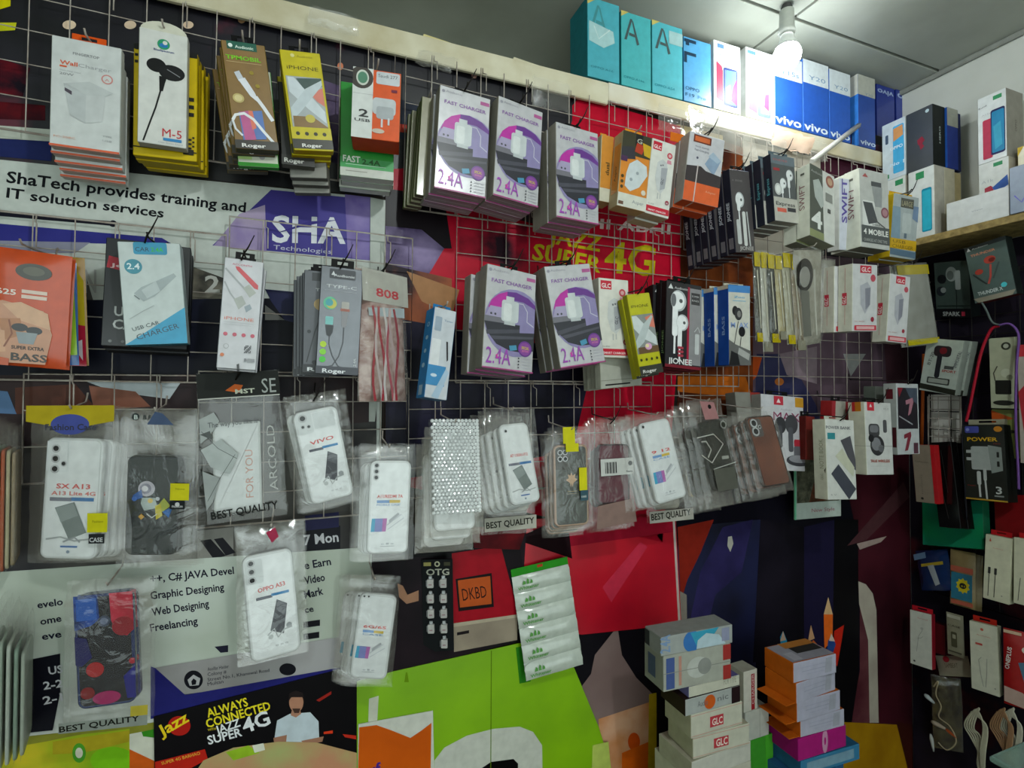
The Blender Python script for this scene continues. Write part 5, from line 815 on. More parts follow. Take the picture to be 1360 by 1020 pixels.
# edge-on piles at the left border
for i, (x0, yt, yb, c) in enumerate([(-14, 556, 752, '#9a5a40'), (-6, 552, 754, '#a8a898'), (2, 556, 756, '#8aa890'), (9, 560, 752, '#a85030'), (16, 562, 748, '#b0a888'), (23, 566, 744, '#8a7a60')]):
    p = at(x0, yb, -0.06); q = at(x0, yt, -0.06); r_ = empty('bagged_phone_case', Matrix.Translation(p) @ Matrix.Rotation(math.radians(106), 4, 'Z'), '%s edge-on phone case pouch in the third-row pile at the left border' % ['brown', 'grey', 'mint', 'rust', 'sand', 'umber'][i], 'phone case', 'edge-on pouches at the left border')
    round_slab(0.07, (q-p).length*0.82, 0.004, 0.008, mat(c, 0.35)).build('phone_case', r_); film(0.085, (q-p).length, 0.0045, 60+i, FILM, amp=0.001).build('clear_pouch', r_)
for i, (x0, yt, yb, c) in enumerate([(-12, 800, 1000, '#b8c0b4'), (-2, 798, 1012, '#a8b4a8'), (8, 800, 1004, '#98a898'), (18, 805, 998, '#b0b8ac'), (28, 812, 992, '#7e9484'), (37, 820, 986, '#a0aa9c')]):
    p = at(x0, yb, -0.06); q = at(x0, yt, -0.06); r_ = empty('bagged_phone_case', Matrix.Translation(p) @ Matrix.Rotation(math.radians(104), 4, 'Z'), '%s edge-on phone case pouch in the lowest pile at the left border' % ['pearl', 'pale', 'sage', 'silver', 'green-grey', 'ash'][i], 'phone case', 'edge-on pouches at the left border')
    round_slab(0.075, (q-p).length*0.8, 0.004, 0.008, mat(c, 0.3)).build('phone_case', r_); film(0.09, (q-p).length, 0.0045, 80+i, FILM, amp=0.001).build('clear_pouch', r_)

# ---- soft packs in rows one and two
def soft_pack(name, label, cat, quad, d, col, prints, T_=0.012, n=1, group=None, seed=1, skin=None, hk='black', dx=0.0, sd='back'):
    M, W, H = fit(quad, d, sd); root = empty(name, M, label, cat, group)
    g = MB(); rnd = random.Random(seed); nx, nz = 6, 10
    for s in (-1, 1):
        vs = []
        for j in range(nz+1):
            for i in range(nx+1):
                u, v = i/nx, j/nz; e = min(u, 1-u)*W; e2 = min(v, 1-v)*H; k = math.sqrt(min(1, min(e, e2)/0.02))
                vs.append(((u-.5)*W, T_/2+s*T_/2*k if s > 0 else T_/2*(1-k), v*H))
        fs = [(j*(nx+1)+i, j*(nx+1)+i+1, (j+1)*(nx+1)+i+1, (j+1)*(nx+1)+i) for j in range(nz) for i in range(nx)]
        if s > 0: fs = [f[::-1] for f in fs]
        g.mesh(vs, fs, mat(col, 0.25, coat=0.5) if isinstance(col, str) else col, True)
    kid(root, g.build('pouch_body', root))
    if prints:
        g = MB(); graphics(g, prints, W*0.98, H*0.99, y0=-0.0004, pm=lambda c: mat(c, 0.25, coat=0.5) if isinstance(c, str) else c); kid(root, g.build('pouch_print', root))
    if skin: kid(root, film(W*1.04, H*1.02, T_, seed, skin).build('clear_pouch', root))
    if hk: hook(M, W, H, T_*n, hk, side=sd)
    if n > 1: stack(root, M, n, T_, label, 0.002, dx, 0.03)
    return root
skin1 = '#c89070'
soft_pack('earphone_pouch', 'orange earphone pouch with SUPER EXTRA BASS lettering and a hand print, left border', 'pouch', [(-32, 322), (92, 341), (86, 492), (-40, 480)], -0.11, '#c84a1c',
          [E(.62, .17, .2, '#3c3a30', .55), E(.62, .165, .12, '#5a5848', .5), T(.18, .385, .26, .07, '-625', '#e8dcd0'), R(.5, .33, .78, .36, '#e0c8b8'), R(.5, .375, .78, .405, '#e0c8b8'), P([(.05, .5), (.3, .44), (.75, .5), (.86, .7), (.8, .97), (.02, .98), (.0, .6)], skin1), P([(.3, .47), (.5, .44), (.8, .52), (.84, .66), (.5, .6)], '#d8a884'), P([(.0, .42), (.25, .45), (.28, .5), (.05, .56)], '#40281c'), P([(.25, .6), (.5, .58), (.55, .72), (.35, .78)], '#b47850'), P([(.1, .68), (.34, .7), (.36, .88), (.12, .92)], '#d4a07c'), L([(.38, .6), (.42, .72), (.34, .84)], .02, '#8a4c30'),
           E(.5, .66, .09, '#2c2c30', .6), E(.66, .68, .09, '#2c2c30', .6), P([(.46, .7), (.7, .7), (.66, .8), (.5, .8)], '#8c9498'), T(.42, .85, .36, .045, 'SUPER EXTRA', '#20140c'), T(.42, .95, .4, .1, 'BASS', '#20140c'), P([(0, .9), (.4, .94), (.4, 1), (0, 1)], '#c85018')], n=2, seed=2, hk='white', group='bright earphone pouches at the left border')
soft_pack('earphone_pouch', 'glossy blue and white pouch side behind the orange earphone pouch', 'pouch', [(75, 343), (99, 352), (104, 484), (78, 486)], -0.085, '#3a68a8', [P([(.3, .3), (.9, .1), (1, .9), (.5, .9)], '#8cb828'), R(0, .3, .4, .8, '#c8d0d8')], n=1, hk=None, seed=4, group='bright earphone pouches at the left border')
soft_pack('earphone_pouch', 'yellow and red pouch behind the blue earphone pouch', 'pouch', [(58, 330), (108, 350), (118, 486), (70, 486)], -0.06, '#a87c18', [P([(.6, 0), (1, .2), (1, .7), (.7, .6)], '#c0a820'), P([(.5, .6), (1, .62), (1, 1), (.5, 1)], '#b02038'), P([(.6, .8), (.9, .75), (.9, .95)], '#d8ccd0')], n=1, hk=None, seed=6, group='bright earphone pouches at the left border')
soft_pack('cable_bag', 'clear crinkled bag of red and white cables marked with red handwriting', 'pouch', [(480, 348), (540, 372), (547, 528), (486, 536)], -0.12, mat('#8a6a62', 0.4, h2='#b8a49c', scale=60),
          [R(.0, .0, 1, .25, '#b4b2a8'), T(.28, .2, .5, .14, '808', '#c02034'), P([(.1, .3), (.9, .26), (.9, .34), (.12, .36)], '#a8b4b8')]+[L([(.2+.08*i+.05*math.sin(i*2+t), .28+t*.12) for t in range(7)], .05, ['#a84048', '#c8b8b4', '#a83840', '#d0c8c4', '#b05058', '#c0a8a4', '#983038'][i]) for i in range(7)], T_=0.03, skin=FILM, seed=8)
soft_pack('phone_pouch', 'grey clear pouch with yellow header and yellow foot, right end of the second row', 'pouch', [(1190, 352), (1232, 350), (1249, 455), (1206, 459)], -0.14, mat('#8a8a82', 0.3, h2='#9a9a92', scale=30), [R(0, 0, 1, .12, '#c4b018'), R(0, .93, 1, 1, '#c4b41c')], T_=0.008, skin=FILM, seed=10, hk='black', n=2, dx=-0.004)
ylw = '#b8a414'
for i, (x, yt, yb) in enumerate([(1003, 333, 455), (1012, 333, 468), (1021, 336, 456), (1031, 338, 452), (1041, 334, 458), (1052, 336, 466)]):
    soft_pack('cable_pouch', '%s narrow pouch with yellow top hanging edge-on, %s in the second-row pouch pile' % (['dark', 'white', 'black', 'cream', 'bright', 'brown'][i], ['leftmost', 'second', 'third', 'fourth', 'fifth', 'last'][i]), 'pouch',
              [(x-2+i*0, yt), (x+9, yt+2), (x+14+i, yb), (x+3+i, yb-2)], -0.15-0.004*i, mat(['#3c3a2c', '#a8a698', '#2c2c24', '#a09468', '#9c9880', '#7a6c54'][i], 0.3, coat=0.5),
              [R(0, 0, 1, .16, ylw), R(0, .9, 1, 1, ylw if i in (0, 2, 4) else '#8a8674'), L([(.3, .2), (.4, .5), (.5, .85)], .12, '#c8c4b0')], T_=0.008, skin=FILM, seed=90+i, hk=None, group='narrow yellow topped cable pouches')
soft_pack('phone_pouch', 'large crumpled grey pouch with a dark ring inside, second row right', 'pouch', [(1058, 332), (1098, 330), (1094, 455), (1060, 462)], -0.165, mat('#8a8678', 0.3, h2='#a8a496', scale=50), [E(.25, .25, .3, '#33302c', 1.3), E(.25, .27, .19, '#9a9890', 1.3), P([(.1, .4), (.4, .42), (.5, .9), (.2, .9)], '#6c6c62'), L([(.6, .2), (.62, .5), (.7, .9)], .05, '#c8c6ba')], T_=0.02, skin=FILM, seed=99, hk='white')
soft_pack('phone_pouch', 'tall olive pouch hanging edge-on beside the red-badge cartons', 'pouch', [(1094, 345), (1113, 345), (1108, 440), (1092, 442)], -0.14, '#8c8a80', [R(.3, .35, .6, .55, '#8a3038')], T_=0.012, skin=FILM, seed=101, hk=None)

# ---- OTG adapter card and sachet strip
M, W, H = fit([(560, 745), (600, 741), (604, 868), (562, 860)], -0.02)
r_ = empty('adapter_card', M, 'black OTG card with rows of small white adapters, below the bubble-wrapped case', 'card'); g = MB()
vs = [(-W/2, 0, .012), (-W*.1, 0, -.002), (W/2, 0, .0), (W/2, 0, H), (-W/2, 0, H)]; vs2 = [(a, b+.002, c) for a, b, c in vs]
g.mesh(vs+vs2, [(0, 1, 2, 3, 4), (9, 8, 7, 6, 5)]+[(i, 5+i, 5+(i+1) % 5, (i+1) % 5) for i in range(5)], '#15181a'); g.build('backing_card', r_)
g = MB(); graphics(g, [R(.06, .03, .3, .07, '#a8a060'), E(.5, .05, .09, '#c8c8a8'), E(.5, .05, .05, '#15181a'), R(.72, .03, .92, .07, '#4a4a38'), T(.14, .17, .75, .2, 'OTG', '#b8b8a8')], W, H); g.build('front_print', r_)
for i in range(9):
    c_, rr = i % 2, i//2
    if i == 8: c_ = 1
    x = (-.22+.42*c_)*W; z = H*(.77-.165*rr); g = MB(); k = mat('#b9b6b2', 0.35)
    g.box(x-.006, -.008, z-.0115, x+.006, -.0005, z+.0045, k); g.box(x-.0032, -.006, z+.0045, x+.0032, -.0015, z+.0105, mat('#c4c8ca', 0.3, 0.5)); g.box(x-.0085, -.005, z-.010, x-.006, -.002, z+.002, mat('#8c8e90', 0.35))
    g.box(x-.003, -.0084, z-.006, x+.003, -.008, z-.004, '#9a7a80'); g.build('adapter', r_)
M, W, H = fit([(681, 757), (752, 740), (778, 883), (698, 906)], -0.03)
r_ = empty('sachet_strip', M, 'strip of six white and green sachets hung beside the picture with the orange screen', 'sachets')
g = MB(); g.box(-W/2, 0.004, H*.93, W/2, 0.005, H, '#2a8c1e'); g.box(-.006, .0035, H*.965, .006, .004, H*.99, '#b04020'); g.build('green_header', r_)
for i in range(6):
    z0 = H*.93*(5-i)/6; h = H*.93/6; g = MB(); nx, nz = 8, 5; rnd = random.Random(i); vs = []
    for j in range(nz+1):
        for q in range(nx+1):
            u, v = q/nx, j/nz; k = math.sin(math.pi*v)**.6*min(1, min(u, 1-u)*8)
            vs.append(((u-.5)*W*(1+rnd.uniform(-.012, .012)), .004-.006*k+rnd.uniform(-1, 1)*.0011, z0+v*h+(rnd.uniform(-.0012, .0012) if 0 < j < nz else 0)))
    fs = [(j*(nx+1)+q, j*(nx+1)+q+1, (j+1)*(nx+1)+q+1, (j+1)*(nx+1)+q) for j in range(nz) for q in range(nx)]
    g.mesh(vs, fs, mat('#c2cabf', 0.22, coat=0.6, bump=0.4), True)
    g.mesh([(-W/2, .0045, z0), (W/2, .0045, z0), (W/2, .0045, z0+h), (-W/2, .0045, z0+h)], [(3, 2, 1, 0)], '#a8b0a4')
    sc = g.build('sachet', r_); kid(r_, sc)
    g = MB(); cc = mat('#5a9a48', 0.35); hz = z0+h*.5
    for k, (a, b) in enumerate([(-.36, -.30), (-.29, -.24), (-.23, -.18)]): g.mesh([(W*a, -.0046, hz), (W*b, -.0046, hz), (W*b, -.0046, hz+.008-.003*(k != 1)), (W*(a+b)/2, -.0046, hz+.011-.003*(k != 1))], [(0, 1, 2, 3)], cc)
    vsT, fsT = letters('Whitener', 1); g.mesh([(W*(-.44+.36*a), -.0046, z0+h*.22+c*.006) for a, c in vsT], fsT, cc); g.build('sachet_print', sc)

# ------------------------------------------------------------------ upright cartons on shelves
def upright(name, label, cat, quad, d, T_, z0, front, side=None, prints=(), sprints=(), sd='back', group=None, ztop=None, top=None, bottom=None):
    f = at if sd == 'back' else atx; tl, tr, br, bl = quad; a = f(*bl, d); b_ = f(*br, d); ex, ey, ez = frame(sd)
    W = abs((b_-a).dot(ex)); H = (ztop or (f(*tl, d).z+f(*tr, d).z)/2)-z0; c = (a+b_)/2
    if sd == 'back': o = Vector((c.x, d, z0))
    else: o = Vector((d, c.y, z0))
    M = Matrix(((ex.x, ey.x, ez.x, o.x), (ex.y, ey.y, ez.y, o.y), (ex.z, ey.z, ez.z, o.z), (0, 0, 0, 1)))
    root = empty(name, M, label, cat, group); g = MB(); W -= 0.0008
    ms = mat(side or front, 0.45) if isinstance(side or front, str) else side
    g.box(-W/2, 0, 0, W/2, T_, H, ms, front=mat(front, 0.4, coat=0.2) if isinstance(front, str) else front, side=ms, bottom=mat(bottom, .5) if bottom else None); kid(root, g.build('carton', root))
    pm = lambda c: mat(c, 0.38) if isinstance(c, str) else c
    if prints: g = MB(); graphics(g, prints, W, H, pm=pm); kid(root, g.build('front_print', root))
    if sprints:
        g = MB(); graphics(g, sprints, T_, H, pm=pm)
        S = (Matrix.Translation((-W/2, T_/2, 0)) @ Matrix.Rotation(-math.pi/2, 4, 'Z')) if sd == 'back' else (Matrix.Translation((W/2, T_/2, 0)) @ Matrix.Rotation(math.pi/2, 4, 'Z'))
        kid(root, g.build('side_print', root, S))
    return root, W, H
def Aglyph(c='#4a5a5a'): return [P([(.30, .08), (.37, .08), (.18, .38), (.10, .38)], c), P([(.34, .08), (.40, .11), (.60, .40), (.52, .42)], c), P([(.26, .27), (.46, .28), (.52, .32), (.26, .31)], c)]
GL = 'phone cartons standing on the upper ledge'
teal = '#3aa0ac'
upright('phone_box', 'teal phone carton with a yellow corner and painted white glare patch, leftmost on the ledge', 'box', [(780, -6), (822, 8), (823, 112), (780, 104)], -0.021, 0.078, LEDGE, '#4aaab8', '#1f7a84', Aglyph('#4a9094')+[P([(0, 0), (.3, 0), (0, .1)], '#c8b868'), P([(.05, .3), (.8, .36), (.85, .5), (.5, .6), (.05, .55)], '#a8cccc'), L([(.2, .35), (.35, .5), (.7, .35)], .03, '#c8dcd8'), T(.1, .88, .7, .06, 'OPPO A16', '#3a808a', 0)], group=GL)  # pale patch and streak put glare into the front print's colours
upright('phone_box', 'teal phone carton with a large dark A, second on the ledge', 'box', [(825, 14), (864, 25), (865, 126), (825, 114)], -0.021, 0.075, LEDGE, '#48b0b4', '#2c8c90', Aglyph()+[P([(0, 0), (.25, 0), (0, .08)], '#c8b868'), T(.08, .9, .68, .07, 'OPPO A16e', '#2c7c84', 0)], group=GL)
upright('phone_box', 'teal phone carton with a large dark A and pale patch, third on the ledge', 'box', [(865, 26), (906, 38), (907, 137), (866, 126)], -0.021, 0.075, LEDGE, '#4cb0bc', '#2c8c90', Aglyph()+[R(.55, .08, 1, .26, '#9cbcbc'), P([(0, 0), (.25, 0), (0, .08)], '#c8b868'), T(.08, .9, .65, .07, 'OPPO A54', '#2c8090', 0)], group=GL)
upright('phone_box', 'blue phone carton with a large dark F, fourth on the ledge', 'box', [(908, 49), (943, 57), (945, 146), (908, 137)], -0.021, 0.06, LEDGE, '#4a98c8', '#2c70a0', [R(.02, .03, .45, .08, '#22384c'), R(.02, .23, .45, .28, '#22384c'), R(.02, .23, .12, .4, '#22384c'), R(.08, .03, .2, .13, '#22384c'), T(.06, .82, .5, .1, 'OPPO', '#204868', 0), T(.06, .92, .32, .1, 'F19', '#204868', 0), T(.5, .92, .3, .1, 'Pro', '#3a80b0', 0)], group=GL)
wb = '#d8dcdc'
upright('phone_box', 'white phone carton showing a red and blue phone, fifth on the ledge', 'box', [(948, 54), (985, 62), (984, 157), (948, 148)], -0.021, 0.05, LEDGE, wb, '#c8ccc8', [R(.14, .04, .38, .1, '#5a80b8'), T(.14, .23, .4, .1, 'Y11', '#707c8c', 0), T(.6, .22, .22, .05, '2019', '#a8b0b8', 0), P([(.1, .3), (.3, .36), (.34, .42), (.34, .88), (.1, .84)], '#a83c54'), RR(.36, .36, .88, .92, .06, '#34406c'), P([(.4, .4), (.84, .38), (.84, .9), (.42, .88)], '#5a6cb0'), P([(.5, .4), (.7, .4), (.6, .6), (.45, .66)], '#58b0d0'), P([(.84, .5), (.84, .88), (.62, .82), (.72, .62)], '#b03c60'), P([(.44, .66), (.6, .6), (.66, .8), (.5, .88)], '#c898b8')], group=GL)
upright('phone_box', 'white phone carton with pink phone print left of the lit bulb', 'box', [(992, 63), (1027, 72), (1027, 166), (991, 158)], -0.021, 0.05, LEDGE, wb, '#d0d2d0', [R(.06, .04, .36, .09, '#5a80b8'), P([(.1, .6), (.4, .62), (.4, .92), (.1, .88)], '#b8687c'), RR(.42, .5, .9, .95, .06, '#7080b8'), P([(.5, .56), (.86, .54), (.86, .9), (.55, .9)], '#b8a0c0'), P([(.7, .62), (.84, .6), (.84, .85), (.66, .8)], '#c05070')], group=GL)
vb = '#2458b8'
def vivo(t='Y20', cut=.36): return [R(0, 0, 1, cut-.04, '#cfd6da'), T(.22, cut-.1, .66, .12, t, '#6c8cb0', 0), T(.02, .97, .94, .22, 'vivo', '#dfe8f0', 1)]
upright('phone_box', 'blue phone carton with white top behind the lit bulb', 'box', [(1029, 72), (1066, 81), (1066, 175), (1029, 166)], -0.021, 0.05, LEDGE, vb, '#c8d0d8', vivo('Y15s'), group=GL)
upright('phone_box', 'blue phone carton with white top, first right of the lit bulb', 'box', [(1067, 79), (1102, 88), (1101, 184), (1067, 176)], -0.021, 0.05, LEDGE, vb, '#3a6ac0', vivo(), group=GL)
upright('phone_box', 'blue phone carton with white top, second right of the lit bulb', 'box', [(1103, 92), (1131, 100), (1130, 190), (1102, 184)], -0.021, 0.05, LEDGE, '#2458b8', '#3a6ac0', vivo(), group=GL)
upright('phone_box', 'blue phone carton with grey top and painted-lit left side, third right of the lit bulb', 'box', [(1140, 99), (1163, 105), (1163, 196), (1140, 190)], -0.021, 0.05, LEDGE, '#24489c', '#3a80d8', [R(0, 0, 1, .28, '#b4b4aa'), T(.4, .27, .45, .1, 'Y20', '#8090a0', 0), T(.1, .97, .9, .2, 'vivo', '#d0dcec')], sprints=[R(0, 0, 1, .28, '#c8c8c0')], group=GL)  # left side's brighter blue and grey carry bulb light in their colour
for q, lb in [([(1165, 112), (1189, 118), (1189, 210), (1165, 204)], 'blue phone carton standing upside down, left one of two at the corner'), ([(1191, 118), (1221, 126), (1221, 215), (1191, 209)], 'blue phone carton standing upside down, right one of two at the corner')]:
    upright('phone_box', lb, 'box', q, 0.004, 0.05, LEDGE, '#2a3c94', '#22307c', [('T', .95, .06, .9, .2, 'vivo', '#a8b8dc', 1, 180)], group=GL)
# white stick leaning off the ledge, yellow paper scraps and film over the fascia
p, q = at(1078, 214, -0.075), at(1141, 166, -0.03); g = MB(); g.tube([p, q], 0.0065, mat('#d8d4cc', 0.4), 4); tag(g.build('white_strip'), 'white flat strip poking up diagonally from the top right grid to the blue boxes', 'strip')
for (q4, lb, m_) in [([(412, 6), (478, 24), (474, 46), (410, 30)], 'clear film scrap caught on the ledge above the yellow cable box', FILM2), ([(560, 66), (612, 78), (596, 92), (548, 84)], 'clear film loop over the first fast charger carton', FILM), ([(700, 98), (765, 112), (750, 150), (715, 140)], 'bunched clear film hanging over the red poster corner', FILM), ([(870, 135), (960, 160), (950, 190), (880, 172)], 'clear film bunched on the ledge under the blue carton', FILM), ([(1030, 170), (1090, 185), (1070, 200), (1025, 195)], 'peach film scrap on the ledge under the first blue carton', mat('#d8b8a0', .3, coat=.4)), ([(905, 140), (1010, 172), (1000, 215), (930, 182)], 'long crinkled clear film hanging behind the orange flap', FILM2), ([(985, 172), (1050, 186), (1040, 222), (990, 212)], 'milky film sheet hanging under the pale phone cartons', FILM2), ([(1052, 178), (1104, 192), (1096, 214), (1056, 206)], 'crinkled clear film under the blue cartons beside the white strip', FILM2)]:
    M, W, H = fit(q4, -0.05); M[2][3] += 0; r_ = film(W, H, 0.004, len(lb), m_, amp=0.005, wob=0.004, nx=8, nz=5).build('film_scrap'); r_.matrix_world = M; tag(r_, lb, 'film', 'film scraps on the ledge')
for (q4, lb, c) in [([(560, 40), (614, 59), (614, 66), (560, 56)], 'yellow-white folded paper lying on the ledge at left centre', '#d8cc90'), ([(680, 75), (728, 88), (728, 96), (680, 86)], 'cream folded paper lying on the ledge left of the teal cartons', '#cfc9ac')]:
    a = at(*q4[3], -0.005); b_ = at(*q4[2], -0.005); g = MB(); m_ = mat(c, .5); z = LEDGE
    g.mesh([(a.x, -.005, z), (b_.x, -.005, z), (b_.x, .05, z), (a.x, .05, z), (a.x+.004, -.006, z+.010), (b_.x, -.006, z+.004), (b_.x, .05, z+.006), (a.x+.004, .05, z+.012)], [(0, 1, 2, 3), (4, 5, 6, 7), (0, 1, 5, 4), (1, 2, 6, 5), (2, 3, 7, 6), (3, 0, 4, 7)], m_)
    tag(g.build('folded_paper'), lb, 'paper', 'paper scraps on the ledge')

# ------------------------------------------------------------------ right wall: shelf and what stands on it
SZ = 1.956
b = MB(); b.box(1.5, -2.4, SZ-0.018, XR, -0.02, SZ, mat('#a08a58', 0.6, h2='#7c6a44', scale=60), front=mat('#c8c8c0', .5), b=0.001)
sh_ = b.build('wall_shelf'); tag(sh_, 'chipboard shelf on the right wall carrying phone cartons', 'shelf')
GR = 'phone cartons on the right shelf'
wh = '#d4d8d4'
ph_blue = [R(.3, .04, .62, .14, '#3a8c5c'), RR(.52, .3, .9, .92, .07, '#1c8ca8'), RR(.55, .33, .87, .9, .05, '#34b0c8')]
o, W1, H1 = upright('phone_box', 'white phone carton with a cyan phone, on the shelf beside the large grey badge carton', 'box', [(1199, 232), (1236, 221), (1242, 305), (1207, 316)], 1.508, 0.042, SZ, wh, '#b9b4a8', ph_blue, sd='right', group=GR)
Y1 = o.location.y; ZT = SZ+H1
def plain(label, x0, x1, y0, y1, z0, z1, front, side, sprints=(), name='phone_box'):
    """carton given by its real extents; its narrow end looks back along the shelf"""
    M = Matrix(((0, 1, 0, x0), (-1, 0, 0, (y0+y1)/2), (0, 0, 1, z0), (0, 0, 0, 1)))
    r_ = empty(name, M, label, 'box', GR); W = y1-y0; T_ = x1-x0; H = z1-z0; g = MB()
    g.box(-W/2, 0, 0, W/2, T_, H, mat(side, .45), front=mat(front, .4), side=mat(side, .45)); g.build('carton', r_)
    if sprints: g = MB(); graphics(g, sprints, T_, H, pm=lambda c: mat(c, .4)); g.build('end_print', r_, Matrix.Translation((W/2, T_/2, 0)) @ Matrix.Rotation(math.pi/2, 4, 'Z'))
    return r_
ya, yb = Y1-W1/2, Y1+W1/2
plain('cream phone carton, middle of three lined up on the right shelf', 1.551, 1.594, ya, yb, SZ, ZT, '#c8c2b0', '#c4bca4')
plain('yellowish phone carton, last of three lined up on the right shelf', 1.595, 1.628, ya+.004, yb, SZ, ZT-.004, '#c4b490', '#b8a87c')
o, W2, H2 = upright('phone_box', 'dark grey phone carton with a red dragon-like mark, on top of the shelf boxes'.replace(' dragon-like', ' curly'), 'box', [(1198, 158), (1232, 138), (1240, 220), (1204, 230)], 1.512, 0.05, ZT+.0005, '#2c3238', '#1c201e', [E(.8, .08, .07, '#b8ccd0'), P([(.42, .5), (.6, .46), (.7, .54), (.6, .58), (.68, .64), (.54, .68), (.5, .6), (.44, .57)], '#8c2c3c')], sprints=[T(.62, .62, .9, .12, 'HERO', '#a8b0b0', 1, 90), E(-.2, .1, .1, '#b8ccd0')], sd='right', group=GR)
y2a, y2b = o.location.y-W2/2, o.location.y+W2/2
plain('blue phone carton with grey top, right of the dark grey carton', 1.564, 1.61, y2a-.004, y2b, ZT+.0005, ZT+H2, '#2c60b8', '#283c8c', [R(0, 0, 1, .3, '#a8a89c'), T(.4, .1, .4, .06, 'vivo', '#8890a0', 0)])
plain('thin navy phone carton at the wall, on top of the shelf boxes', 1.611, 1.63, y2a, y2b, ZT+.0005, ZT+H2-.004, '#20284c', '#1c2450')
o = upright('phone_box', 'white phone carton with orange and cyan phone print, left of the dark grey carton', 'box', [(1162, 171), (1196, 158), (1203, 232), (1172, 243)], 1.508, 0.04, ZT+.0005, '#c8d4dc', '#c0c8cc', [RR(.15, .2, .28, .36, .04, '#4a5a70'), RR(.48, .1, .95, .92, .06, '#4aa8d8'), P([(.5, .14), (.9, .12), (.92, .3), (.5, .36)], '#d89860'), T(.35, .5, .55, .14, 'OPPO', '#dfe8ee'), T(.35, .78, .6, .14, 'No 1', '#c8e0f0'), R(.0, .9, .3, .97, '#3a8c5c')], sd='right', group=GR)[0]
# prop carton underneath it
o2 = upright('phone_box', 'white phone carton with green badge, hidden mostly behind the hanging cartons', 'box', [(1164, 250), (1198, 238), (1204, 318), (1170, 330)], 1.508, 0.042, SZ, wh, '#b9b4a8', [R(.6, .04, .9, .12, '#3a8c5c')], sd='right', group=GR, ztop=ZT)[0]
zA = atx(1299, 258, 1.535).z
o, W3, H3 = upright('phone_box', 'white phone carton with blue and red phone corner, lower one near the frame edge', 'box', [(1298, 221), (1337, 207), (1341, 262), (1300, 272)], 1.545, 0.06, SZ, '#cccfc8', '#a8a090', [R(.5, .04, .8, .1, '#3a8c5c'), T(.1, .32, .4, .12, 'A1k', '#a8acb0', 0), P([(.2, .4), (.4, .38), (.5, .42), (.5, .52), (.2, .52)], '#a83848'), P([(.45, .42), (.95, .28), (.98, .44), (.6, .52)], '#3a60a8')], sd='right', group=GR)
o, _, _ = upright('phone_box', 'white phone carton with red and blue phones and handwriting, uppermost near the frame edge', 'box', [(1292, 134), (1334, 118), (1338, 204), (1299, 215)], 1.545, 0.07, SZ+H3+.0005, '#d0d4d2', '#8f8a80', [R(.55, .05, .85, .11, '#3a8c5c'), T(.05, .17, .28, .07, 'Ruod', '#26282c', 0, 8), T(.15, .29, .3, .07, 'A15s', '#a8acb0', 0), RR(.18, .36, .52, .95, .06, '#b83450'), RR(.46, .25, .95, .92, .08, '#262c58'), RR(.5, .28, .92, .89, .06, '#2484b0'), P([(.55, .5), (.8, .45), (.85, .8), (.6, .85)], '#38a0c0')], sprints=[T(.6, .6, .4, .12, 'OPPO', '#5a564c', 0, 90)], sd='right', group=GR, ztop=None)
upright('phone_box', 'long white carton lying on the front of the right shelf', 'box', [(1255, 272), (1340, 246), (1341, 281), (1257, 303)], 1.502, 0.038, SZ, '#d2d4d2', '#c0c0b8', [T(.42, .55, .18, .03, 'vivo', '#a0a4a8', 0)], sd='right', group=GR)
upright('phone_box', 'grey phone carton with violet V, at the frame edge on the right shelf', 'box', [(1336, 224), (1372, 215), (1374, 268), (1341, 279)], 1.495, 0.05, SZ, '#8f9aac', '#7c8698', [L([(.2, .62), (.5, .8), (.8, .55)], .05, '#7068c8')], sd='right', group=GR)
upright('phone_box', 'cream carton with yellow corner behind the grey carton with the violet V', 'box', [(1350, 200), (1380, 190), (1382, 240), (1352, 248)], 1.56, 0.06, SZ+0.10, '#d8cfae', '#c0b080', [P([(0, 0), (.3, 0), (0, .3)], '#c8a830')], sd='right', group=GR, ztop=SZ+.17)
o_ = bpy.data.objects.new('x', None); bpy.data.objects.remove(o_)

# dark backing behind the right wall goods
b = MB(); b.box(XR-0.006, -2.4, 0.05, XR-0.001, -0.006, SZ-0.02, mat('#15131c', 0.5, h2='#241c28', scale=5, h3='#3c1418'), b=0.001); tag(b.build('dark_backing_sheet'), 'dark printed sheet covering the right wall below the shelf', 'poster')
bX = XR-0.02
g = MB(); rr = empty('wire_grid', Matrix.Translation((bX, -0.55, 1.0)), 'dark wire grid on the right wall carrying the hanging goods', 'display grid', 'wire grids on the right wall')
yl, yr = atx(1236, 560, bX).y, -1.1
DW = mat('#26231f', 0.5)
def rgrid(rr, ya, yb, h, st, m):
    f_ = MB(); f_.tube([(0, ya, 0), (0, yb, 0), (0, yb, h), (0, ya, h), (0, ya, 0)], .0018, m); f_.build('frame', rr); g = MB()
    for i in range(1, int((ya-yb)/st)+1): g.tube([(0, ya-i*st, 0), (0, ya-i*st, h)], .0011, m, 4, False)
    for i in range(1, int(h/st)+1): g.tube([(.0025, ya, i*st), (.0025, yb, i*st)], .0011, m, 4, False)
    tag(g.build('wires', rr), kind='stuff')
rgrid(rr, yl+.55, yr+.55, .86, .05, DW)
pa, pb = atx(1234, 640, XR-.045), atx(1276, 527, XR-.045)
rr = empty('wire_grid', Matrix.Translation((XR-.045, (pa.y+pb.y)/2, pa.z)), 'small pale wire grid over the white sheet left of the black POWER carton', 'display grid', 'wire grids on the right wall')
rgrid(rr, (pa.y-pb.y)/2, -(pa.y-pb.y)/2, pb.z-pa.z, .025, WIRE)
wp = [atx(1233, 524, XR-.010), atx(1276, 524, XR-.010), atx(1274, 645, XR-.010), atx(1238, 640, XR-.010)]
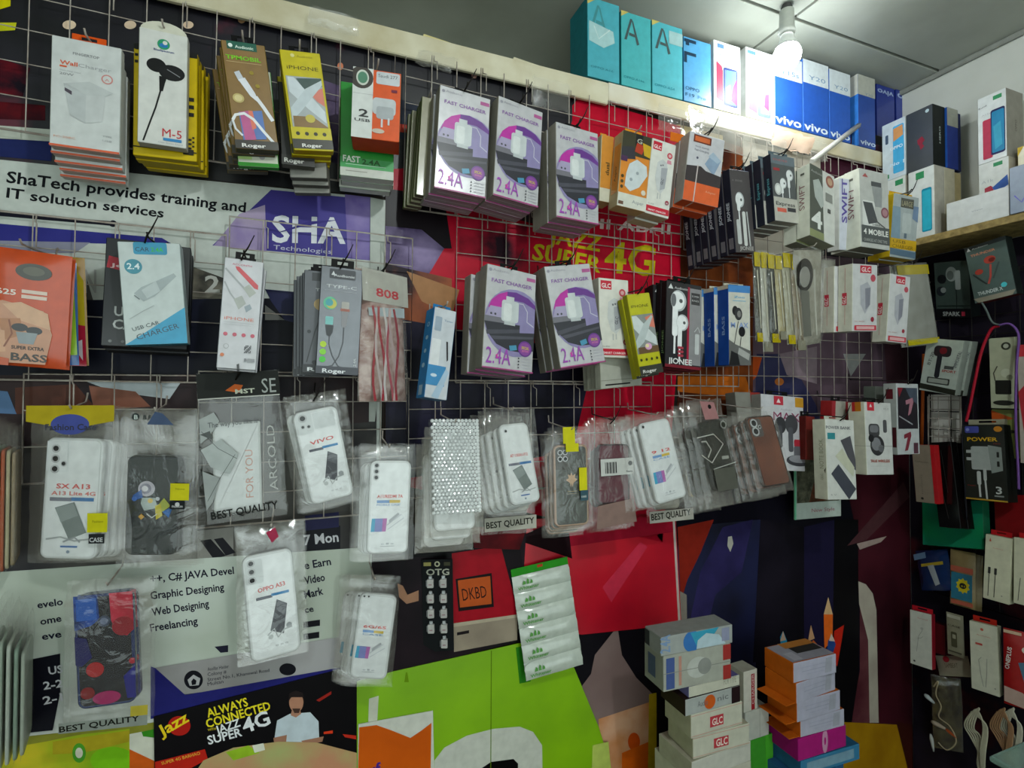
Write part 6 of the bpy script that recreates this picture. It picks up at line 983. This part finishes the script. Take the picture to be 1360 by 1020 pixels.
g = MB(); g.mesh(wp+[v+Vector((.002, 0, 0)) for v in wp], [(0, 1, 2, 3), (7, 6, 5, 4), (0, 4, 5, 1), (1, 5, 6, 2), (2, 6, 7, 3), (3, 7, 4, 0)], mat('#c2c0b4', .5, h2='#d2d0c8', scale=10)); tag(g.build('white_sheet'), 'white sheet behind the wire grid below the tilted bluetooth earphone carton', 'poster')
g = MB(); p, q = atx(1227, 470, XR-.03), atx(1224, 600, XR-.03); g.tube([p, q], .005, mat('#a04c1c', .5), 4); tag(g.build('wood_edge_strip'), 'narrow orange-brown upright strip at the corner right of the pink 7 carton', 'strip')
SR = dict(sd='right', hk=None)
carton('earphone_box', 'dark green carton with steel in-ear buds, under the shelf at the corner', 'box', [(1240, 350), (1285, 345), (1292, 425), (1244, 418)], 1.60, 0.03, '#3c4a44', '#15191a', n=1, prints=[E(.22, .3, .13, '#15181a'), E(.5, .22, .16, '#8a938e', 1.3), E(.47, .24, .1, '#5a625e', 1.3), RR(.6, .16, .75, .5, .04, '#98a09c'), E(.18, .52, .14, '#20262a'), E(.25, .5, .08, '#7c8480'), L([(.62, .5), (.62, .7), (.6, .95)], .02, '#15181a'), R(.05, .78, 1, .8, '#1c2a24'), P([(0, .84), (1, .84), (1, 1), (0, 1)], '#101214'), T(.2, .97, .5, .12, 'SPARK', '#a8aca8'), T(.74, .97, .1, .12, '1', '#b83048')], **SR)
carton('earphone_box', 'grey-green carton with red in-ear buds tilted under the shelf', 'box', [(1281, 331), (1334, 312), (1352, 391), (1294, 402)], 1.55, 0.03, '#4c5c58', '#1c2220', '#5a201c', n=1, prints=[R(0, 0, 1, .07, '#22282a'), P([(.05, .08), (.1, .02), (.15, .08)], '#c8c8c8'), T(.18, .07, .4, .04, 'Audionic', '#c8ccc8', 0), T(.12, .19, .6, .07, 'THUNDER', '#b8785c'), E(.55, .32, .14, '#a83c30', .8), E(.25, .48, .1, '#a83c30', .8), E(.6, .33, .08, '#6a1c18', .8), L([(.55, .4), (.5, .6), (.42, .72)], .05, '#b04840'), L([(.75, .4), (.55, .65)], .04, '#3c4844'), L([(.1, .5), (.3, .66), (.38, .72)], .04, '#2c3432'), T(.12, .88, .6, .1, 'THUNDER X', '#c4ccca'), E(.76, .8, .07, '#4cc4cc'), P([(.0, .92), (1, .92), (.9, 1), (.1, 1)], '#8a8474')], **SR)
carton('earphone_box', 'pale tilted carton with black and red neck buds, right of the corner', 'box', [(1229, 450), (1283, 452), (1266, 526), (1223, 517)], 1.53, 0.022, '#b3bcb2', '#8a9088', n=2, dx=0.004, drop=0, prints=[RR(.25, .12, .72, .32, .1, '#2c2426'), E(.5, .21, .1, '#7a1c24'), RR(.36, .3, .5, .72, .05, '#22242a'), RR(.18, .72, .8, .84, .03, '#3a3c38'), RR(.22, .74, .76, .82, .03, '#9aa096'), T(.2, .5, .4, .09, 'BT-20', '#3a3c3c', 0, 78), R(.6, .48, .85, .54, '#4a4e4c'), T(.55, .6, .38, .07, 'SPORT', '#a84038'), T(.92, .5, .5, .1, 'IMMORTAL', '#5a5e64', 0, 80), P([(0, .86), (1, .9), (1, 1), (0, .96)], '#26281f')], **SR)
carton('earphone_box', 'black carton side standing behind the pale tilted neck bud carton', 'box', [(1280, 455), (1296, 455), (1290, 528), (1270, 526)], 1.57, 0.03, '#1c1a1c', '#141214', n=1, prints=[T(.5, .85, 2.0, .3, 'THUNDER', '#8c8c88', 0, 84), R(.6, .4, .9, .5, '#8a1c20')], **SR)
carton('earphone_box', 'cream carton with silver earphones and orange stripe, near the purple cable', 'box', [(1313, 450), (1348, 447), (1352, 545), (1316, 540)], 1.56, 0.02, '#b8bca0', '#7c8068', n=1, prints=[L([(.3, .4), (.15, .5), (.2, .6), (.4, .68)], .05, '#4a4a3c'), E(.62, .5, .2, '#c8ccb4', 1), E(.75, .56, .12, '#8c9078', 1), RR(.2, .6, .8, .8, .05, '#15170f'), E(.5, .92, .4, '#22241c', .3), E(.65, .12, .18, '#3a3c30', 1), E(.65, .12, .1, '#b8bca8', 1)], bprints=(), **SR)
carton('earphone_box', 'olive card with an orange flash below the cream earphone carton', 'box', [(1316, 543), (1350, 545), (1352, 610), (1320, 606)], 1.585, 0.01, '#8c9450', '#5c6034', n=1, prints=[P([(0, .02), (.9, .18), (0, .3)], '#c8581c'), E(.6, .45, .35, '#2c2a18', .3), R(.25, .5, .28, 1, '#6a7038')], **SR)
carton('accessory_box', 'red and white carton at the right frame edge beside the purple cable', 'box', [(1350, 460), (1376, 455), (1380, 620), (1356, 612)], 1.545, 0.02, '#b8aca0', '#8a2028', n=1, prints=[R(0, 0, 1, .1, '#c83840'), P([(0, .4), (.6, .3), (1, .6), (.3, .8)], '#b83038')], **SR)
pw = [R(0, 0, 1, 1, '#232621'), RR(.05, .02, .4, .11, .04, '#4a50a0'), E(.12, .065, .045, '#8890c8'), E(.86, .06, .1, '#c88020', .8), T(.1, .22, .74, .11, 'POWER', '#d8a818'), T(.74, .26, .16, .03, 'PRO', '#a03028', 0), RR(.18, .29, .72, .6, .05, '#a8aeaa'), P([(.6, .27), (.92, .3), (.93, .6), (.66, .64)], '#8c948f'), R(.06, .34, .2, .38, '#b0b4b0'), R(.06, .44, .2, .48, '#b0b4b0'), RR(.8, .36, .86, .43, .01, '#20241f'), RR(.8, .48, .86, .55, .01, '#20241f'), RR(.3, .62, .4, .8, .04, '#c4c8c4'), L([(.35, .78), (.36, .96)], .05, '#c4c8c4'), RR(.46, .58, .54, .74, .03, '#b8bcb8'), L([(.5, .72), (.52, .98)], .045, '#c4c8c4'), T(.74, .9, .14, .2, '3', '#c8ccc8'), R(.7, .92, .92, .94, '#8a8e8a'), R(0, .98, 1, 1, '#b89030'), T(.06, .82, .2, .03, 'Fast', '#a03028', 0)]
carton('charger_box', 'black carton with yellow POWER title, grey wall plug print and 3', 'box', [(1279, 565), (1333, 563), (1339, 667), (1283, 663)], 1.55, 0.04, '#232621', '#151815', '#3c3a20', n=1, prints=pw, sd='right', hk=None, tab='#a8a48c', tabw=.95, tabh=.014)
carton('accessory_box', 'taupe and red book-like carton hanging before the black one at the corner', 'box', [(1210, 590), (1241, 592), (1247, 669), (1217, 667)], 1.50, 0.02, '#8a7c6c', '#a81c20', n=1, prints=[R(.82, 0, 1, 1, '#c01c24'), T(.1, .3, .6, .09, 'Collection', '#5a5044', 0, -4), T(.35, .85, .9, .05, 'lorem', '#6a6054', 0, 90), E(.3, .93, .06, '#2a2420')], **SR)
carton('power_bank_box', 'glossy black carton right of the taupe and red one, left of two', 'box', [(1236, 588), (1262, 586), (1277, 700), (1246, 702)], 1.53, 0.025, '#0f0d0e', '#0a0a0a', n=2, dx=.004, drop=.002, prints=[L([(.2, .1), (.3, .5), (.5, .9)], .02, '#3c3634'), L([(.5, .1), (.6, .6)], .015, '#3c3634')], rough=.15, **SR)
carton('phone_case_box', 'teal and green carton hanging under the black POWER carton', 'box', [(1225, 668), (1306, 662), (1306, 731), (1225, 722)], 1.60, 0.02, mat('#1c7c74', 0.4, h2='#1c9858', scale=4), '#14583c', n=1, **SR)
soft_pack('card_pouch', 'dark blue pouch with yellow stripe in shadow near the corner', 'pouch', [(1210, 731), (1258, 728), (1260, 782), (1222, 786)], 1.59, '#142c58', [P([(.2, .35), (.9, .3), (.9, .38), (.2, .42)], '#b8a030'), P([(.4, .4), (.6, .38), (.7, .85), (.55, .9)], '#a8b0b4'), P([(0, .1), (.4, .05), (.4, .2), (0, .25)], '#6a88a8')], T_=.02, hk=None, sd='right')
soft_pack('memory_card_pouch', 'kraft pouch with a yellow sunburst on blue, lower right', 'pouch', [(1260, 731), (1297, 733), (1293, 808), (1260, 804)], 1.585, '#8a7850', [R(.05, .28, .95, .38, '#b05a44'), R(.08, .4, .92, .88, '#2c7088'), P([(.55+.22*(1+.3*(i % 2))*math.cos(i*math.pi/10), .62+.11*(1+.3*(i % 2))*math.sin(i*math.pi/10)) for i in range(20)], '#c8b418'), E(.55, .62, .14, '#26281c'), T(.47, .64, .16, .08, '4.1', '#c8b418'), R(.08, .9, .95, .97, '#b05a44')], T_=.012, n=3, hk=None, sd='right', dx=.002)
cbp = [P([(.16, .1), (.2, .04), (.24, .1)], '#c8503c'), T(.3, .2, .4, .05, 'Audionic', '#c88878', 0), RR(.16, .5, .26, .6, .02, '#2c2c2c'), RR(.4, .5, .5, .6, .02, '#2c2c2c'), L([(.21, .6), (.2, .95)], .03, '#3a3a38'), L([(.45, .6), (.43, .95)], .03, '#3a3a38'), E(.72, .9, .03, '#8a8a80')]
carton('cable_box', 'white cable carton with red hanging tab and two dark plugs, right border', 'box', [(1309, 711), (1345, 714), (1340, 801), (1304, 796)], 1.55, 0.03, '#c8c6ac', '#b4b298', '#8a1c20', n=1, tab='#b01c20', tabw=.8, prints=cbp, sd='right', hk=None)
carton('cable_box', 'white cable carton with red hanging tab cut off by the right frame edge', 'box', [(1347, 716), (1378, 716), (1378, 806), (1344, 803)], 1.56, 0.03, '#c8c6ac', '#b4b298', '#8a1c20', n=1, tab='#b01c20', tabw=.8, prints=[L([(.3, .6), (.2, .95)], .03, '#3a3a38')], sd='right', hk=None)
carton('accessory_box', 'plain red carton behind the cable cartons at the right border', 'box', [(1320, 660), (1385, 655), (1385, 720), (1322, 715)], 1.60, 0.02, '#8a1418', '#5a0c10', n=1, **SR)
carton('earphone_box', 'white carton with red top and fine earphone drawing, lowest near the corner', 'box', [(1208, 812), (1240, 814), (1238, 886), (1207, 885)], 1.56, 0.022, '#c3c3b8', '#a01c2c', n=1, tab='#b01c28', tabw=.95, tabh=.012, prints=[T(.35, .13, .45, .07, 'Sound', '#b87068', 0), L([(.3, .75), (.4, .45), (.55, .35), (.6, .28)], .02, '#8c8c84'), L([(.35, .5), (.5, .48), (.6, .44)], .02, '#8c8c84'), E(.55, .3, .07, '#a8a8a0'), E(.2, .93, .05, '#3a3a38')], sd='right', hk=None)
soft_pack('case_pouch', 'grey-white pouch with CASE lettering and a small case drawing, lower right', 'pouch', [(1255, 813), (1279, 818), (1280, 874), (1257, 870)], 1.57, '#98947c', [R(.1, .02, .9, .1, '#c0bca8'), T(.12, .3, .75, .12, 'CASE', '#3c3a30', 0), RR(.3, .42, .65, .78, .08, '#55523f'), RR(.38, .48, .58, .58, .05, '#a8a48c'), R(.1, .88, .9, .91, '#5a5648')], T_=.01, hk=None, sd='right')
soft_pack('case_pouch', 'beige pouch with red emblem lying below the CASE lettering pouch', 'pouch', [(1243, 872), (1284, 868), (1288, 900), (1242, 897)], 1.585, '#a09a86', [E(.38, .18, .1, '#a02c34', .8), T(.3, .6, .4, .12, 'SAMBEAT', '#6a6450', 0)], T_=.012, hk=None, sd='right')
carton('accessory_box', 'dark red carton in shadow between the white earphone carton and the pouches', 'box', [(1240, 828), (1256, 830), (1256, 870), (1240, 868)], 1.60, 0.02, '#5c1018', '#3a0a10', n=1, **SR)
carton('cable_box', 'white cable carton with red crown tab and grey cable drawing, lowest right', 'box', [(1287, 826), (1326, 831), (1328, 924), (1289, 916)], 1.54, 0.025, '#c9c8b4', '#b4b298', n=1, tab='#b0281c', tabw=.85, tabh=.013, prints=[E(.45, .09, .06, '#c8604c'), T(.25, .19, .5, .06, 'Audionic', '#c88070', 0), R(.2, .3, .45, .33, '#b84840'), L([(.4, .5), (.3, .55), (.36, .75), (.44, .92)], .025, '#9a9a90'), L([(.6, .5), (.58, .7), (.52, .92)], .025, '#9a9a90'), E(.85, .9, .03, '#8a8a80')], sd='right', hk=None)
soft_pack('cable_pouch', 'red pouch with white lettering running up its side, at the right frame edge', 'pouch', [(1334, 838), (1382, 842), (1385, 948), (1330, 938)], 1.55, '#a01c1c', [T(.14, .52, .85, .12, 'ONEPLUS', '#d8c8c0', 1, 84), E(.62, .22, .12, '#d8c8b8'), P([(.4, .4), (.8, .35), (1, .5), (1, .75), (.6, .7)], '#4a7088'), P([(0, .75), (.5, .78), (1, .9), (1, 1), (0, .95)], '#b09488'), R(0, 0, .5, .04, '#c8a88c')], T_=.014, hk=None, sd='right')
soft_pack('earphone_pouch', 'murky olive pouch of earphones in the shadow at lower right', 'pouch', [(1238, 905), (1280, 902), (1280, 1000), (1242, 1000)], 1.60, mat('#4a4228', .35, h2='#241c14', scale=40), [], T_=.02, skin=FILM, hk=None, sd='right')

def cord(name, label, cat, pts, X, r_, c, extra=()):
    P3 = [atx(x, y, X+dx_) for x, y, dx_ in pts]; out = []
    for i in range(len(P3)-1):
        p0 = P3[max(i-1, 0)]; p1 = P3[i]; p2 = P3[i+1]; p3 = P3[min(i+2, len(P3)-1)]
        for t in range(6): s = t/6; out.append(.5*((2*p1)+(p2-p0)*s+(2*p0-5*p1+4*p2-p3)*s*s+(3*p1-p0-3*p2+p3)*s**3))
    out.append(P3[-1]); base = min(out, key=lambda v: v.z).copy(); g = MB(); g.tube([v-base for v in out], r_, mat(c, .4), 6)
    o = g.build(name); o.location = base; tag(o, label, cat); return o, base
cord('lanyard', 'red lanyard loop hanging from the hook right of the pale neck bud carton', 'cord', [(1327, 433, 0), (1316, 438, 0), (1304, 465, 0), (1296, 500, 0), (1288, 540, 0), (1283, 560, 0)], 1.535, .0032, '#a81c30')
cord('black_cable', 'black cable hanging just left of the red lanyard', 'cord', [(1322, 440, 0), (1306, 460, 0), (1294, 498, 0), (1285, 535, 0), (1278, 575, 0), (1281, 640, 0), (1284, 690, 0)], 1.545, .0018, '#1a1a20')
cord('purple_cable', 'purple cable looped down the right border', 'cord', [(1327, 432, 0), (1340, 430, 0), (1350, 438, 0), (1353, 452, 0), (1350, 490, 0), (1349, 560, 0), (1352, 620, 0), (1353, 650, 0)], 1.53, .0026, '#6c4a8c')
cord('aux_cable', 'thin grey cable with a metal plug arching from under the tilted carton', 'cord', [(1304, 402, 0), (1310, 412, 0), (1318, 428, 0), (1330, 432, 0)], 1.53, .0022, '#5c6664')
for k, (dx_, c, lb) in enumerate([(0, '#b8b49c', 'cream coiled cable hanging lowest right in long loops'), (34, '#9c7858', 'tan bundled cables cut off by the right frame edge'), (46, '#c0bca8', 'white bundled cables at the right frame edge')]):
    pts = []
    for j in range(5):
        o = j*3
        pts += [(1291+dx_+o*.8, 945-j, 0), (1281+dx_+o, 962+j, 0), (1290+dx_+o, 980, .004), (1303+dx_-o*.4, 1006+j*2, .004), (1306+dx_, 1030, 0), (1302+dx_+o*.5, 1002, -.004), (1306+dx_+o*.4, 966, -.004), (1300+dx_-o*.3, 946+j, 0)]
    cord('coiled_cable', lb, 'cable', pts, 1.53+k*.01, .0019, c)
o, bs = cord('earphones', 'tangled earphones with a white plug and orange tip, lower right corner shadow', 'earphones', [(1240, 912, 0), (1246, 905, 0), (1243, 922, 0), (1250, 938, 0), (1247, 952, 0), (1262, 965, 0), (1270, 985, 0), (1258, 996, 0), (1246, 986, 0)], 1.54, .0014, '#a89878')
for (x, y, x2, y2, r_, c, nm) in [(1237, 958, 1256, 968, .006, '#b0a08c', 'earbud'), (1256, 968, 1270, 980, .004, '#a04820', 'plug'), (1228, 922, 1241, 934, .006, '#a8b0b0', 'earbud'), (1236, 975, 1240, 998, .0045, '#a8a8a4', 'plug')]:
    g = MB(); a = atx(x, y, 1.54)-bs; c2 = atx(x2, y2, 1.54)-bs; m_ = (a+c2)/2; g.tube([a, a*.75+c2*.25, m_, a*.2+c2*.8, c2], [r_*.5, r_, r_*.9, r_*.6, r_*.35], mat(c, .3), 8); g.build(nm, o)
# glass shelf corner at the bottom right
g = MB(); gm = bpy.data.materials.new('green_glass'); gm.use_nodes = True; gb = gm.node_tree.nodes['Principled BSDF']; gb.inputs['Base Color'].default_value = (*lin('#b8d8cc'), 1); gb.inputs['Transmission Weight'].default_value = .8; gb.inputs['Roughness'].default_value = .08
zg = 1.115; a = atz(1313, 1003, zg); print('glass corner', a)
g.box(a.x, -2.2, zg-.008, XR-.001, a.y, zg, gm, b=.002); tag(g.build('glass_shelf'), 'green-edged glass shelf corner at the bottom right of the frame', 'shelf')

# ------------------------------------------------------------------ cartons piled on the counter
GC = 'cartons piled on the counter'
def pile(rows, d, top_extra=None, name='charger_box'):
    """rows from the top down: front left x, right x, y of top and bottom at the left corner, depth, colours, prints, label"""
    zs = [at(r[0], r[2], d).z for r in rows]+[at(rows[-1][0], rows[-1][3], d).z]
    for i, (xl, xr, yt, yb, T_, fc, sc, pr, spr, lb) in enumerate(rows):
        a, b_ = at(xl, yb, d), at(xr, yb, d); W = b_.x-a.x; z0, z1 = zs[i+1], zs[i]; M = Matrix.Translation(((a.x+b_.x)/2, d+random.uniform(0, .004), z0)) @ Matrix.Rotation(random.uniform(-.06, .06), 4, 'Z')
        r_ = empty(name, M, lb, 'box', GC); g = MB(); g.box(-W/2, 0, 0.0002, W/2, T_, z1-z0-.0002, mat(sc, .5), front=mat(fc, .4, coat=.2), side=mat(sc, .5)); g.build('carton', r_)
        if pr: g = MB(); graphics(g, pr, W, z1-z0, pm=lambda c: mat(c, .4)); g.build('front_print', r_)
        if spr:
            g = MB(); graphics(g, spr, T_, z1-z0, pm=lambda c: mat(c, .4)); g.build('side_print', r_, Matrix.Translation((-W/2, T_/2, 0)) @ Matrix.Rotation(-math.pi/2, 4, 'Z'))
        if 'lavender-white' in lb:
            g = MB(); graphics(g, [R(.02, .04, .98, .96, '#9c9aa4'), R(.3, .0, .98, .3, '#b87838'), R(.36, .3, .96, .62, '#33312f'), R(.1, .5, .3, .9, '#b0aeb8')], W, T_, pm=lambda c: mat(c, .4)); g.build('top_print', r_, Matrix.Translation((0, 0, z1-z0)) @ Matrix.Rotation(-math.pi/2, 4, 'X'))
        if 'flap' in lb:
            g = MB(); g.box(-W/2-.028, .002, .0005, -W/2, T_-.002, .0018, mat('#c86418', .45)); g.build('open_flap', r_)
    return zs[-1]
def glf(): return [R(0, .06, 1, .09, '#c8a090'), R(.36, .3, .62, .75, '#b83c44'), T(.4, .68, .2, .1, 'GLC', '#e8dcd0'), R(0, .9, 1, .93, '#c8a090')]
W_ = '#c4c2b0'
zb = pile([(880, 972, 848, 873, .05, '#9ca09c', '#8a8e8a', [T(.12, .85, .2, .13, '2.4A', '#7a94b8', 1, 90), E(.42, .5, .12, '#3a70b0'), P([(.4, .05), (.8, .0), (.7, .5), (.5, .95)], '#3a98b4'), P([(.5, .5), (.62, .2), (.8, .4), (.9, .95), (.48, .95)], '#b0c4cc'), R(.84, .1, .95, .8, '#8c90a8')], [R(.0, .1, .3, .9, '#26282a')], 'grey charger carton with blue splash, top of the left counter pile'),
           (884, 970, 873, 908, .06, '#a3a498', '#8e9086', [R(.04, .1, .16, .95, '#46588c'), R(.22, .1, .26, .9, '#b88878'), E(.5, .5, .16, '#b8bab2', .8), E(.6, .5, .1, '#8a8c86', 1), R(.88, .02, 1, .45, '#9c3430'), R(.88, .6, 1, 1, '#9c3430'), R(0, .5, 1, .52, '#8a8c84')], [R(.2, .2, .6, .8, '#4a5470')], 'grey-green charger carton with two red tabs, second in the left counter pile'),
           (916, 983, 914, 930, .07, W_, '#5c5888', [T(.68, .6, .25, .1, 'FOR TYPE', '#9a9888', 0)], [R(0, .1, 1, .9, '#6a6498')], 'flat white carton with violet end, third in the left counter pile'),
           (910, 983, 930, 950, .07, '#a8aca8', '#2a1c18', [E(.44, .5, .1, '#c85a20'), T(.22, .62, .18, .08, 'Audio', '#6a6c6c', 0), T(.58, .6, .2, .08, 'nic', '#6a6c6c', 0), R(.84, 0, 1, 1, '#26181a')], [], 'dark brown carton with orange dot, fourth in the left counter pile'),
           (918, 986, 950, 981, .075, W_, '#aca890', glf(), [], 'white carton with red badge, upper of two in the left counter pile'),
           (922, 994, 981, 1012, .075, W_, '#aca890', glf(), [], 'white carton with red badge, lower of two in the left counter pile'),
           (918, 1000, 1012, 1040, .09, '#c6c4b8', '#a8a490', [], [], 'white carton at the foot of the left counter pile')], -0.22)
M = Matrix.Translation((at(960, 1040, -.22).x, -.215, CT)); r_ = empty('charger_box', M, 'broad white carton carrying the left counter pile, below the picture edge', 'box', GC); g = MB(); g.box(-.075, 0, 0, .075, .1, zb-CT-.0005, mat('#bdb9a8', .45)); g.build('carton', r_)
OR = '#c06014'
def orr(): return [R(.2, .3, .8, .34, '#b0b0c4'), R(.2, .5, .85, .54, '#a8a8bc'), R(.3, .68, .7, .71, '#b0b0c4'), P([(.75, .1), (.9, .1), (.88, .85), (.72, .85)], '#a8a8b4')]
LV = '#b8b6c8'
zb = pile([(1055, 1110, 882, 907, .075, LV, OR, orr(), [], 'lavender-white and orange carton, top of the right counter pile'),
           (1057, 1113, 908, 933, .075, LV, OR, orr(), [], 'second orange carton from the top with flap in the right counter pile'),
           (1060, 1117, 934, 959, .075, LV, OR, orr(), [], 'third orange carton from the top with flap in the right counter pile'),
           (1067, 1122, 959, 984, .078, LV, OR, orr(), [], 'lowest orange carton with flap, on the magenta carton'),
           (1063, 1125, 984, 1013, .08, '#b01c78', '#98146a', [E(.55, .45, .06, '#c890b0', 3.0), E(.55, .45, .02, '#b01c78', 3.0)], [], 'magenta carton in the right counter pile'),
           (1066, 1140, 1013, 1035, .09, '#3a80a8', '#2c6488', [R(.1, .2, .9, .8, '#7ca0b4')], [], 'blue and white carton under the magenta one')], -0.20)
M = Matrix.Translation((at(1090, 1035, -.2).x, -.2, CT)); r_ = empty('charger_box', M, 'broad blue carton carrying the right counter pile, below the picture edge', 'box', GC); g = MB(); g.box(-.07, 0, 0, .07, .11, zb-CT-.0005, mat('#2c5c88', .45)); g.build('carton', r_)
zb = pile([(988, 1007, 893, 945, .04, '#c8c8bc', '#a8a898', [R(.55, .1, .8, .98, '#98242c'), T(.74, .85, 1.6, .14, 'CHARGER', '#c8a8a8', 1, 90)], [], 'upright white carton with red side strip, between the two piles'),
           (990, 1022, 947, 985, .04, '#b8bab0', '#a8aaa0', [R(.6, .0, .62, 1, '#9a9c90')], [], 'small white carton between the two piles'),
           (994, 1028, 985, 1040, .05, '#3c9420', '#2c7818', [R(.7, 0, 1, 1, '#48a42c')], [], 'green carton between the two piles')], -0.13)
M = Matrix.Translation((at(1012, 1040, -.13).x, -.13, CT)); r_ = empty('charger_box', M, 'green base carton between the two piles, below the picture edge', 'box', GC); g = MB(); g.box(-.035, 0, 0, .035, .06, zb-CT-.0005, mat('#2c7818', .45)); g.build('carton', r_)

# ------------------------------------------------------------------ hooks: bent prongs clipped on the grids
grids = [o for o in bpy.data.objects if o.name.startswith('wire_grid')]
for k, (top, M, T_, kind, lift, side) in enumerate(HOOKS):
    if side != 'back': continue
    best = min(grids, key=lambda o: (o.location.x-top.x)**2+(o.location.z+0.13-top.z)**2); Mi = best.matrix_basis.inverted()
    x, y, z = top; zz = z+0.006
    pts = [(x+.001, -0.02, zz+.022), (x, -0.024, zz+.008), (x, (y-.02)/2-.02, zz+.002), (x, y-.006, zz), (x, y-.012, zz+.005)]
    g = MB(); g.tube([Mi @ Vector(p) for p in pts], .0014, WIRE if kind == 'white' else mat('#2a2826', .4), 5)
    if kind == 'black':
        g.tube([Mi @ Vector(p) for p in [(x-.004, y-.004, z-.002), (x, y-.012, z+.006), (x+.006, y-.014, z+.016), (x+.014, y-.016, z+.034)]], [.0013, .0013, .0011, .0007], mat('#1e1b18', .5), 5)
    g.build('hook', best)
